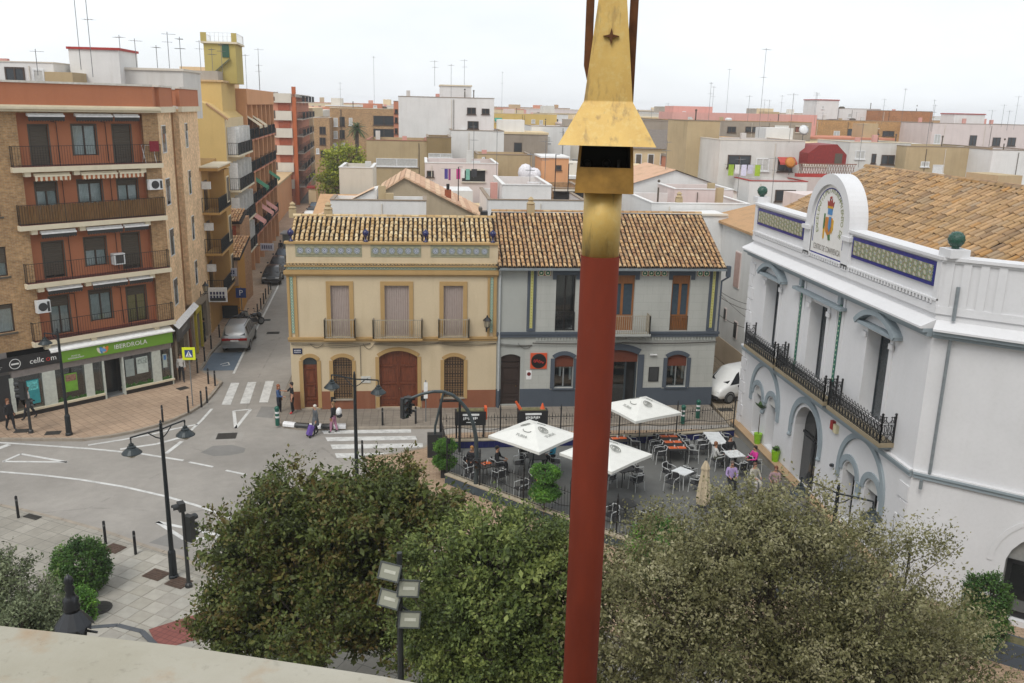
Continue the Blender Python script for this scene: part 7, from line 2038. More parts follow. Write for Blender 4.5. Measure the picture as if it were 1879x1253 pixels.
parasol(4.85, 36.0, 2.85, R(44), 2.28, "cream parasol with a dark drop emblem, leftmost on the terrace", ["TURIA", "", "", "TURIA"])
parasol(7.6, 33.75, 2.75, R(40), 2.28, "cream parasol half hidden behind the red pole", ["", "TURIA", "TURIA", ""])
parasol(10.45, 39.3, 2.75, R(24), 2.3, "cream parasol nearest the grey house, right of the pole", ["", "", "TURIA", "TURIA"])
fp = thing("folded_parasol", "closed beige parasol standing behind the big olive tree", "parasol", (11.67, 33.0, .03))
MB().bar((0, 0, 0), (0, 0, 2.3), .03, 8).build("pole", IRON_G, fp)
b = MB(); n = 14; prof = [(.22, .25), (.26, .5), (.22, 1.0), (.17, 1.5), (.14, 1.75), (.17, 1.85), (.1, 2.05), (.03, 2.2)]
vs = [((r * (1.18 if i % 2 else .82)) * math.cos(2 * PI * i / n), (r * (1.18 if i % 2 else .82)) * math.sin(2 * PI * i / n), z) for r, z in prof for i in range(n)]
b.add(vs, [(k * n + i, k * n + (i + 1) % n, (k + 1) * n + (i + 1) % n, (k + 1) * n + i) for k in range(len(prof) - 1) for i in range(n)]); b.build("canopy", plain("beige_canvas", C('#c4b498', .9), .9), fp)
b = MB(); b.lathe([(.3, 0), (.3, .06), (.05, .09)], 12); b.build("base", plain("cast_base", None), fp)

# pots on the plinth of the white building
LIME = plain("lime_pot", C('#86b81e', .9), .4)
def leaf_blades(mb, c, n, L, w, up, seed):
 r_ = random.Random(seed)
 for i in range(n):
  a = r_.uniform(0, 2 * PI); e = r_.uniform(up * .4, up)
  d = Vector((math.cos(a) * math.cos(e), math.sin(a) * math.cos(e), math.sin(e))); s = Vector((-math.sin(a), math.cos(a), 0))
  l = L * r_.uniform(.7, 1.1); p = Vector(c)
  m_ = p + d * l * .55 + Vector((0, 0, l * .1)); t_ = p + d * l
  mb.add([tuple(p), tuple(m_ + s * w), tuple(t_), tuple(m_ - s * w)], [(0, 1, 2, 3)])
for y, h, lab, grow in ((39.15, 1.7, "lime green pot with a tall rubber plant in the far arch of the white building", True), (36.9, .4, "lime green pot with a low plant beside the far arch pier", False)):
 t = thing("potted_plant", lab, "potted plant", (16.36, y, .48)); b = MB(); b.lathe([(.14, 0), (.2, .5), (.21, .52), (.18, .5)], 12); b.build("pot", LIME, t)
 s = MB()
 if grow: s.bar((0, 0, .5), (.02, .04, 1.5), .02, 5)
 s.bar((0, 0, .4), (0, 0, .6), .02, 5); s.build("stem", plain("plant_stem", C('#4a4030', .8), .8), t)
 f = MB(); leaf_blades(f, (0, 0, .5 + (h - .4 if grow else 0)), 14, .45 if grow else .3, .09, 1.0, 3); f.build("foliage", leafy("rubber_leaf", [C('#24401f', .7), C('#3d5f2a', .7), C('#5a7a3a', .7)], .1), t)
cp = MB()
for i, (dx, dy, r_, h_) in enumerate(((-.2, .1, .035, .07), (.1, .2, .035, .07), (.2, -.15, .03, .13), (-.1, -.2, .05, .02), (.0, .0, .04, .1))):
 t = thing("cup", ["white cup at the person in white", "white cup at the person in black", "tall glass on the busy white table", "small saucer on the busy white table", "sugar pot in the middle of the busy white table"][i], "cup", (14.45 + dx, 37.2 + dy, .778), 0, "cups on the busy white table")
 b = MB(); b.lathe([(r_ * .7, 0), (r_, h_), (r_ * .9, h_)], 10); b.build("cup", plain("white_china", (.72, .72, .7, 1), .2), t)
# ================================================================== street furniture
def lamp_head(root, c, s=.78):
 b = MB(); b.lathe([(.10 * s, .34 * s), (.11 * s, .26 * s), (.17 * s, .22 * s), (.18 * s, .16 * s), (.24 * s, .12 * s), (.40 * s, -.04 * s), (.41 * s, -.07 * s), (.38 * s, -.07 * s)], 18, c)
 b.lathe([(.03 * s, .34 * s), (.03 * s, .48 * s), (.0, .54 * s)], 6, c)
 h = b.build("lamp_head", plain("lamp_grey_green", C('#343d40', .7), .4, .3), root)
 g = MB(); g.lathe([(.24 * s, -.072 * s), (.21 * s, -.18 * s), (.1 * s, -.26 * s), (0, -.28 * s)], 14, c); g.build("lamp_glass", plain("lamp_glass", C('#b8b09c', .8), .2), h)
def lamp_post(label, x, y, h, heads, z=0.0):
 t = thing("street_lamp", label, "street lamp", (x, y, z), 0, "double and single armed street lamps")
 b = MB(); b.lathe([(.17, 0), (.17, .1), (.14, .14), (.13, 1.0), (.11, 1.05), (.085, 1.1), (.06, h - .5), (.05, h), (.03, h + .02), (.045, h + .06), (.0, h + .14)], 12); b.build("post", plain("lamp_black", C('#2a3034', .7), .4, .3), t)
 for (dx, dy, dz) in heads:
  e = Vector((dx, dy, dz)); a = MB()
  a.tube([(0, 0, h - .22), tuple(e * .5 + Vector((0, 0, h - .16))), tuple(e + Vector((0, 0, h - .12)))], .03, 6)
  a.tube([(0, 0, h - .55), tuple(e * .2 + Vector((0, 0, h - .42))), tuple(e * .42 + Vector((0, 0, h - .2)))], .02, 5)
  a.bar(tuple(e + Vector((0, 0, h - .12))), tuple(e + Vector((0, 0, h - .2))), .03, 6)
  a.build("arm", plain("lamp_black", None), t)
  lamp_head(t, tuple(e + Vector((0, 0, h - .6))))
 return t
lamp_post("tall double armed street lamp at the near side of the junction", -8.72, 28.7, 5.75, [(-.72, -.85, -.05), (.6, .65, -.02)], .0)
lamp_post("double armed street lamp in front of the cream house", -2.74, 34.3, 5.7, [(-.92, .15, .05), (.95, -.1, -.12)])
lamp_post("single armed street lamp on the corner pavement by the green shop", -17.48, 42.98, 5.35, [(-.62, 0, .0)])
lamp_post("double armed street lamp half sunk in the olive tree by the white building", 12.3, 23.1, 5.5, [(-.75, .9, .05), (.75, -.7, -.05)])

TLB = plain("signal_black", (.022, .024, .025, 1), .45)
def signal(root, c, rz, n=3, s=1.0):
 xf = Matrix.Translation(c) @ Matrix.Rotation(rz, 4, 'Z')
 b = MB(xf); H = .31 * n * s
 b.box(-.16 * s, -.1 * s, -H / 2, .16 * s, .12 * s, H / 2); h = b.build("signal_head", TLB, root)
 for i in range(n):
  z = H / 2 - .155 * s - i * .31 * s
  v = MB(xf @ Matrix.Translation((0, -.1 * s, z)) @ Matrix.Rotation(PI / 2, 4, 'X')); v.arc(0, 0, .1 * s, .13 * s, 0, .001, 0, 1) if False else None
  k = MB(xf)
  for j in range(10):
   a0, a1 = PI * (-.1 + 1.2 * j / 10), PI * (-.1 + 1.2 * (j + 1) / 10)
   k.quad((.13 * s * math.cos(a0), -.1 * s, z + .13 * s * math.sin(a0)), (.13 * s * math.cos(a1), -.1 * s, z + .13 * s * math.sin(a1)), (.13 * s * math.cos(a1), -.3 * s, z + .12 * s * math.sin(a1)), (.13 * s * math.cos(a0), -.3 * s, z + .12 * s * math.sin(a0)))
  k.build("visor", TLB, h)
  l = MB(xf @ Matrix.Translation((0, -.101 * s, z)) @ Matrix.Rotation(PI / 2, 4, 'X')); l.lathe([(.12 * s, 0), (.1 * s, .015), (.0, .02)], 14)
  l.build("lens", plain(["dull_red_lens", "dull_amber_lens", "dull_green_lens"][i % 3], [C('#4a1512'), C('#4a3312'), C('#123a2a')][i % 3], .2), h)
t = thing("traffic_light", "black traffic light beside the tall near lamp, seen from behind", "traffic light", (-8.04, 28.04, 0))
b = MB(); b.lathe([(.13, 0), (.12, .12), (.07, .18), (.06, 2.75), (.05, 2.9)], 10); b.build("post", TLB, t)
signal(t, (.16, .05, 2.2), R(150)); signal(t, (-.05, .0, 3.02), R(-60), 1, .95)
t = thing("traffic_light", "black traffic light on the corner pavement in front of the black shop sign", "traffic light", (-19.44, 43.36, 0))
b = MB(); b.lathe([(.13, 0), (.12, .12), (.07, .18), (.06, 2.5), (.05, 2.7)], 10); b.build("post", TLB, t)
signal(t, (-.2, 0, 2.25), R(-70)); signal(t, (.12, .02, 1.55), R(80), 2, .7)
t = thing("traffic_light", "traffic light hung from a curved grey arm over the road by the terrace", "traffic light", (2.24, 35.12, 0))
b = MB(); pts = [(0, 0, 0), (.06, 0, 1.4), (0, 0, 2.6), (-.12, 0, 3.2), (-.36, 0, 3.8), (-.66, 0, 4.2), (-1.0, 0, 4.5), (-1.4, 0, 4.65), (-1.8, 0, 4.66), (-2.3, 0, 4.55), (-2.85, 0, 4.33)]
b.tube(pts, .07, 8, [.10, .10, .09, .085, .08, .075, .07, .07, .065, .06, .055]); b.lathe([(.2, 0), (.2, .08), (.13, .25)], 10); b.build("arm", plain("arm_grey", C('#4a5558', .7), .45, .3), t)
signal(t, (-3.0, -.02, 3.95), R(35), 3, .95); signal(t, (-2.85, .22, 3.98), R(60), 3, .85)
signal(t, (.05, -.25, 1.5), R(-20), 2, .75)
MB().box(-3.02, -.1, 4.25, -2.75, .15, 4.42).build("bracket", TLB, t)
t = thing("signal_post", "grey angled post with a dark cabinet by the terrace gate", "post", (.55, 39.4, 0))
b = MB(); b.tube([(0, 0, 0), (.02, 0, 1.5), (.18, 0, 2.2), (.42, 0, 3.2)], .06, 8); b.build("post", plain("arm_grey", None), t); MB().box(-.35, -.2, 0, .35, .2, 1.15).build("cabinet", TLB, t)

def bollard(x, y, label, grp, z=0.0, h=.95):
 global _bol
 if '_bol' not in globals():
  t = thing("bollard", label, "bollard", (x, y, z), 0, grp)
  b = MB(); b.lathe([(.06, 0), (.055, .03), (.05, .8), (.052, .9), (.04, .94), (.0, .96)], 10); b.build("post", IRON, t)
  b = MB(); b.lathe([(.054, .74), (.055, .75), (.055, .80), (.054, .81)], 10); b.build("band", plain("band_grey", C('#6a6c6c', .7), .4), t)
  _bol = t
  return t
 return copy_thing(_bol, (x, y, z), 0, label, grp)
for x, y, lab in ((-16.02, 33.77, "black bollard at the near kerb, leftmost by the frame edge"), (-11.89, 31.36, "black bollard at the near kerb just above the round bush"), (-10.54, 30.48, "black bollard at the near kerb between the bush and the tall lamp"),
     (-13.43, 44.61, "black bollard on the corner kerb, leftmost after the lamp post"), (-12.51, 46.1, "black bollard left of the yellow crossing sign post foot"), (-12.03, 46.96, "black bollard just right of the crossing sign post"), (-11.9, 47.7, "black bollard at the near end of the side street crossing"), (-12.14, 50.76, "black bollard at the far end of the side street crossing, kerb side"), (-12.62, 51.2, "black bollard at the far end of the side street crossing, shop side"),
     (-13.77, 53.4, "black bollard at the corner of the blue parking bay"), (-13.92, 55.95, "black bollard beside the blue parking bay"), (-14.19, 58.98, "black bollard left of the silver car's tail"), (-14.3, 62.0, "black bollard left of the silver car's bonnet"),
     (-12.84, 68.74, "first black bollard beyond the motorbikes on the side street"), (-12.95, 70.85, "second black bollard beyond the motorbikes"), (-13.07, 72.87, "third black bollard beyond the motorbikes"), (-13.22, 74.78, "fourth black bollard beyond the motorbikes"), (-13.32, 76.8, "fifth black bollard beyond the motorbikes"), (-13.44, 78.68, "last black bollard before the dark parked cars"),
     (-2.1, 43.75, "black bollard in front of the brown double door, left"), (-.38, 43.93, "black bollard in front of the brown double door, right"), (-2.85, 39.2, "black bollard on the plaza edge beside the lamp in front of the cream house")):
 bollard(x, y, lab, "slim black bollards along the kerbs")
GB = plain("bollard_green", C('#14594a', .9), .4); WB = plain("bollard_white", (.7, .7, .7, 1), .4)
for x, y, lab in ((13.87, 43.4, "green and white bollard outside the grey house, nearer one"), (14.94, 44.2, "green and white bollard outside the grey house, farther one"), (-7.5, 43.95, "green and white bollard at the corner of the cream house pavement")):
 t = thing("banded_bollard", lab, "bollard", (x, y, 0), 0, "green and white banded bollards")
 for a, c, m in ((0, .42, GB), (.42, .52, WB), (.52, .66, GB), (.66, .76, WB), (.76, .84, GB)):
  b = MB(); b.lathe([(.11, a), (.11, c)], 14); b.build("band", m, t)
 b = MB(); b.ball((0, 0, .92), .13, n=14, m=8); b.build("cap", GB, t, True)
cx0 = [(-7.2, 43.95), (-6.55, 43.72), (-5.85, 43.55), (-5.2, 43.48), (-4.6, 43.45), (-3.95, 43.45)]
for i, (p, q) in enumerate(zip(cx0[:-1], cx0[1:])):
 t = thing("kerb_divider", ["white", "black", "white", "black", "white"][i] + " rounded kerb divider segment, " + ["beside the banded bollard", "second from the banded bollard", "behind the purple trolley", "between the two walking women", "at the corner of the crossing"][i], "kerb divider", ((p[0] + q[0]) / 2, (p[1] + q[1]) / 2, 0), math.atan2(q[1] - p[1], q[0] - p[0]), "black and white kerb dividers")
 L = math.hypot(q[0] - p[0], q[1] - p[1]) / 2 - .02
 b = MB(); b.xf = Matrix.Rotation(PI / 2, 4, 'Z'); b.prism([(-.15, 0), (.15, 0), (.14, .12), (.08, .21), (-.08, .21), (-.14, .12)], -L, L); b.build("block", WB if i % 2 == 0 else TLB, t)
t = thing("crossing_sign", "square yellow edged blue pedestrian crossing sign at the corner", "sign", (-12.54, 47.16, 0))
MB().bar((0, 0, 0), (0, 0, 3.0), .03, 8).build("post", plain("galvanised", None), t)
MB().box(-.34, -.06, 2.65, .34, -.03, 3.35).build("plate", plain("fluorescent_yellow", C('#d6e020', .95), .4, var=.02), t)
MB().box(-.21, -.066, 2.79, .21, -.06, 3.21).build("blue_panel", plain("sign_blue", None), t)
MB().add([(-.17, -.069, 2.84), (.17, -.069, 2.84), (0, -.069, 3.16)], [(0, 1, 2)]).build("white_triangle", WL, t)
b = MB(); b.bar((0, -.073, 2.93), (0, -.073, 3.05), .018, 4).bar((0, -.073, 2.95), (-.06, -.073, 2.86), .013, 4).bar((0, -.073, 2.95), (.06, -.073, 2.86), .013, 4).bar((-.05, -.073, 2.98), (.05, -.073, 3.01), .012, 4); b.ball((0, -.073, 3.08), .022, .01, .022, 6, 4); b.build("walker", TLB, t)
# hanging shop signs on the street
for x, y, z, w_, h_, m, lab in ((-14.0, 61.0, 3.3, 1.25, 1.0, WB, "white framed hanging sign with dark lettering over the yellow doorway"), (-14.3, 66.3, 3.9, 1.1, .6, plain("pale_lilac_sign", C('#b4b4c0', .9), .5), "pale blue lettered hanging sign on the ochre flats"), (-13.2, 76.5, 4.2, 1.1, .6, plain("pale_lilac_sign", None), "pale blue lettered sign farther up the street by the low house")):
 t = thing("hanging_sign", lab, "sign", (x, y, z)); MB().box(-w_ / 2, -.06, -h_ / 2, w_ / 2, .06, h_ / 2).build("board", m, t)
 b = MB()
 for r_ in range(2):
  for i in range(5): b.box(-w_ * .4 + i * w_ * .165, -.07, .04 - r_ * .26 * h_ - .02, -w_ * .4 + i * w_ * .165 + w_ * .11, -.06, .04 - r_ * .26 * h_ + .18 * h_)
 b.build("lettering", plain("navy_letter", C('#2a2f5a', .8), .5), t)
 if w_ > 1.2: MB().box(-w_ * .42, -.066, -h_ * .42, w_ * .42, -.06, -h_ * .2).build("dark_strip", TLB, t)
 MB().bar((-w_ / 2, 0, .1), (-w_ / 2 - .6, 0, .1), .03, 4).build("bracket", IRON, t)
wall_lantern((-14.55, 58.6, 4.2), R(93), "old black street lantern on a bracket at the side of the brick block")
t = thing("no_entry_post", "slim grey post with a narrow white plate beside the brown double door", "sign", (.15, 44.2, 0))
MB().bar((0, 0, 0), (0, 0, 2.3), .03, 6).build("post", plain("galvanised", None), t); MB().box(-.1, -.04, 1.3, .1, -.03, 2.2).build("plate", plain("white_plate", None), t)

# ================================================================== vehicles
RUB = plain("tyre_rubber", (.02, .02, .02, 1), .8); RIM = plain("alloy_rim", C('#8f9294', .8), .35, .7)
CGL = plain("car_glass", (.014, .016, .018, 1), .1, spec=.3); PLST = plain("bumper_plastic", (.03, .03, .032, 1), .6)
TAIL = plain("tail_light", C('#9a1212', .9), .4, spec=.2); HEADL = plain("head_light", C('#c4c8ca', .9), .1)
def car(label, x, y, rz, paint, kind='hatch', group=None, z=RZ + .004, name="parked_car"):
 K = {'mpv': (4.63, .90, [(-2.31, .42, .60, .80, .62), (-2.27, .36, .98, 1.02, .74), (-2.2, .34, 1.05, 1.16, .76), (-1.88, .32, 1.06, 1.70, .66), (-1.2, .30, 1.05, 1.76, .66), (.3, .30, 1.03, 1.74, .66), (.75, .30, 1.02, 1.66, .66), (1.5, .30, 1.02, 1.08, .74), (2.05, .32, .90, .95, .70), (2.28, .38, .70, .74, .60), (2.32, .45, .60, .64, .55)], 3, 6, 7),
   'hatch': (4.1, .86, [(-2.05, .42, .62, .66, .62), (-2.02, .34, .92, .96, .70), (-1.92, .32, .98, 1.08, .70), (-1.45, .30, .98, 1.40, .60), (-.7, .28, .96, 1.47, .60), (.1, .28, .94, 1.44, .60), (.35, .28, .94, 1.38, .60), (1.05, .28, .93, .99, .70), (1.7, .30, .82, .87, .66), (2.0, .36, .66, .70, .58), (2.05, .42, .58, .62, .52)], 3, 6, 7),
   'van': (4.4, .90, [(-2.2, .42, .7, 1.0, .74), (-2.18, .36, 1.1, 1.78, .74), (-2.1, .32, 1.12, 1.85, .72), (-1.5, .30, 1.12, 1.88, .70), (.2, .30, 1.1, 1.88, .68), (.6, .30, 1.08, 1.84, .66), (.75, .30, 1.07, 1.78, .66), (1.45, .30, 1.06, 1.14, .74), (1.95, .32, .95, 1.0, .70), (2.17, .38, .75, .8, .62), (2.2, .45, .6, .65, .56)], 3, 6, 7)}[kind]
 L, W, S_, _, i1, i2 = K
 t = thing(name, label, "van" if kind == 'van' else "car", (x, y, z), rz, group)
 V = []; Fs = []
 for (sx, zb, zbelt, ztop, wt) in S_:
  end = abs(sx) > L / 2 - .06
  wb = W * (.90 if end else .985); wbl = W * (.86 if end else .95)
  half = [(0, zb), (wb * .85, zb), (wb * .97, zb + .06), (wb, zb + (zbelt - zb) * .45), (wb * .985, zb + (zbelt - zb) * .8), (wbl, zbelt), (wt, ztop - .05 * min(1, ztop - zbelt)), (wt * .8, ztop), (0, ztop + .012)]
  V += [(sx, -y_, z_) for y_, z_ in half] + [(sx, y_, z_) for y_, z_ in half[::-1][1:-1]]
 n = 16
 for i in range(len(S_) - 1):
  for j in range(n): Fs.append((i * n + j, i * n + (j + 1) % n, (i + 1) * n + (j + 1) % n, (i + 1) * n + j))
 Fs += [tuple(range(n))[::-1], tuple(range((len(S_) - 1) * n, len(S_) * n))]
 b = MB(); b.add(V, Fs); body = b.build("body", paint, t, True)
 P = lambda i, j: Vector(V[i * n + j])
 def lerp(a, c, u): return a + (c - a) * u
 def pane(nm, a, b_, c, d, m=CGL, off=.006, inset=.08):
  ctr = (a + b_ + c + d) / 4; nr = (b_ - a).cross(d - a).normalized()
  if nr.dot(ctr - Vector((0, 0, .8))) < 0: nr = -nr
  q = [lerp(p, ctr, inset) + nr * off for p in (a, b_, c, d)]
  m_ = MB(); m_.add([tuple(v) for v in q] , [(0, 1, 2, 3)]); return m_.build(nm, m, t)
 rr = 3
 for sgn, (jb, jt) in ((-1, (5, 6)), (1, (11, 10))):
  segs = [(3, 4), (4, 5), (5, 7)] if kind != 'van' else [(5, 7)]
  for (i, k) in segs:
   if k == 7: pane("side_window", P(i, jb), P(7, jb), lerp(P(7, jb), P(6, jt), .9), P(i, jt))
   else: pane("side_window", P(i, jb), P(k, jb), P(k, jt), P(i, jt))
 if kind != 'van':
  pane("rear_window", P(2, 6), P(2, 10), P(3, 10), P(3, 6))
 pane("windscreen", P(7, 6), P(7, 10), P(6, 10), P(6, 6), CGL, .008, .06)
 for sx in (-L * .305, L * .315):
  for sy in (-1, 1):
   w_ = MB(); w_.xf = Matrix.Translation((sx, sy * (W - .11), .315)) @ Matrix.Rotation(PI / 2, 4, 'X'); w_.lathe([(.27, -.115), (.315, -.1), (.32, 0), (.315, .1), (.27, .115)], 18); wh = w_.build("wheel", RUB, t, False)
   r_ = MB(); r_.xf = w_.xf; r_.lathe([(.21, -.122), (.2, -.124), (.2, .124), (.21, .122)], 14); r_.build("rim", RIM, wh)
   a_ = MB(); a_.xf = Matrix.Translation((sx, sy * (W * .985 + .004), .33)); a_.arc(0, 0, .33, .40, -.012, .012, -.1, PI + .1, 12); a_.build("wheel_arch", PLST, t)
 xr = -L / 2
 for sy in (-1, 1):
  MB().box(xr - .03, sy * W * .42, .86, xr + .12, sy * W * .9, 1.02).build("tail_light", TAIL, t) if kind != 'van' else MB().box(xr - .01, sy * W * .8, .9, xr + .1, sy * W * .96, 1.5).build("tail_light", TAIL, t)
  MB().box(L / 2 - .16, sy * W * .5, .62, L / 2 - .02, sy * W * .86, .76).build("headlight", HEADL, t)
  m_ = MB(); m_.ball((L * .19, sy * (W + .1), 1.02), .07, .1, .08, 8, 5); m_.build("mirror", PLST if kind != 'mpv' else paint, t)
 MB().box(xr - .035, -.26, .80 if kind != 'hatch' else .7, xr + .02, .26, .91 if kind != 'hatch' else .81).build("number_plate", plain("white_plate", None), t)
 MB().box(xr - .03, -W * .9, .36, xr + .2, W * .9, .56).build("bumper", paint if kind == 'mpv' else PLST, t); MB().box(L / 2 - .2, -W * .85, .33, L / 2 + .02, W * .85, .5).build("bumper", PLST, t)
 if kind == 'mpv':
  for sy in (-1, 1): MB().bar((-1.7, sy * .6, 1.76), (.6, sy * .6, 1.76), .025, 5).build("roof_rail", PLST, t)
  MB().box(xr - .025, -W * .42, .86, xr + .1, W * .42, .99).build("tail_strip", TAIL, t)
 return t
SIL = plain("silver_paint", C('#a9abab', .85), .28, .55, .03); BLKP = plain("black_paint", (.02, .022, .024, 1), .18, .2, .03); DKP = plain("charcoal_paint", (.045, .05, .055, 1), .2, .4, .03); WHP = plain("white_paint", (.72, .72, .70, 1), .3, 0, .02); BLUP = plain("blue_grey_paint", C('#5a6570', .8), .25, .4, .03)
HD = R(93)
car("silver people carrier seen from behind, parked by the blue bay", -12.62, 60.6, HD, SIL, 'mpv')
GC_ = "dark cars parked in a row up the side street"
car("black car parked first in the row up the side street", -13.95, 83.2, R(-87), BLKP, 'hatch', GC_)
car("charcoal car parked second in the row up the side street", -14.2, 88.4, R(-87), DKP, 'hatch', GC_)
car("blue grey car parked third in the row up the side street", -14.5, 93.6, R(-87), BLUP, 'hatch', GC_)
car("dark car far up the street beyond the cream house roof", -16.2, 134, HD, DKP, 'hatch', GC_)
car("white car far up the street beyond the cream house roof", -16.0, 128.5, HD, WHP, 'hatch', GC_)
car("grey car far up the street behind the white one", -16.5, 140, HD, BLUP, 'hatch', GC_)
car("white van far up the street near the lime tree", -18.3, 176, HD, WHP, 'van', GC_)
car("white van nosing out of the alley beside the grey house", 18.45, 48.0, R(205), WHP, 'van', None, -.046, "parked_van")
def motorbike(label, x, y, rz, case):
 t = thing("motorbike", label, "motorbike", (x, y, RZ + .004), rz, "black motorbikes behind the silver car")
 for sx, r_ in ((-.68, .3), (.68, .3)):
  w_ = MB(); w_.xf = Matrix.Translation((sx, 0, r_)) @ Matrix.Rotation(PI / 2, 4, 'X'); w_.lathe([(r_ - .08, -.055), (r_, -.03), (r_, .03), (r_ - .08, .055)], 16); wh = w_.build("wheel", RUB, t)
  q = MB(); q.xf = w_.xf; q.lathe([(r_ - .1, -.058), (r_ - .11, .058)], 12); q.build("rim", RIM, wh)
 b = MB(); b.box(-.25, -.14, .3, .3, .14, .62).bar((-.6, .09, .32), (-.1, .09, .4), .05, 6).bar((-.6, -.09, .32), (-.1, -.09, .4), .05, 6); b.build("engine", PLST, t)
 b = MB(); b.ball((.18, 0, .82), .32, .17, .16, 10, 6); b.ball((.55, 0, .75), .2, .2, .25, 8, 6); b.build("tank", BLKP, t, True)
 b = MB(); b.box(-.7, -.14, .72, -.05, .14, .82).box(-.9, -.1, .78, -.65, .1, .86); b.build("seat", PLST, t)
 b = MB(); b.bar((.68, .07, .3), (.42, .07, .98), .03, 6).bar((.68, -.07, .3), (.42, -.07, .98), .03, 6); b.build("fork", RIM, t)
 b = MB(); b.tube([(.3, -.38, 1.02), (.42, -.1, 1.0), (.42, .1, 1.0), (.3, .38, 1.02)], .022, 5); b.build("handlebar", IRON, t)
 b = MB(); b.bar((-.1, -.16, .3), (-.85, -.18, .42), .06, 8); b.build("exhaust", RIM, t)
 for s in (-1, 1):
  b = MB(); b.bar((.38, s * .3, 1.02), (.36, s * .38, 1.2), .012, 4); b.ball((.36, s * .4, 1.22), .07, .05, .05, 6, 4); b.build("mirror", PLST, t)
 MB().box(.62, -.09, .8, .72, .09, .96).build("headlight", HEADL, t)
 if case: MB().add([(.5, -.2, 1.0), (.5, .2, 1.0), (.36, .16, 1.35), (.36, -.16, 1.35)], [(0, 1, 2, 3)]).build("screen", plain("pale_screen", C('#c4c8c8', .9), .2), t)
motorbike("black motorbike with a pale screen, standing just ahead of the silver car", -13.1, 64.4, R(60), True)
motorbike("black motorbike at the kerb end beside the one with the pale screen", -12.7, 65.9, R(40), False)
motorbike("third black motorbike, farthest from the silver car", -13.6, 66.2, R(65), False)
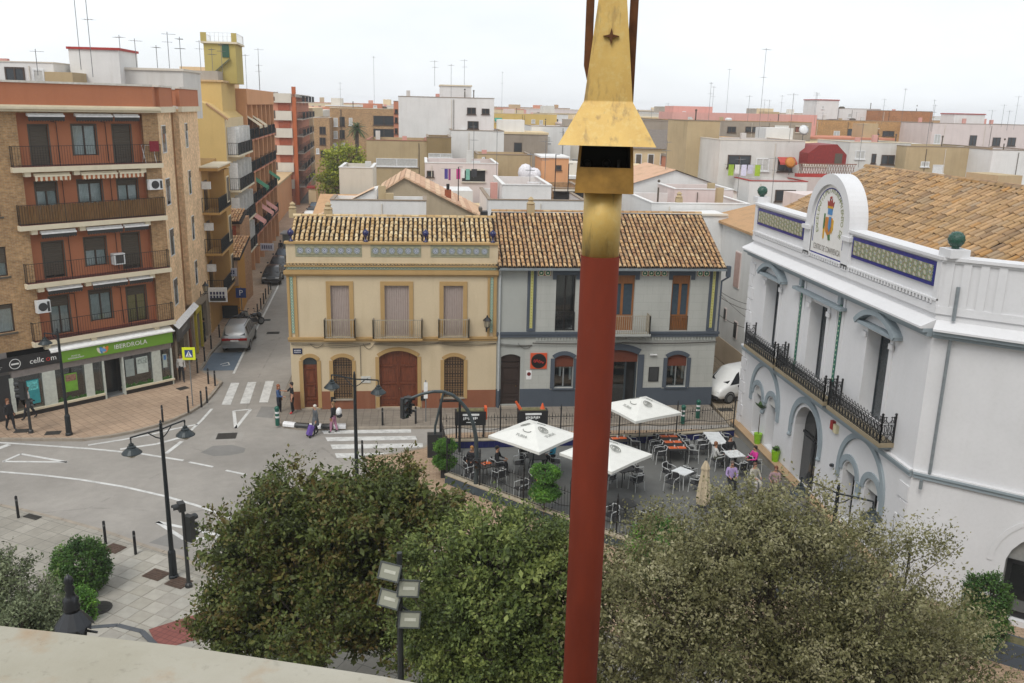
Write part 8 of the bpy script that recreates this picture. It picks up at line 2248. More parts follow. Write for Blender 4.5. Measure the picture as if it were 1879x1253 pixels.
# ================================================================== people
SKIN = plain("skin", C('#b98a70', .85), .6, var=.05); SHOE = plain("dark_shoes", (.03, .03, .03, 1), .6)
def cloth(col): return plain("cloth_" + col.strip('#'), C(col, .8), .85, var=.12, scale=12)
def person(label, loc, rz, pose='stand', shirt='#333840', pants='#22252c', hair='#3a2a20', hgt=1.7, shoes=None, long_hair=False, arms=None, group=None, coat=False, sleeves=True, stride=.16):
 """one continuous skinned body posed on joints; facing -y"""
 s = hgt / 1.7
 sit = pose == 'sit'
 hz = .50 if sit else .90
 J = {}
 def j(n, x, y, z, r): J[n] = (Vector((x, y, z)) * s, r * s * (1.16 if r > .03 and n not in ('head', 'crown') else 1.0))
 fem = .93 if long_hair else 1.0
 j('pelvis', 0, 0, hz + .04, .125); j('waist', 0, 0.0, hz + .19, .115 * fem); j('chest', 0, -.01, hz + .38, .14 * fem); j('neckbase', 0, 0, hz + .53, .06); j('neck', 0, -.01, hz + .59, .05)
 j('head', 0, -.02, hz + .68, .078); j('crown', 0, -.015, hz + .76, .072); j('nose', 0, -.115, hz + .675, .014)
 for k, sx in (('L', 1), ('R', -1)):
  j('sh' + k, sx * .175 * fem, 0, hz + .47, .058)
  a = (arms or {}).get(k)
  el, wr = a if a else ((.215, .03, .22), (.22, -.05, -.02))
  j('el' + k, sx * el[0], el[1], hz + el[2], .043); j('wr' + k, sx * wr[0], wr[1], hz + wr[2], .03)
  d = Vector((sx * wr[0], wr[1], wr[2])) - Vector((sx * el[0], el[1], el[2])); d.normalize()
  w_ = Vector((sx * wr[0], wr[1], hz + wr[2])); h_ = w_ + d * .07
  j('ha' + k, h_.x, h_.y, h_.z, .027)
  side_ = d.cross(Vector((1, 0, 0)));
  if side_.length < .1: side_ = Vector((0, 1, 0))
  side_.normalize()
  for f in range(4):
   b_ = h_ + side_ * (f - 1.5) * .02; q = b_ + d * (.045 + .012 * (1.5 - abs(f - 1.5))); e = q + d * .03 + Vector((-sx * .015, 0, 0))
   j('f%d%s' % (f, k), q.x, q.y, q.z, .009); j('g%d%s' % (f, k), e.x, e.y, e.z, .008)
  tq = w_ + d * .04 + side_ * .045; j('th' + k, tq.x, tq.y, tq.z, .010)
  j('hip' + k, sx * .09, 0, hz - .01, .098)
  if sit:
   j('kn' + k, sx * .11, -.42, hz + .02, .068); j('an' + k, sx * .11, -.44, .09, .045); j('to' + k, sx * .12, -.60, .04, .038)
  else:
   st_ = (stride if k == 'L' else -stride) if pose == 'walk' else (.02 * sx)
   j('kn' + k, sx * .095, -st_ * .6 - .02, .50, .066); j('an' + k, sx * .095, -st_ + (.05 if st_ < 0 else 0), .09 + (.05 if (pose == 'walk' and st_ < 0) else 0), .043); j('to' + k, sx * .105, -st_ - .15 + (.05 if st_ < 0 else 0), .04, .036)
 E = [('pelvis', 'waist'), ('waist', 'chest'), ('chest', 'neckbase'), ('neckbase', 'neck'), ('neck', 'head'), ('head', 'crown'), ('head', 'nose')]
 for k in 'LR':
  E += [('chest', 'sh' + k), ('sh' + k, 'el' + k), ('el' + k, 'wr' + k), ('wr' + k, 'ha' + k), ('wr' + k, 'th' + k), ('pelvis', 'hip' + k), ('hip' + k, 'kn' + k), ('kn' + k, 'an' + k), ('an' + k, 'to' + k)]
  for f in range(4): E += [('ha' + k, 'f%d%s' % (f, k)), ('f%d%s' % (f, k), 'g%d%s' % (f, k))]
 names = list(J)
 me = bpy.data.meshes.new("person"); me.from_pydata([tuple(J[n][0]) for n in names], [(names.index(a), names.index(b)) for a, b in E], [])
 o = bpy.data.objects.new("person", me); COL.objects.link(o)
 md = o.modifiers.new("skin", 'SKIN'); md.use_smooth_shade = True
 sv = me.skin_vertices[0].data
 for i, n in enumerate(names):
  r = J[n][1]; flat = .78 if n in ('pelvis', 'waist', 'chest') else 1
  sv[i].radius = (r, r * flat); sv[i].use_root = n == 'pelvis'
 o.modifiers.new("sub", 'SUBSURF').levels = 1
 o.modifiers["sub"].render_levels = 1
 bpy.context.view_layer.update()
 dg = bpy.context.evaluated_depsgraph_get()
 m2 = bpy.data.meshes.new_from_object(o.evaluated_get(dg))
 bpy.data.objects.remove(o)
 mats = [cloth(shirt), cloth(pants), SKIN, cloth(shoes) if shoes else SHOE]
 m2.materials.clear()
 for m in mats: m2.materials.append(m)
 def mi(a, b):
  if a[:2] in ('wr', 'ha') or a[0] in 'fg' and a[1].isdigit() or a in ('neckbase', 'neck', 'head'): return 2
  if a[:2] == 'el': return 0 if sleeves else 2
  if a[:2] == 'an': return 3
  if a[:3] == 'hip' or a[:2] == 'kn' or (a == 'pelvis' and b[:3] == 'hip'): return 1
  return 0
 seg = [(J[a][0], J[b][0], mi(a, b)) for a, b in E]
 A = np.array([tuple(x[0]) for x in seg]); B = np.array([tuple(x[1]) for x in seg]); Mi = np.array([x[2] for x in seg])
 idx = []
 for pl in m2.polygons:
  c = np.array(pl.center); AB = B - A; u = np.clip(((c - A) * AB).sum(1) / ((AB * AB).sum(1) + 1e-9), 0, 1)
  dd = np.linalg.norm(A + AB * u[:, None] - c, axis=1); idx.append(int(Mi[int(dd.argmin())]))
 if coat:
  zc = (hz - .28) * s
  for i, pl in enumerate(m2.polygons):
   if idx[i] == 1 and pl.center.z > zc: idx[i] = 0
 m2.polygons.foreach_set("material_index", idx)
 m2.polygons.foreach_set("use_smooth", [True] * len(idx))
 m2.name = "person"
 t = link("person", m2, None, loc, rot=(0, 0, rz))
 tag(t, label, "person", group)
 hc = J['crown'][0]
 h = MB(); h.ball((hc.x, hc.y + .022 * s, hc.z - .015 * s), .092 * s, .098 * s, .085 * s, 12, 8)
 h.ball((hc.x, hc.y + .05 * s, hc.z - .07 * s), .08 * s, .06 * s, .08 * s, 10, 6)
 if long_hair: h.ball((hc.x, hc.y + .06 * s, hc.z - .15 * s), .085 * s, .05 * s, .13 * s, 10, 6)
 h.build("hair", plain("hair_" + hair.strip('#'), C(hair, .8), .7, var=.25, scale=30), t, True)
 hd = J['head'][0]; f = MB()
 for sx in (-1, 1): f.ball((hd.x + sx * .03 * s, hd.y - .072 * s, hd.z + .02 * s), .011 * s, .008 * s, .009 * s, 6, 4)
 f.box(hd.x - .022 * s, hd.y - .078 * s, hd.z - .05 * s, hd.x + .022 * s, hd.y - .068 * s, hd.z - .042 * s)
 f.build("face", plain("face_dark", C('#3a2420', .8), .6), t)
 if coat:
  k = MB(); k.lathe([(.15 * s, (hz + .12) * s), (.17 * s, (hz - .02) * s), (.19 * s, (hz - .2) * s), (.2 * s, (hz - .32) * s)], 14); o2 = k.build("coat", mats[0], t, True)
 return t
UP = lambda x, y, z, x2, y2, z2: ((x, y, z), (x2, y2, z2))
person("person in a black jacket with reddish hair walking past the black shop", (-20.55, 43.75, 0), R(60), 'walk', '#26262a', '#1e1f24', '#7a4a2a', 1.66, long_hair=True)
person("person in a white shirt and dark trousers striding past the shop window", (-20.3, 45.4, 0), R(-70), 'walk', '#c9c4c0', '#23252c', '#5a4a40', 1.74, stride=.26)
person("person in a white top walking by the shop corner near the crossing sign", (-14.26, 51.7, 0), R(20), 'walk', '#d2d2ce', '#1f2126', '#4a3428', 1.68, long_hair=True)
person("person in dark clothes leaning by the yellow doorway", (-15.0, 60.6, 0), R(-80), 'stand', '#1c1e22', '#1a1b20', '#2a2220', 1.74, arms={'L': UP(.32, 0, .25, .16, -.1, .1)})
w1 = person("person with red hair in a blue denim jacket talking at the house corner", (-7.72, 46.0, -.12), R(75), 'stand', '#3f5a86', '#20242e', '#9a5a34', 1.68, long_hair=True, arms={'R': UP(.22, -.12, .22, .2, -.34, .2)})
person("person in black with red shoes gesturing at the house corner", (-6.98, 45.75, 0), R(-75), 'stand', '#1c1d22', '#1b1c20', '#2a1f1a', 1.76, shoes='#d02f34', sleeves=False, arms={'R': UP(.24, -.2, .26, .2, -.45, .32)})
person("person with white hair in a grey coat pulling a purple trolley", (-5.42, 42.75, -.12), R(-60), 'walk', '#5c6064', '#3a3c42', '#d8d2c6', 1.62, coat=True, stride=.12, arms={'R': UP(.24, .1, .2, .26, .2, .0)})
person("person in a black top and pink trousers carrying a white bag on the back", (-4.55, 43.05, -.12), R(-110), 'walk', '#2a2b2f', '#c48aa6', '#8a6a48', 1.66, stride=.12, long_hair=True)
bg = thing("shoulder_bag", "white and black bag slung over the back of the person in pink trousers", "bag", (-4.33, 43.0, .95), R(-110))
b = MB(); b.ball((0, .08, .1), .2, .14, .22, 10, 7); b.build("bag", plain("white_bag", (.7, .7, .7, 1), .7), bg, True); b = MB(); b.ball((0, .1, -.1), .19, .15, .12, 10, 7); b.build("bag_base", cloth('#26262a'), bg, True)
tr = thing("shopping_trolley", "purple shopping trolley pulled beside the grey coated person", "trolley", (-5.75, 42.45, -.12), R(-60)); tr.scale = (.8, .8, .85)
b = MB(); b.xf = Matrix.Translation((0, 0, .1)) @ Matrix.Rotation(R(-22), 4, 'X'); b.box(-.17, -.13, .05, .17, .13, .66); b.build("bag", plain("purple_cloth", C('#6a4fa0', .85), .8), tr)
b = MB(); b.tube([(.12, .08, .1), (.12, .36, .78), (.0, .42, .92), (-.12, .36, .78), (-.12, .08, .1)], .015, 5); b.build("handle", ALUF, tr)
for sx in (-1, 1):
 b = MB(); b.xf = Matrix.Translation((sx * .2, .03, .09)) @ Matrix.Rotation(PI / 2, 4, 'Y'); b.lathe([(.09, -.02), (.09, .02)], 12); b.build("wheel", RUB, tr)
SEAT = dict(L=UP(.24, -.1, .22, .14, -.34, .2), R=UP(.24, -.1, .22, .14, -.34, .2))
G_ = "people seated on the terrace"
person("person in a pale purple shirt with a dark face mask sitting by the white wall", (13.55, 34.9, .03), R(-10), 'sit', '#b09ac8', '#1c1d22', '#6a5a50', 1.74, arms=SEAT, group=G_)
person("person in black sitting behind the busy white table", (14.55, 38.0, .03), R(5), 'sit', '#1c1d20', '#26262a', '#1f1a18', 1.74, arms=SEAT, group=G_)
person("person in a bright pink top sitting by the white wall", (15.3, 36.75, .03), R(-75), 'sit', '#d8389a', '#2a2a30', '#2a1c18', 1.68, arms=SEAT, group=G_)
person("person in a pale grey top sitting near the lilac shirted one", (14.55, 34.8, .03), R(10), 'sit', '#b8b4a8', '#c4c0b8', '#6a4c3c', 1.68, arms=SEAT, group=G_)
person("person in a white top leaning over the busy white table", (13.6, 37.3, .03), R(95), 'sit', '#d0d0cc', '#5a5c50', '#8a5a3a', 1.7, arms=SEAT, group=G_)
person("person in a floral top sitting beside the olive tree tip", (15.35, 34.4, .03), R(-30), 'sit', '#a88a90', '#5a4c50', '#7a4a34', 1.66, arms=SEAT, group=G_)
person("person with big curly fair hair sitting by the terrace gate", (2.2, 37.3, .03), R(-20), 'sit', '#2a2a30', '#26262c', '#a8783c', 1.68, arms=SEAT, group=G_, long_hair=True)
person("person in dark clothes sitting behind the arched traffic light", (3.35, 37.2, .03), R(70), 'sit', '#2c2e34', '#2a2c30', '#1f1c1a', 1.72, arms=SEAT, group=G_)
person("person in a turquoise top sitting at the edge of the large parasol", (6.0, 37.9, .03), R(-60), 'sit', '#2f9ab8', '#26262c', '#1f1c1a', 1.7, arms=SEAT, group=G_)
person("dark figure walking far up the side street", (-15.4, 113, -.05), R(0), 'walk', '#22242a', '#1f2026', '#2a2420', 1.72)
person("dark figure walking on the pavement by the red brick block", (-15.3, 97, 0), R(180), 'walk', '#2a2c34', '#22242a', '#2a2420', 1.72)

# ================================================================== trees, shrubs
BARK = plain("bark", C('#5a5046', .7), .95, var=.3, scale=12, bump=.5)
L_OAK = leafy("brown_green_leaf", [C('#2a3018', 1.2), C('#3c4420', 1.2), C('#54602c', 1.2), C('#5a4a26', 1.2), C('#84884a', 1.2)], .2)
L_OAK2 = leafy("fresh_green_leaf", [C('#2c361c', 1.10), C('#445228', 1.10), C('#5c6a34', 1.10), C('#7c8648', 1.10), C('#8f9656', 1.10)], .2)
L_OLIVE = leafy("olive_grey_leaf", [C('#3c4028', 1.15), C('#5a5a38', 1.15), C('#72704a', 1.15), C('#918d6c', 1.15), C('#aaa486', 1.15)], .2)
L_TOPI = leafy("topiary_leaf", [C('#24401a', 1.40), C('#3a5c22', 1.40), C('#527a2c', 1.40), C('#7aa03c', 1.40)], .25)
L_BUSH = leafy("bush_leaf", [C('#1f3818', 1.15), C('#32501f', 1.15), C('#48682a', 1.15), C('#688038', 1.15)], .2)
L_LIME = leafy("lime_leaf", [C('#5a6a20', 1.15), C('#7f8c2a', 1.15), C('#a3a83a', 1.15), C('#b8ba54', 1.15)], .3)
L_PALM = leafy("palm_leaf", [C('#24361c', 1.15), C('#3a4f28', 1.15), C('#52683a', 1.15)], .15)
L_GREY = leafy("grey_green_leaf", [C('#39422e', 1.15), C('#555f42', 1.15), C('#747c5c', 1.15), C('#98a07e', 1.15)], .2)

def leaf_cloud(name, parent, m, lobes, n_twig, per, leaf, seed, up=.45, twig=.5, inner=.5, wisp=.06, knob=.13, flat=1.0, origin=(0, 0, 0)):
 g = np.random.default_rng(seed)
 lobes = np.array(lobes, float)
 area = (lobes[:, 3] * lobes[:, 4] + lobes[:, 4] * lobes[:, 5] + lobes[:, 3] * lobes[:, 5])
 li = g.choice(len(lobes), n_twig, p=area / area.sum())
 nc = max(8, n_twig // 16)
 ci = g.integers(0, nc, n_twig); cd = g.normal(size=(nc, 3)); cl = g.choice(len(lobes), nc, p=area / area.sum())
 li = cl[ci]
 d = cd[ci] / np.linalg.norm(cd[ci], axis=1)[:, None] + g.normal(size=(n_twig, 3)) * .17
 fr_ = g.random(n_twig) < .35; d[fr_] = g.normal(size=(int(fr_.sum()), 3))
 d /= np.linalg.norm(d, axis=1)[:, None]
 rad = inner + (1 - inner) * np.sqrt(g.random(n_twig))
 rad = np.where(fr_, rad * .92, np.maximum(rad, .78) * (.96 + .14 * g.random(nc))[ci])
 # knobbly outline: radius varies with direction
 ph = g.random((6, 3)) * 6.28
 k = sum(np.sin(d[:, 0] * (3 + i) + ph[i, 0] + li) * np.sin(d[:, 1] * (4 + i) + ph[i, 1]) * np.sin(d[:, 2] * (3 + i) + ph[i, 2]) for i in range(6))
 rad = rad * (1 + knob * k)
 w = g.random(n_twig) < wisp
 rad[w] *= 1.06 + .22 * g.random(w.sum())
 p = lobes[li, :3] + d * rad[:, None] * lobes[li, 3:6]
 td = d * np.array([1, 1, .6]) + np.array([0, 0, up]) + g.normal(size=(n_twig, 3)) * .35
 td /= np.linalg.norm(td, axis=1)[:, None]
 N = n_twig * per
 s_ = np.repeat(np.linspace(0, 1, per)[None], n_twig, 0).reshape(-1)
 P = np.repeat(p, per, 0) + np.repeat(td, per, 0) * (s_ * twig * (0.6 + .8 * np.repeat(g.random(n_twig), per)))[:, None] + g.normal(size=(N, 3)) * leaf * .55
 ld = np.repeat(td, per, 0) * .55 + g.normal(size=(N, 3)) * .75
 ld /= np.linalg.norm(ld, axis=1)[:, None]
 nn = g.normal(size=(N, 3)) * .62 + np.repeat(d, per, 0) * .75 + np.array([0, 0, .6]) * flat
 sd = np.cross(ld, nn); sd /= (np.linalg.norm(sd, axis=1)[:, None] + 1e-9)
 L = leaf * (0.6 + .8 * g.random(N))[:, None]
 W = L * .27
 up_ = np.cross(sd, ld) * (L * .12)
 V = np.stack([P, P + ld * L * .5 + sd * W - up_ * 0, P + ld * L - up_, P + ld * L * .5 - sd * W], 1).reshape(-1, 3)
 me = bpy.data.meshes.new(name)
 me.vertices.add(N * 4); me.loops.add(N * 4); me.polygons.add(N)
 me.vertices.foreach_set("co", V.astype(np.float32).ravel())
 me.loops.foreach_set("vertex_index", np.arange(N * 4, dtype=np.int32))
 me.polygons.foreach_set("loop_start", np.arange(0, N * 4, 4, dtype=np.int32))
 me.polygons.foreach_set("loop_total", np.full(N, 4, dtype=np.int32))
 me.update(); me.validate()
 me.materials.append(m)
 o = link(name, me, parent)
 # fine twigs reaching out of the crown
 tw = MB()
 for i in range(0, n_twig, max(1, n_twig // 700)):
  a = p[i]; c = a + td[i] * twig * 1.1; b0 = a - td[i] * twig * 1.2
  tw.bar(tuple(b0), tuple(c), .012 * (leaf / .09) ** .5, 3, .004, cap=False)
 tw.build("twigs", BARK, parent)["kind"] = "stuff"
 return o
def tree_thing(label, x, y, lobes, m, n, per, leaf, seed, h0, cat="tree", name="tree", trunk_r=.16, group=None, **kw):
 t = thing(name, label, cat, (x, y, 0), 0, group)
 b = MB(); lob = np.array(lobes, float); g = random.Random(seed)
 top = (g.uniform(-.1, .1), g.uniform(-.1, .1), h0)
 b.tube([(0, 0, 0), (.05, -.03, h0 * .5), top], trunk_r, 9, [trunk_r * 1.25, trunk_r, trunk_r * .8])
 b.build("trunk", BARK, t, True)
 lm = MB()
 for lx, ly, lz, rx, ry, rz in lob:
  mid = ((top[0] + lx) / 2 + g.uniform(-.2, .2), (top[1] + ly) / 2 + g.uniform(-.2, .2), (top[2] + lz) / 2 - .1)
  lm.tube([top, mid, (lx, ly, lz)], .06, 6, [trunk_r * .55, trunk_r * .38, trunk_r * .15])
  for k in range(6):
   a = g.uniform(0, 2 * PI); e = g.uniform(-.1, 1.0)
   q = (lx + rx * .75 * math.cos(a) * math.cos(e), ly + ry * .75 * math.sin(a) * math.cos(e), lz + rz * .75 * math.sin(e))
   lm.tube([(lx, ly, lz) if k % 2 else mid, q], .02, 5, [trunk_r * .16, .01])
 lm.build("limbs", BARK, t, True)
 sub_ = []
 for a, b_, c, d_, e, f in lobes:
  for k in range(13 if n > 5000 else 7):
   v = Vector((g.gauss(0, 1), g.gauss(0, 1), g.gauss(.25, .8))).normalized(); q = g.uniform(.62, .9); r_ = g.uniform(.26, .46)
   sub_.append((a + v.x * d_ * q, b_ + v.y * e * q, c + v.z * f * q, d_ * r_, e * r_, f * r_ * .85))
 leaf_cloud("crown", t, m, sub_ if n > 1500 else lobes, n, per, leaf, seed, **dict(kw, inner=.35) if n > 1500 else kw)
 if n > 5000: leaf_cloud("inner_foliage", t, m, [(a, b_, c, d_ * .66, e * .66, f * .66) for a, b_, c, d_, e, f in lobes], 1500, 12, leaf * 1.7, seed + 50, twig=.4, inner=.3, wisp=0)
 return t
tree_thing("broad tree with brown tinged dark green leaves, leftmost of the three big crowns", -2.9, 21.6,
   [(-1.3, .4, 4.2, 1.7, 1.8, 1.8), (.3, .6, 5.4, 2.0, 1.9, 1.65), (2.0, .3, 4.9, 2.0, 1.8, 1.6), (-.4, -.3, 3.0, 2.3, 1.9, 1.7), (1.4, -.2, 3.2, 2.0, 1.8, 1.7), (-2.0, .3, 2.5, 1.15, 1.3, 1.15), (3.2, .8, 5.2, .9, 1.1, .8)],
   L_OAK, 7200, 14, .112, 3, 2.0, twig=.4, inner=.5, trunk_r=.17)
tree_thing("rounded fresh green tree between the floodlights and the red pole", 1.75, 17.6,
   [(0, 0, 5.9, 1.75, 1.6, 1.6), (-.7, .1, 4.7, 1.5, 1.5, 1.6), (.9, 0, 4.9, 1.5, 1.5, 1.6), (0, -.3, 3.6, 1.9, 1.6, 1.5)], L_OAK2, 5600, 14, .088, 5, 2.6, twig=.36, inner=.5, trunk_r=.15)
tree_thing("large dusty olive tree with upright sprays, right of the red pole", 7.6, 16.4,
   [(-.2, .5, 6.2, 2.4, 1.9, 1.7), (-2.6, .2, 5.4, 2.0, 1.8, 1.9), (2.3, .3, 5.2, 2.2, 1.8, 1.9), (-1.6, -.6, 4.0, 2.6, 1.8, 1.9), (1.6, -.6, 3.9, 2.8, 1.8, 1.9), (3.9, .2, 3.9, 1.7, 1.5, 1.5), (-3.4, 0, 4.1, 1.5, 1.5, 1.7), (.3, .7, 7.3, 1.4, 1.2, .9)],
   L_OLIVE, 11500, 13, .074, 7, 2.4, twig=.55, inner=.45, up=.8, wisp=.12, trunk_r=.2)
tree_thing("small grey green tree at the left end of the stone ledge", -10.45, 19.8, [(0, 0, 4.2, 1.4, 1.3, 1.1), (-1.2, 0, 3.9, 1.2, 1.2, 1.1), (.5, -.1, 3.4, 1.1, 1.2, 1.0)], L_GREY, 2800, 12, .08, 9, 2.6, twig=.4, up=.6, wisp=.12, trunk_r=.09)
def shrub(label, x, y, r, hz, m, n, leaf, seed, name="shrub", z0=0.0):
 t = thing(name, label, "shrub", (x, y, z0))
 b = MB()
 for i in range(6): b.bar((0, 0, 0), (r * .5 * math.cos(i), r * .5 * math.sin(i), hz), .03, 5, .01)
 b.build("stem", BARK, t)
 leaf_cloud("foliage", t, m, [(0, 0, hz, r, r, hz)], n, 9, leaf, seed, up=.3, twig=.12, inner=.65, wisp=.02, knob=.04)
shrub("round dark green clipped bush on the square by the kerb", -11.5, 28.0, .85, .88, L_BUSH, 1700, .085, 21)
shrub("low bright green bush behind the ornate lantern", -10.9, 26.2, .45, .5, L_TOPI, 500, .08, 22)
shrub("bright green bush low between the olive tree and the near fence", 8.2, 27.6, .95, 1.1, L_TOPI, 1700, .085, 23)
t = thing("shrub", "dark green clipped column bush beside the big black arched window", "shrub", (17.0, 22.3, 0))
MB().bar((0, 0, 0), (0, 0, 1.8), .05, 6).build("stem", BARK, t)
leaf_cloud("foliage", t, L_BUSH, [(0, 0, 2.2, .55, .55, .6), (.1, 0, 1.2, .62, .6, .7)], 1700, 9, .08, 24, up=.3, twig=.14, inner=.6, wisp=.02)
for x, y, lab, sc in ((.98, 37.0, "two tiered topiary tree left of the arched traffic light", 0.72), (4.86, 32.38, "two tiered topiary tree at the near fence left of the red pole", 1.0)):
 t = thing("topiary_tree", lab, "tree", (x, y, 0), 0, "two tiered topiaries by the terrace")
 MB().bar((0, 0, 0), (0, 0, 2.2 * sc if sc == 1 else 1.4), .035, 7).build("trunk", BARK, t)
 if sc < 1: c = [(0, 0, 1.45, .43, .43, .24), (0, 0, .72, .46, .46, .22)]; MB().box(-.2, -.2, 0, .2, .2, .45).build("pot", TLB, t)
 else: c = [(0, 0, 2.1, .5, .5, .27), (0, 0, 1.28, .54, .54, .27)]
 leaf_cloud("crown", t, L_TOPI, c, 1500, 9, .075, 31 + int(sc * 10), up=.2, twig=.06, inner=.8, wisp=.0, knob=.03)
tree_thing("yellow green lime tree far up the side street", -9.4, 112, [(0, 0, 8.6, 2.6, 2.2, 2.4), (-1.2, 0, 6.6, 2.0, 2, 2.0), (1.2, 0, 7.4, 1.8, 2, 2.2)], L_LIME, 1100, 9, .34, 41, 4.5, twig=.6, inner=.4)
t = thing("palm_tree", "tall palm in front of the brown brick flats", "tree", (-9.1, 128, 0))
MB().tube([(0, 0, 0), (.1, 0, 6), (.05, 0, 13.0)], .25, 8, [.35, .26, .28]).build("trunk", BARK, t)
f = MB(); g = random.Random(8)
for i in range(46):
 a = g.uniform(0, 2 * PI); e = g.uniform(-.7, 1.2); d = Vector((math.cos(a) * math.cos(e), math.sin(a) * math.cos(e), math.sin(e))); s_ = Vector((-math.sin(a), math.cos(a), 0)); c0 = Vector((.05, 0, 13.0)); L_ = g.uniform(1.4, 1.9)
 for k in range(9):
  u, v = k / 9, (k + 1) / 9
  P0 = c0 + d * L_ * u - Vector((0, 0, .6 * u * u)); P1 = c0 + d * L_ * v - Vector((0, 0, .6 * v * v))
  for sg in (-1, 1): f.add([tuple(P0), tuple(P1), tuple(P1 + s_ * sg * .32 * (1 - .6 * u) + d * .15 - Vector((0, 0, .12)))], [(0, 1, 2)])
f.build("crown", L_PALM, t)

# ================================================================== gilded sculpture pole close to the camera
GOLD = NT("gilded_metal")
_a = GOLD.noise(2.2, 6, .65); _b = GOLD.noise(14, 5, .7); _c = GOLD.noise(5.0, 5, .6, sc3=(1.6, 1.6, .35))
_k = GOLD.mix(GOLD.rng(_a, .35, .7, 0, 1), C('#cfae62', 1.05), C('#bd9a54', 1.05))
_k = GOLD.mix(GOLD.rng(_b, .50, .68, 0, .75), _k, C('#d9bf7a', .9))
_k = GOLD.mix(GOLD.rng(_c, .56, .70, 0, .7), _k, C('#8c7350', .8))
GOLD.set(GOLD.bsdf, "Base Color", _k); GOLD.bsdf.inputs["Metallic"].default_value = .15; GOLD.bsdf.inputs["Roughness"].default_value = .5
GOLD.bump(_b, .25, .006); GOLD = GOLD.m
REDP = NT("red_oxide_paint")
_a = REDP.noise(1.2, 6, .6, sc3=(1, 1, .3)); _b = REDP.noise(9, 5)
_k = REDP.mix(REDP.rng(_a, .3, .7, 0, 1), C('#853620', .74), C('#642819', .74)); _k = REDP.mix(REDP.rng(_b, .62, .75, 0, .35), _k, C('#6a3a30', .8))
REDP.set(REDP.bsdf, "Base Color", _k); REDP.bsdf.inputs["Roughness"].default_value = .75; REDP.bsdf.inputs["Specular IOR Level"].default_value = .15; REDP.bump(REDP.noise(5, 3), .1, .01); REDP = REDP.m
RUSTM = plain("rusty_steel", C('#6a4326', .8), .8, .3, .35, 5, .3)
sp_ = thing("sculpture_pole", "tall red pole with a gilded flared hood and an open dark niche, close by", "sculpture", (2.06, 10.0, 0), R(-10))
b = MB(); b.lathe([(.212, 0), (.222, 8), (.224, 14.56)], 40); b.build("pole", REDP, sp_, True)
b = MB(); b.lathe([(.218, 14.56), (.216, 15.34)], 40); b.build("collar", GOLD, sp_, True)
nb = MB()
w0, w1 = .325, .29; z0, z1, z2 = 15.3, 15.58, 15.85; th = .03
def ring4(w, z): return [(-w, -w, z), (w, -w, z), (w, w, z), (-w, w, z)]
V = ring4(w0, z0) + ring4(.31, z1); nb.add(V, [(0, 1, 5, 4), (1, 2, 6, 5), (2, 3, 7, 6), (3, 0, 4, 7), (3, 2, 1, 0)])
V = ring4(.31 - th, z1) + ring4(.31, z1); nb.add(V, [(0, 1, 5, 4), (1, 2, 6, 5), (2, 3, 7, 6), (3, 0, 4, 7)])
for sx in (-1, 1):
 nb.add([(sx * .31, -.31, z1), (sx * .31, .31, z1), (sx * .29, .29, z2), (sx * .29, -.29, z2), (sx * (.31 - th), -.31, z1), (sx * (.31 - th), .31, z1), (sx * (.29 - th), .29, z2), (sx * (.29 - th), -.29, z2)], [(0, 1, 2, 3), (4, 7, 6, 5), (0, 3, 7, 4), (1, 5, 6, 2)])
nb.add([(-.31, .3, z1), (.31, .3, z1), (.29, .29, z2), (-.29, .29, z2)], [(0, 1, 2, 3)])
nb.build("niche_box", plain("bronze_gilt", C('#a37c3a', .9), .5, .2, .3, 5, .1), sp_)
ni = MB(); ni.box(-.275, -.24, z1 - .16, .275, .28, z1 - .14).box(-.27, .24, z1 - .15, .27, .28, z2).box(-.275, -.24, z1 - .15, -.262, .28, z2 - .02).box(.262, -.24, z1 - .15, .275, .28, z2 - .02); ni.build("niche_lining", plain("niche_black", (.012, .011, .01, 1), .8), sp_)  # near black lining set inside the open niche
b = MB(); b.ball((-.2, -.05, z1 + .02), .05); b.ball((.02, 0, z1 + .03), .05).bar((.15, -.2, z1 - .1), (.15, -.2, z1 + .08), .02, 5); b.build("lamp_fittings", IRON, sp_, True)
hd = MB(); V = ring4(.525, 15.82) + ring4(.265, 16.28) + ring4(.262, 16.29) + ring4(.06, 18.2)
hd.add(V, [(0, 1, 5, 4), (1, 2, 6, 5), (2, 3, 7, 6), (3, 0, 4, 7), (4, 5, 9, 8), (5, 6, 10, 9), (6, 7, 11, 10), (7, 4, 8, 11), (8, 9, 13, 12), (9, 10, 14, 13), (10, 11, 15, 14), (11, 8, 12, 15), (12, 13, 14, 15)])
V = ring4(.525, 15.82) + ring4(.28, 15.84); hd.add(V, [(4, 5, 1, 0), (5, 6, 2, 1), (6, 7, 3, 2), (7, 4, 0, 3)])
hd.build("hood", GOLD, sp_)
st = MB(); st.prism([(-.085, 16.96), (0, 16.98), (.085, 16.96), (0, 16.94)], -.232, -.17).prism([(-.022, 16.96), (0, 17.04), (.022, 16.96), (0, 16.87)], -.24, -.17); st.build("star_boss", RUSTM, sp_)
for sx, x0, zb in ((-1, -.235, 16.32), (1, .245, 16.28)):
 b = MB(); b.add([(x0 - .045, .1, zb + (.35 if sx < 0 else 0)), (x0 + .045, .1, zb + (.0 if sx < 0 else 0)), (x0 + .045, .17, zb), (x0 - .045, .17, zb + (.35 if sx < 0 else 0)), (x0 - .045, .1, 18.4), (x0 + .045, .1, 18.4), (x0 + .045, .17, 18.4), (x0 - .045, .17, 18.4)],
     [(0, 3, 2, 1), (4, 5, 6, 7), (0, 1, 5, 4), (1, 2, 6, 5), (2, 3, 7, 6), (3, 0, 4, 7)])
 b.build("steel_blade", RUSTM, sp_)

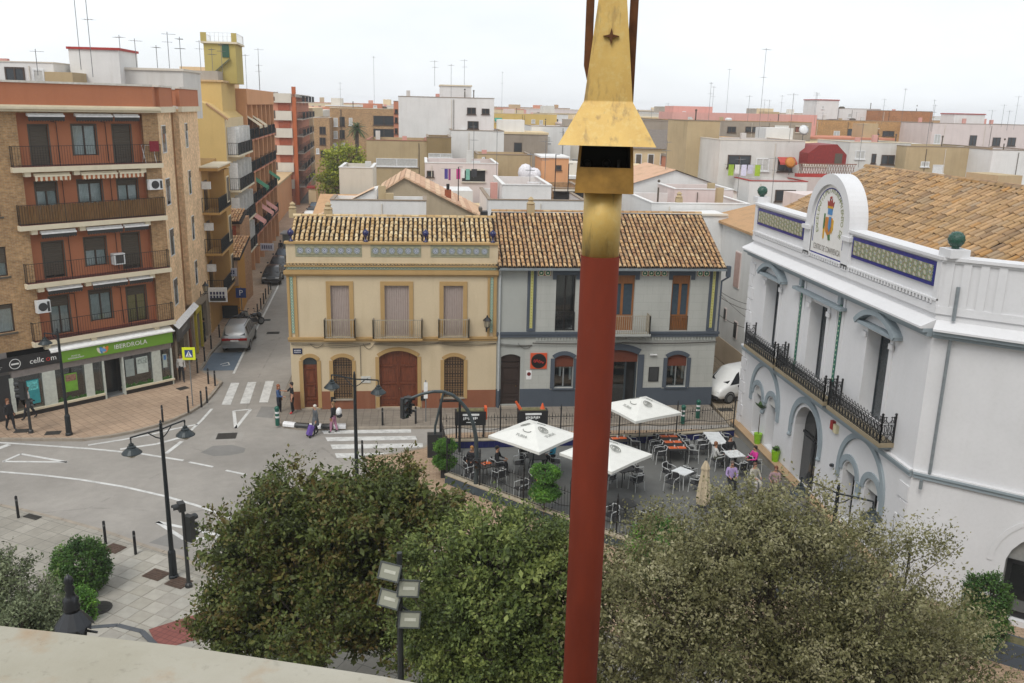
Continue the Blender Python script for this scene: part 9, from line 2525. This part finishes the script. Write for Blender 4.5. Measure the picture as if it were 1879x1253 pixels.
# floodlights on their own mast
fl = thing("floodlight_mast", "dark mast with four grey floodlights between the two left crowns", "floodlight", (-.5, 16.6, 0))
MB().tube([(0, 0, 0), (0, 0, 7.25)], .06, 8, [.09, .06]).build("mast", TLB, fl)
b = MB(); b.bar((-.25, .05, 6.85), (.3, .05, 6.4), .03, 5).bar((-.28, .05, 6.2), (.3, .05, 5.75), .03, 5); b.build("cross_arm", TLB, fl)
FG = NT("floodlight_glass"); _p = FG.n("ShaderNodeSeparateXYZ", None, Vector=FG.obj()).outputs
FG.bsdf.inputs["Base Color"].default_value = C('#a9ab9c', .75); FG.bsdf.inputs["Roughness"].default_value = .15; FG = FG.m
FB = plain("floodlight_body", C('#5a5f5e', .8), .5, .3, .15)
for dx, z, tilt, rz_ in ((-.17, 6.93, -22, -14), (.17, 6.55, -16, 8), (-.18, 6.3, -25, -16), (.19, 5.82, -18, 8)):
 xf = Matrix.Translation((dx, -.18, z)) @ Matrix.Rotation(R(rz_), 4, 'Z') @ Matrix.Rotation(R(tilt), 4, 'X') @ Matrix.Rotation(R(8), 4, 'Y')
 b = MB(xf); b.add([(-.22, -.1, -.17), (.22, -.1, -.17), (.22, -.1, .17), (-.22, -.1, .17), (-.1, .18, -.08), (.1, .18, -.08), (.1, .18, .08), (-.1, .18, .08)], [(0, 4, 5, 1), (1, 5, 6, 2), (2, 6, 7, 3), (3, 7, 4, 0), (4, 7, 6, 5)])
 b.box(-.23, -.13, -.18, -.2, -.1, .18).box(.2, -.13, -.18, .23, -.1, .18).box(-.2, -.13, -.18, .2, -.1, -.15).box(-.2, -.13, .15, .2, -.1, .18)
 h = b.build("floodlight", FB, fl)
 MB(xf).box(-.2, -.112, -.15, .2, -.105, .15).build("glass", FG, h)
 r_ = MB(xf); r_.box(-.11, -.118, -.03, .13, -.113, .035); r_.build("reflector", plain("pale_reflector", C('#c9cabd', .85), .25), h)
 r_ = MB(xf); r_.tube([(-.24, -.02, 0), (-.24, .1, -.2), (.24, .1, -.2), (.24, -.02, 0)], .015, 4); r_.build("yoke", TLB, h)

# ornate cast iron lantern top
ln = thing("ornate_lantern", "ornate black cast iron lantern top rising by the stone ledge", "street lamp", (-7.3, 17.1, 0))
b = MB(); b.lathe([(.14, 0), (.1, .4), (.07, 4.0), (.09, 4.4), (.2, 4.5), (.22, 4.55)], 12); b.build("post", TLB, ln)
b = MB(); b.lathe([(.14, 4.55), (.22, 5.15)], 8); b.build("lantern_body", plain("lantern_dark_glass", (.03, .032, .035, 1), .2), ln)
b = MB(); n = 12
for i in range(n):
 a0, a1, am_ = 2 * PI * i / n, 2 * PI * (i + 1) / n, 2 * PI * (i + .5) / n
 b.add([(.12 * math.cos(a0), .12 * math.sin(a0), 5.52), (.12 * math.cos(a1), .12 * math.sin(a1), 5.52), (.33 * math.cos(a1), .33 * math.sin(a1), 5.22), (.36 * math.cos(am_), .36 * math.sin(am_), 5.13), (.33 * math.cos(a0), .33 * math.sin(a0), 5.22)], [(0, 4, 3, 2, 1)])
b.build("scalloped_crown", plain("cast_black", (.03, .032, .036, 1), .35, .4), ln)
b = MB(); b.lathe([(.14, 5.5), (.16, 5.6), (.13, 5.66), (.15, 5.75), (.1, 5.8), (.07, 5.92), (.1, 5.98), (.06, 6.06), (.09, 6.14), (.07, 6.22), (.0, 6.3)], 12); b.build("finial", plain("cast_black", None), ln, True)
b = MB()
for i in range(8):
 a = 2 * PI * i / 8; b.bar((.14 * math.cos(a), .14 * math.sin(a), 4.55), (.24 * math.cos(a), .24 * math.sin(a), 5.2), .02, 4)
b.bar((.2, 0, 5.05), (.42, 0, 5.0), .025, 5); b.build("bars", TLB, ln); ln.scale = (1.1, 1.1, 1.065)

# stone ledge of the balcony where the viewer stands
LEDGE = NT("ledge_stone")
_a = LEDGE.noise(3.0, 8, .65); _b = LEDGE.noise(40, 5, .7); _c = LEDGE.noise(9, 5, .6)
_k = LEDGE.mix(LEDGE.rng(_a, .35, .68, 0, 1), C('#b0ac9f', 1.0), C('#a19c8c', 1.0)); _k = LEDGE.mix(LEDGE.rng(_c, .56, .72, 0, .5), _k, C('#b08a60', .8)); _k = LEDGE.mix(LEDGE.rng(_b, .58, .72, 0, .4), _k, C('#7c766a', .8))
LEDGE.set(LEDGE.bsdf, "Base Color", _k); LEDGE.bsdf.inputs["Roughness"].default_value = .9; LEDGE.bump(_b, .4, .004); LEDGE = LEDGE.m
lg = thing("stone_ledge", "pale worn stone ledge running along the bottom left edge", "ledge", (-.6, .9, 15.25))
edge = [(-3.0, 1.55), (-1.6, 1.43), (-.66, 1.286), (-.367, 1.213), (-.06, 1.118), (.25, 1.0), (.6, .84), (1.0, .6)]
b = MB(); n = len(edge)
pts = [(x + .6, y - .9) for x, y in edge] + [(1.6, -.5), (-2.4, .1)]
hw = MB(); hw.box(-27, -20, -15.25, 19, -6.5, 7.5).box(-27, -6.5, -15.25, 19, -1.2, -.9)
hw.build("house_wall", stucco("own_house_stone", C('#a39a88'), .1, .3), lg)
b.slab(pts, -.03, .15); b.slab([(x * 1.0, y - .05) for x, y in pts], -.4, -.03); b.build("slab", LEDGE, lg)
# dark planter by the arched window
pt = thing("planter_box", "dark slate planter along the foot of the white building by the black window", "planter", (17.9, 22.4, 0), R(-40))
MB().box(-1.6, -.5, 0, 2.2, .1, .75).build("box", SLATE, pt); MB().box(-1.5, -.4, .75, 2.1, .0, .76).build("soil", plain("dry_soil", None), pt)
# thin summer haze over the whole town
hz = NT("town_haze")
hz.t.nodes.remove(hz.bsdf)
_v = hz.n("ShaderNodeVolumePrincipled", None, Color=(.93, .95, .98, 1), Density=.00045, Anisotropy=.2)
hz.t.links.new(_v.outputs[0], hz.out.inputs["Volume"])
tag(MB().box(-910, -70, -1.4, 910, 1510, 27).build("haze", hz.m), "thin pale haze lying over the town", None, None, "stuff")
SC.cycles.volume_bounces = 1
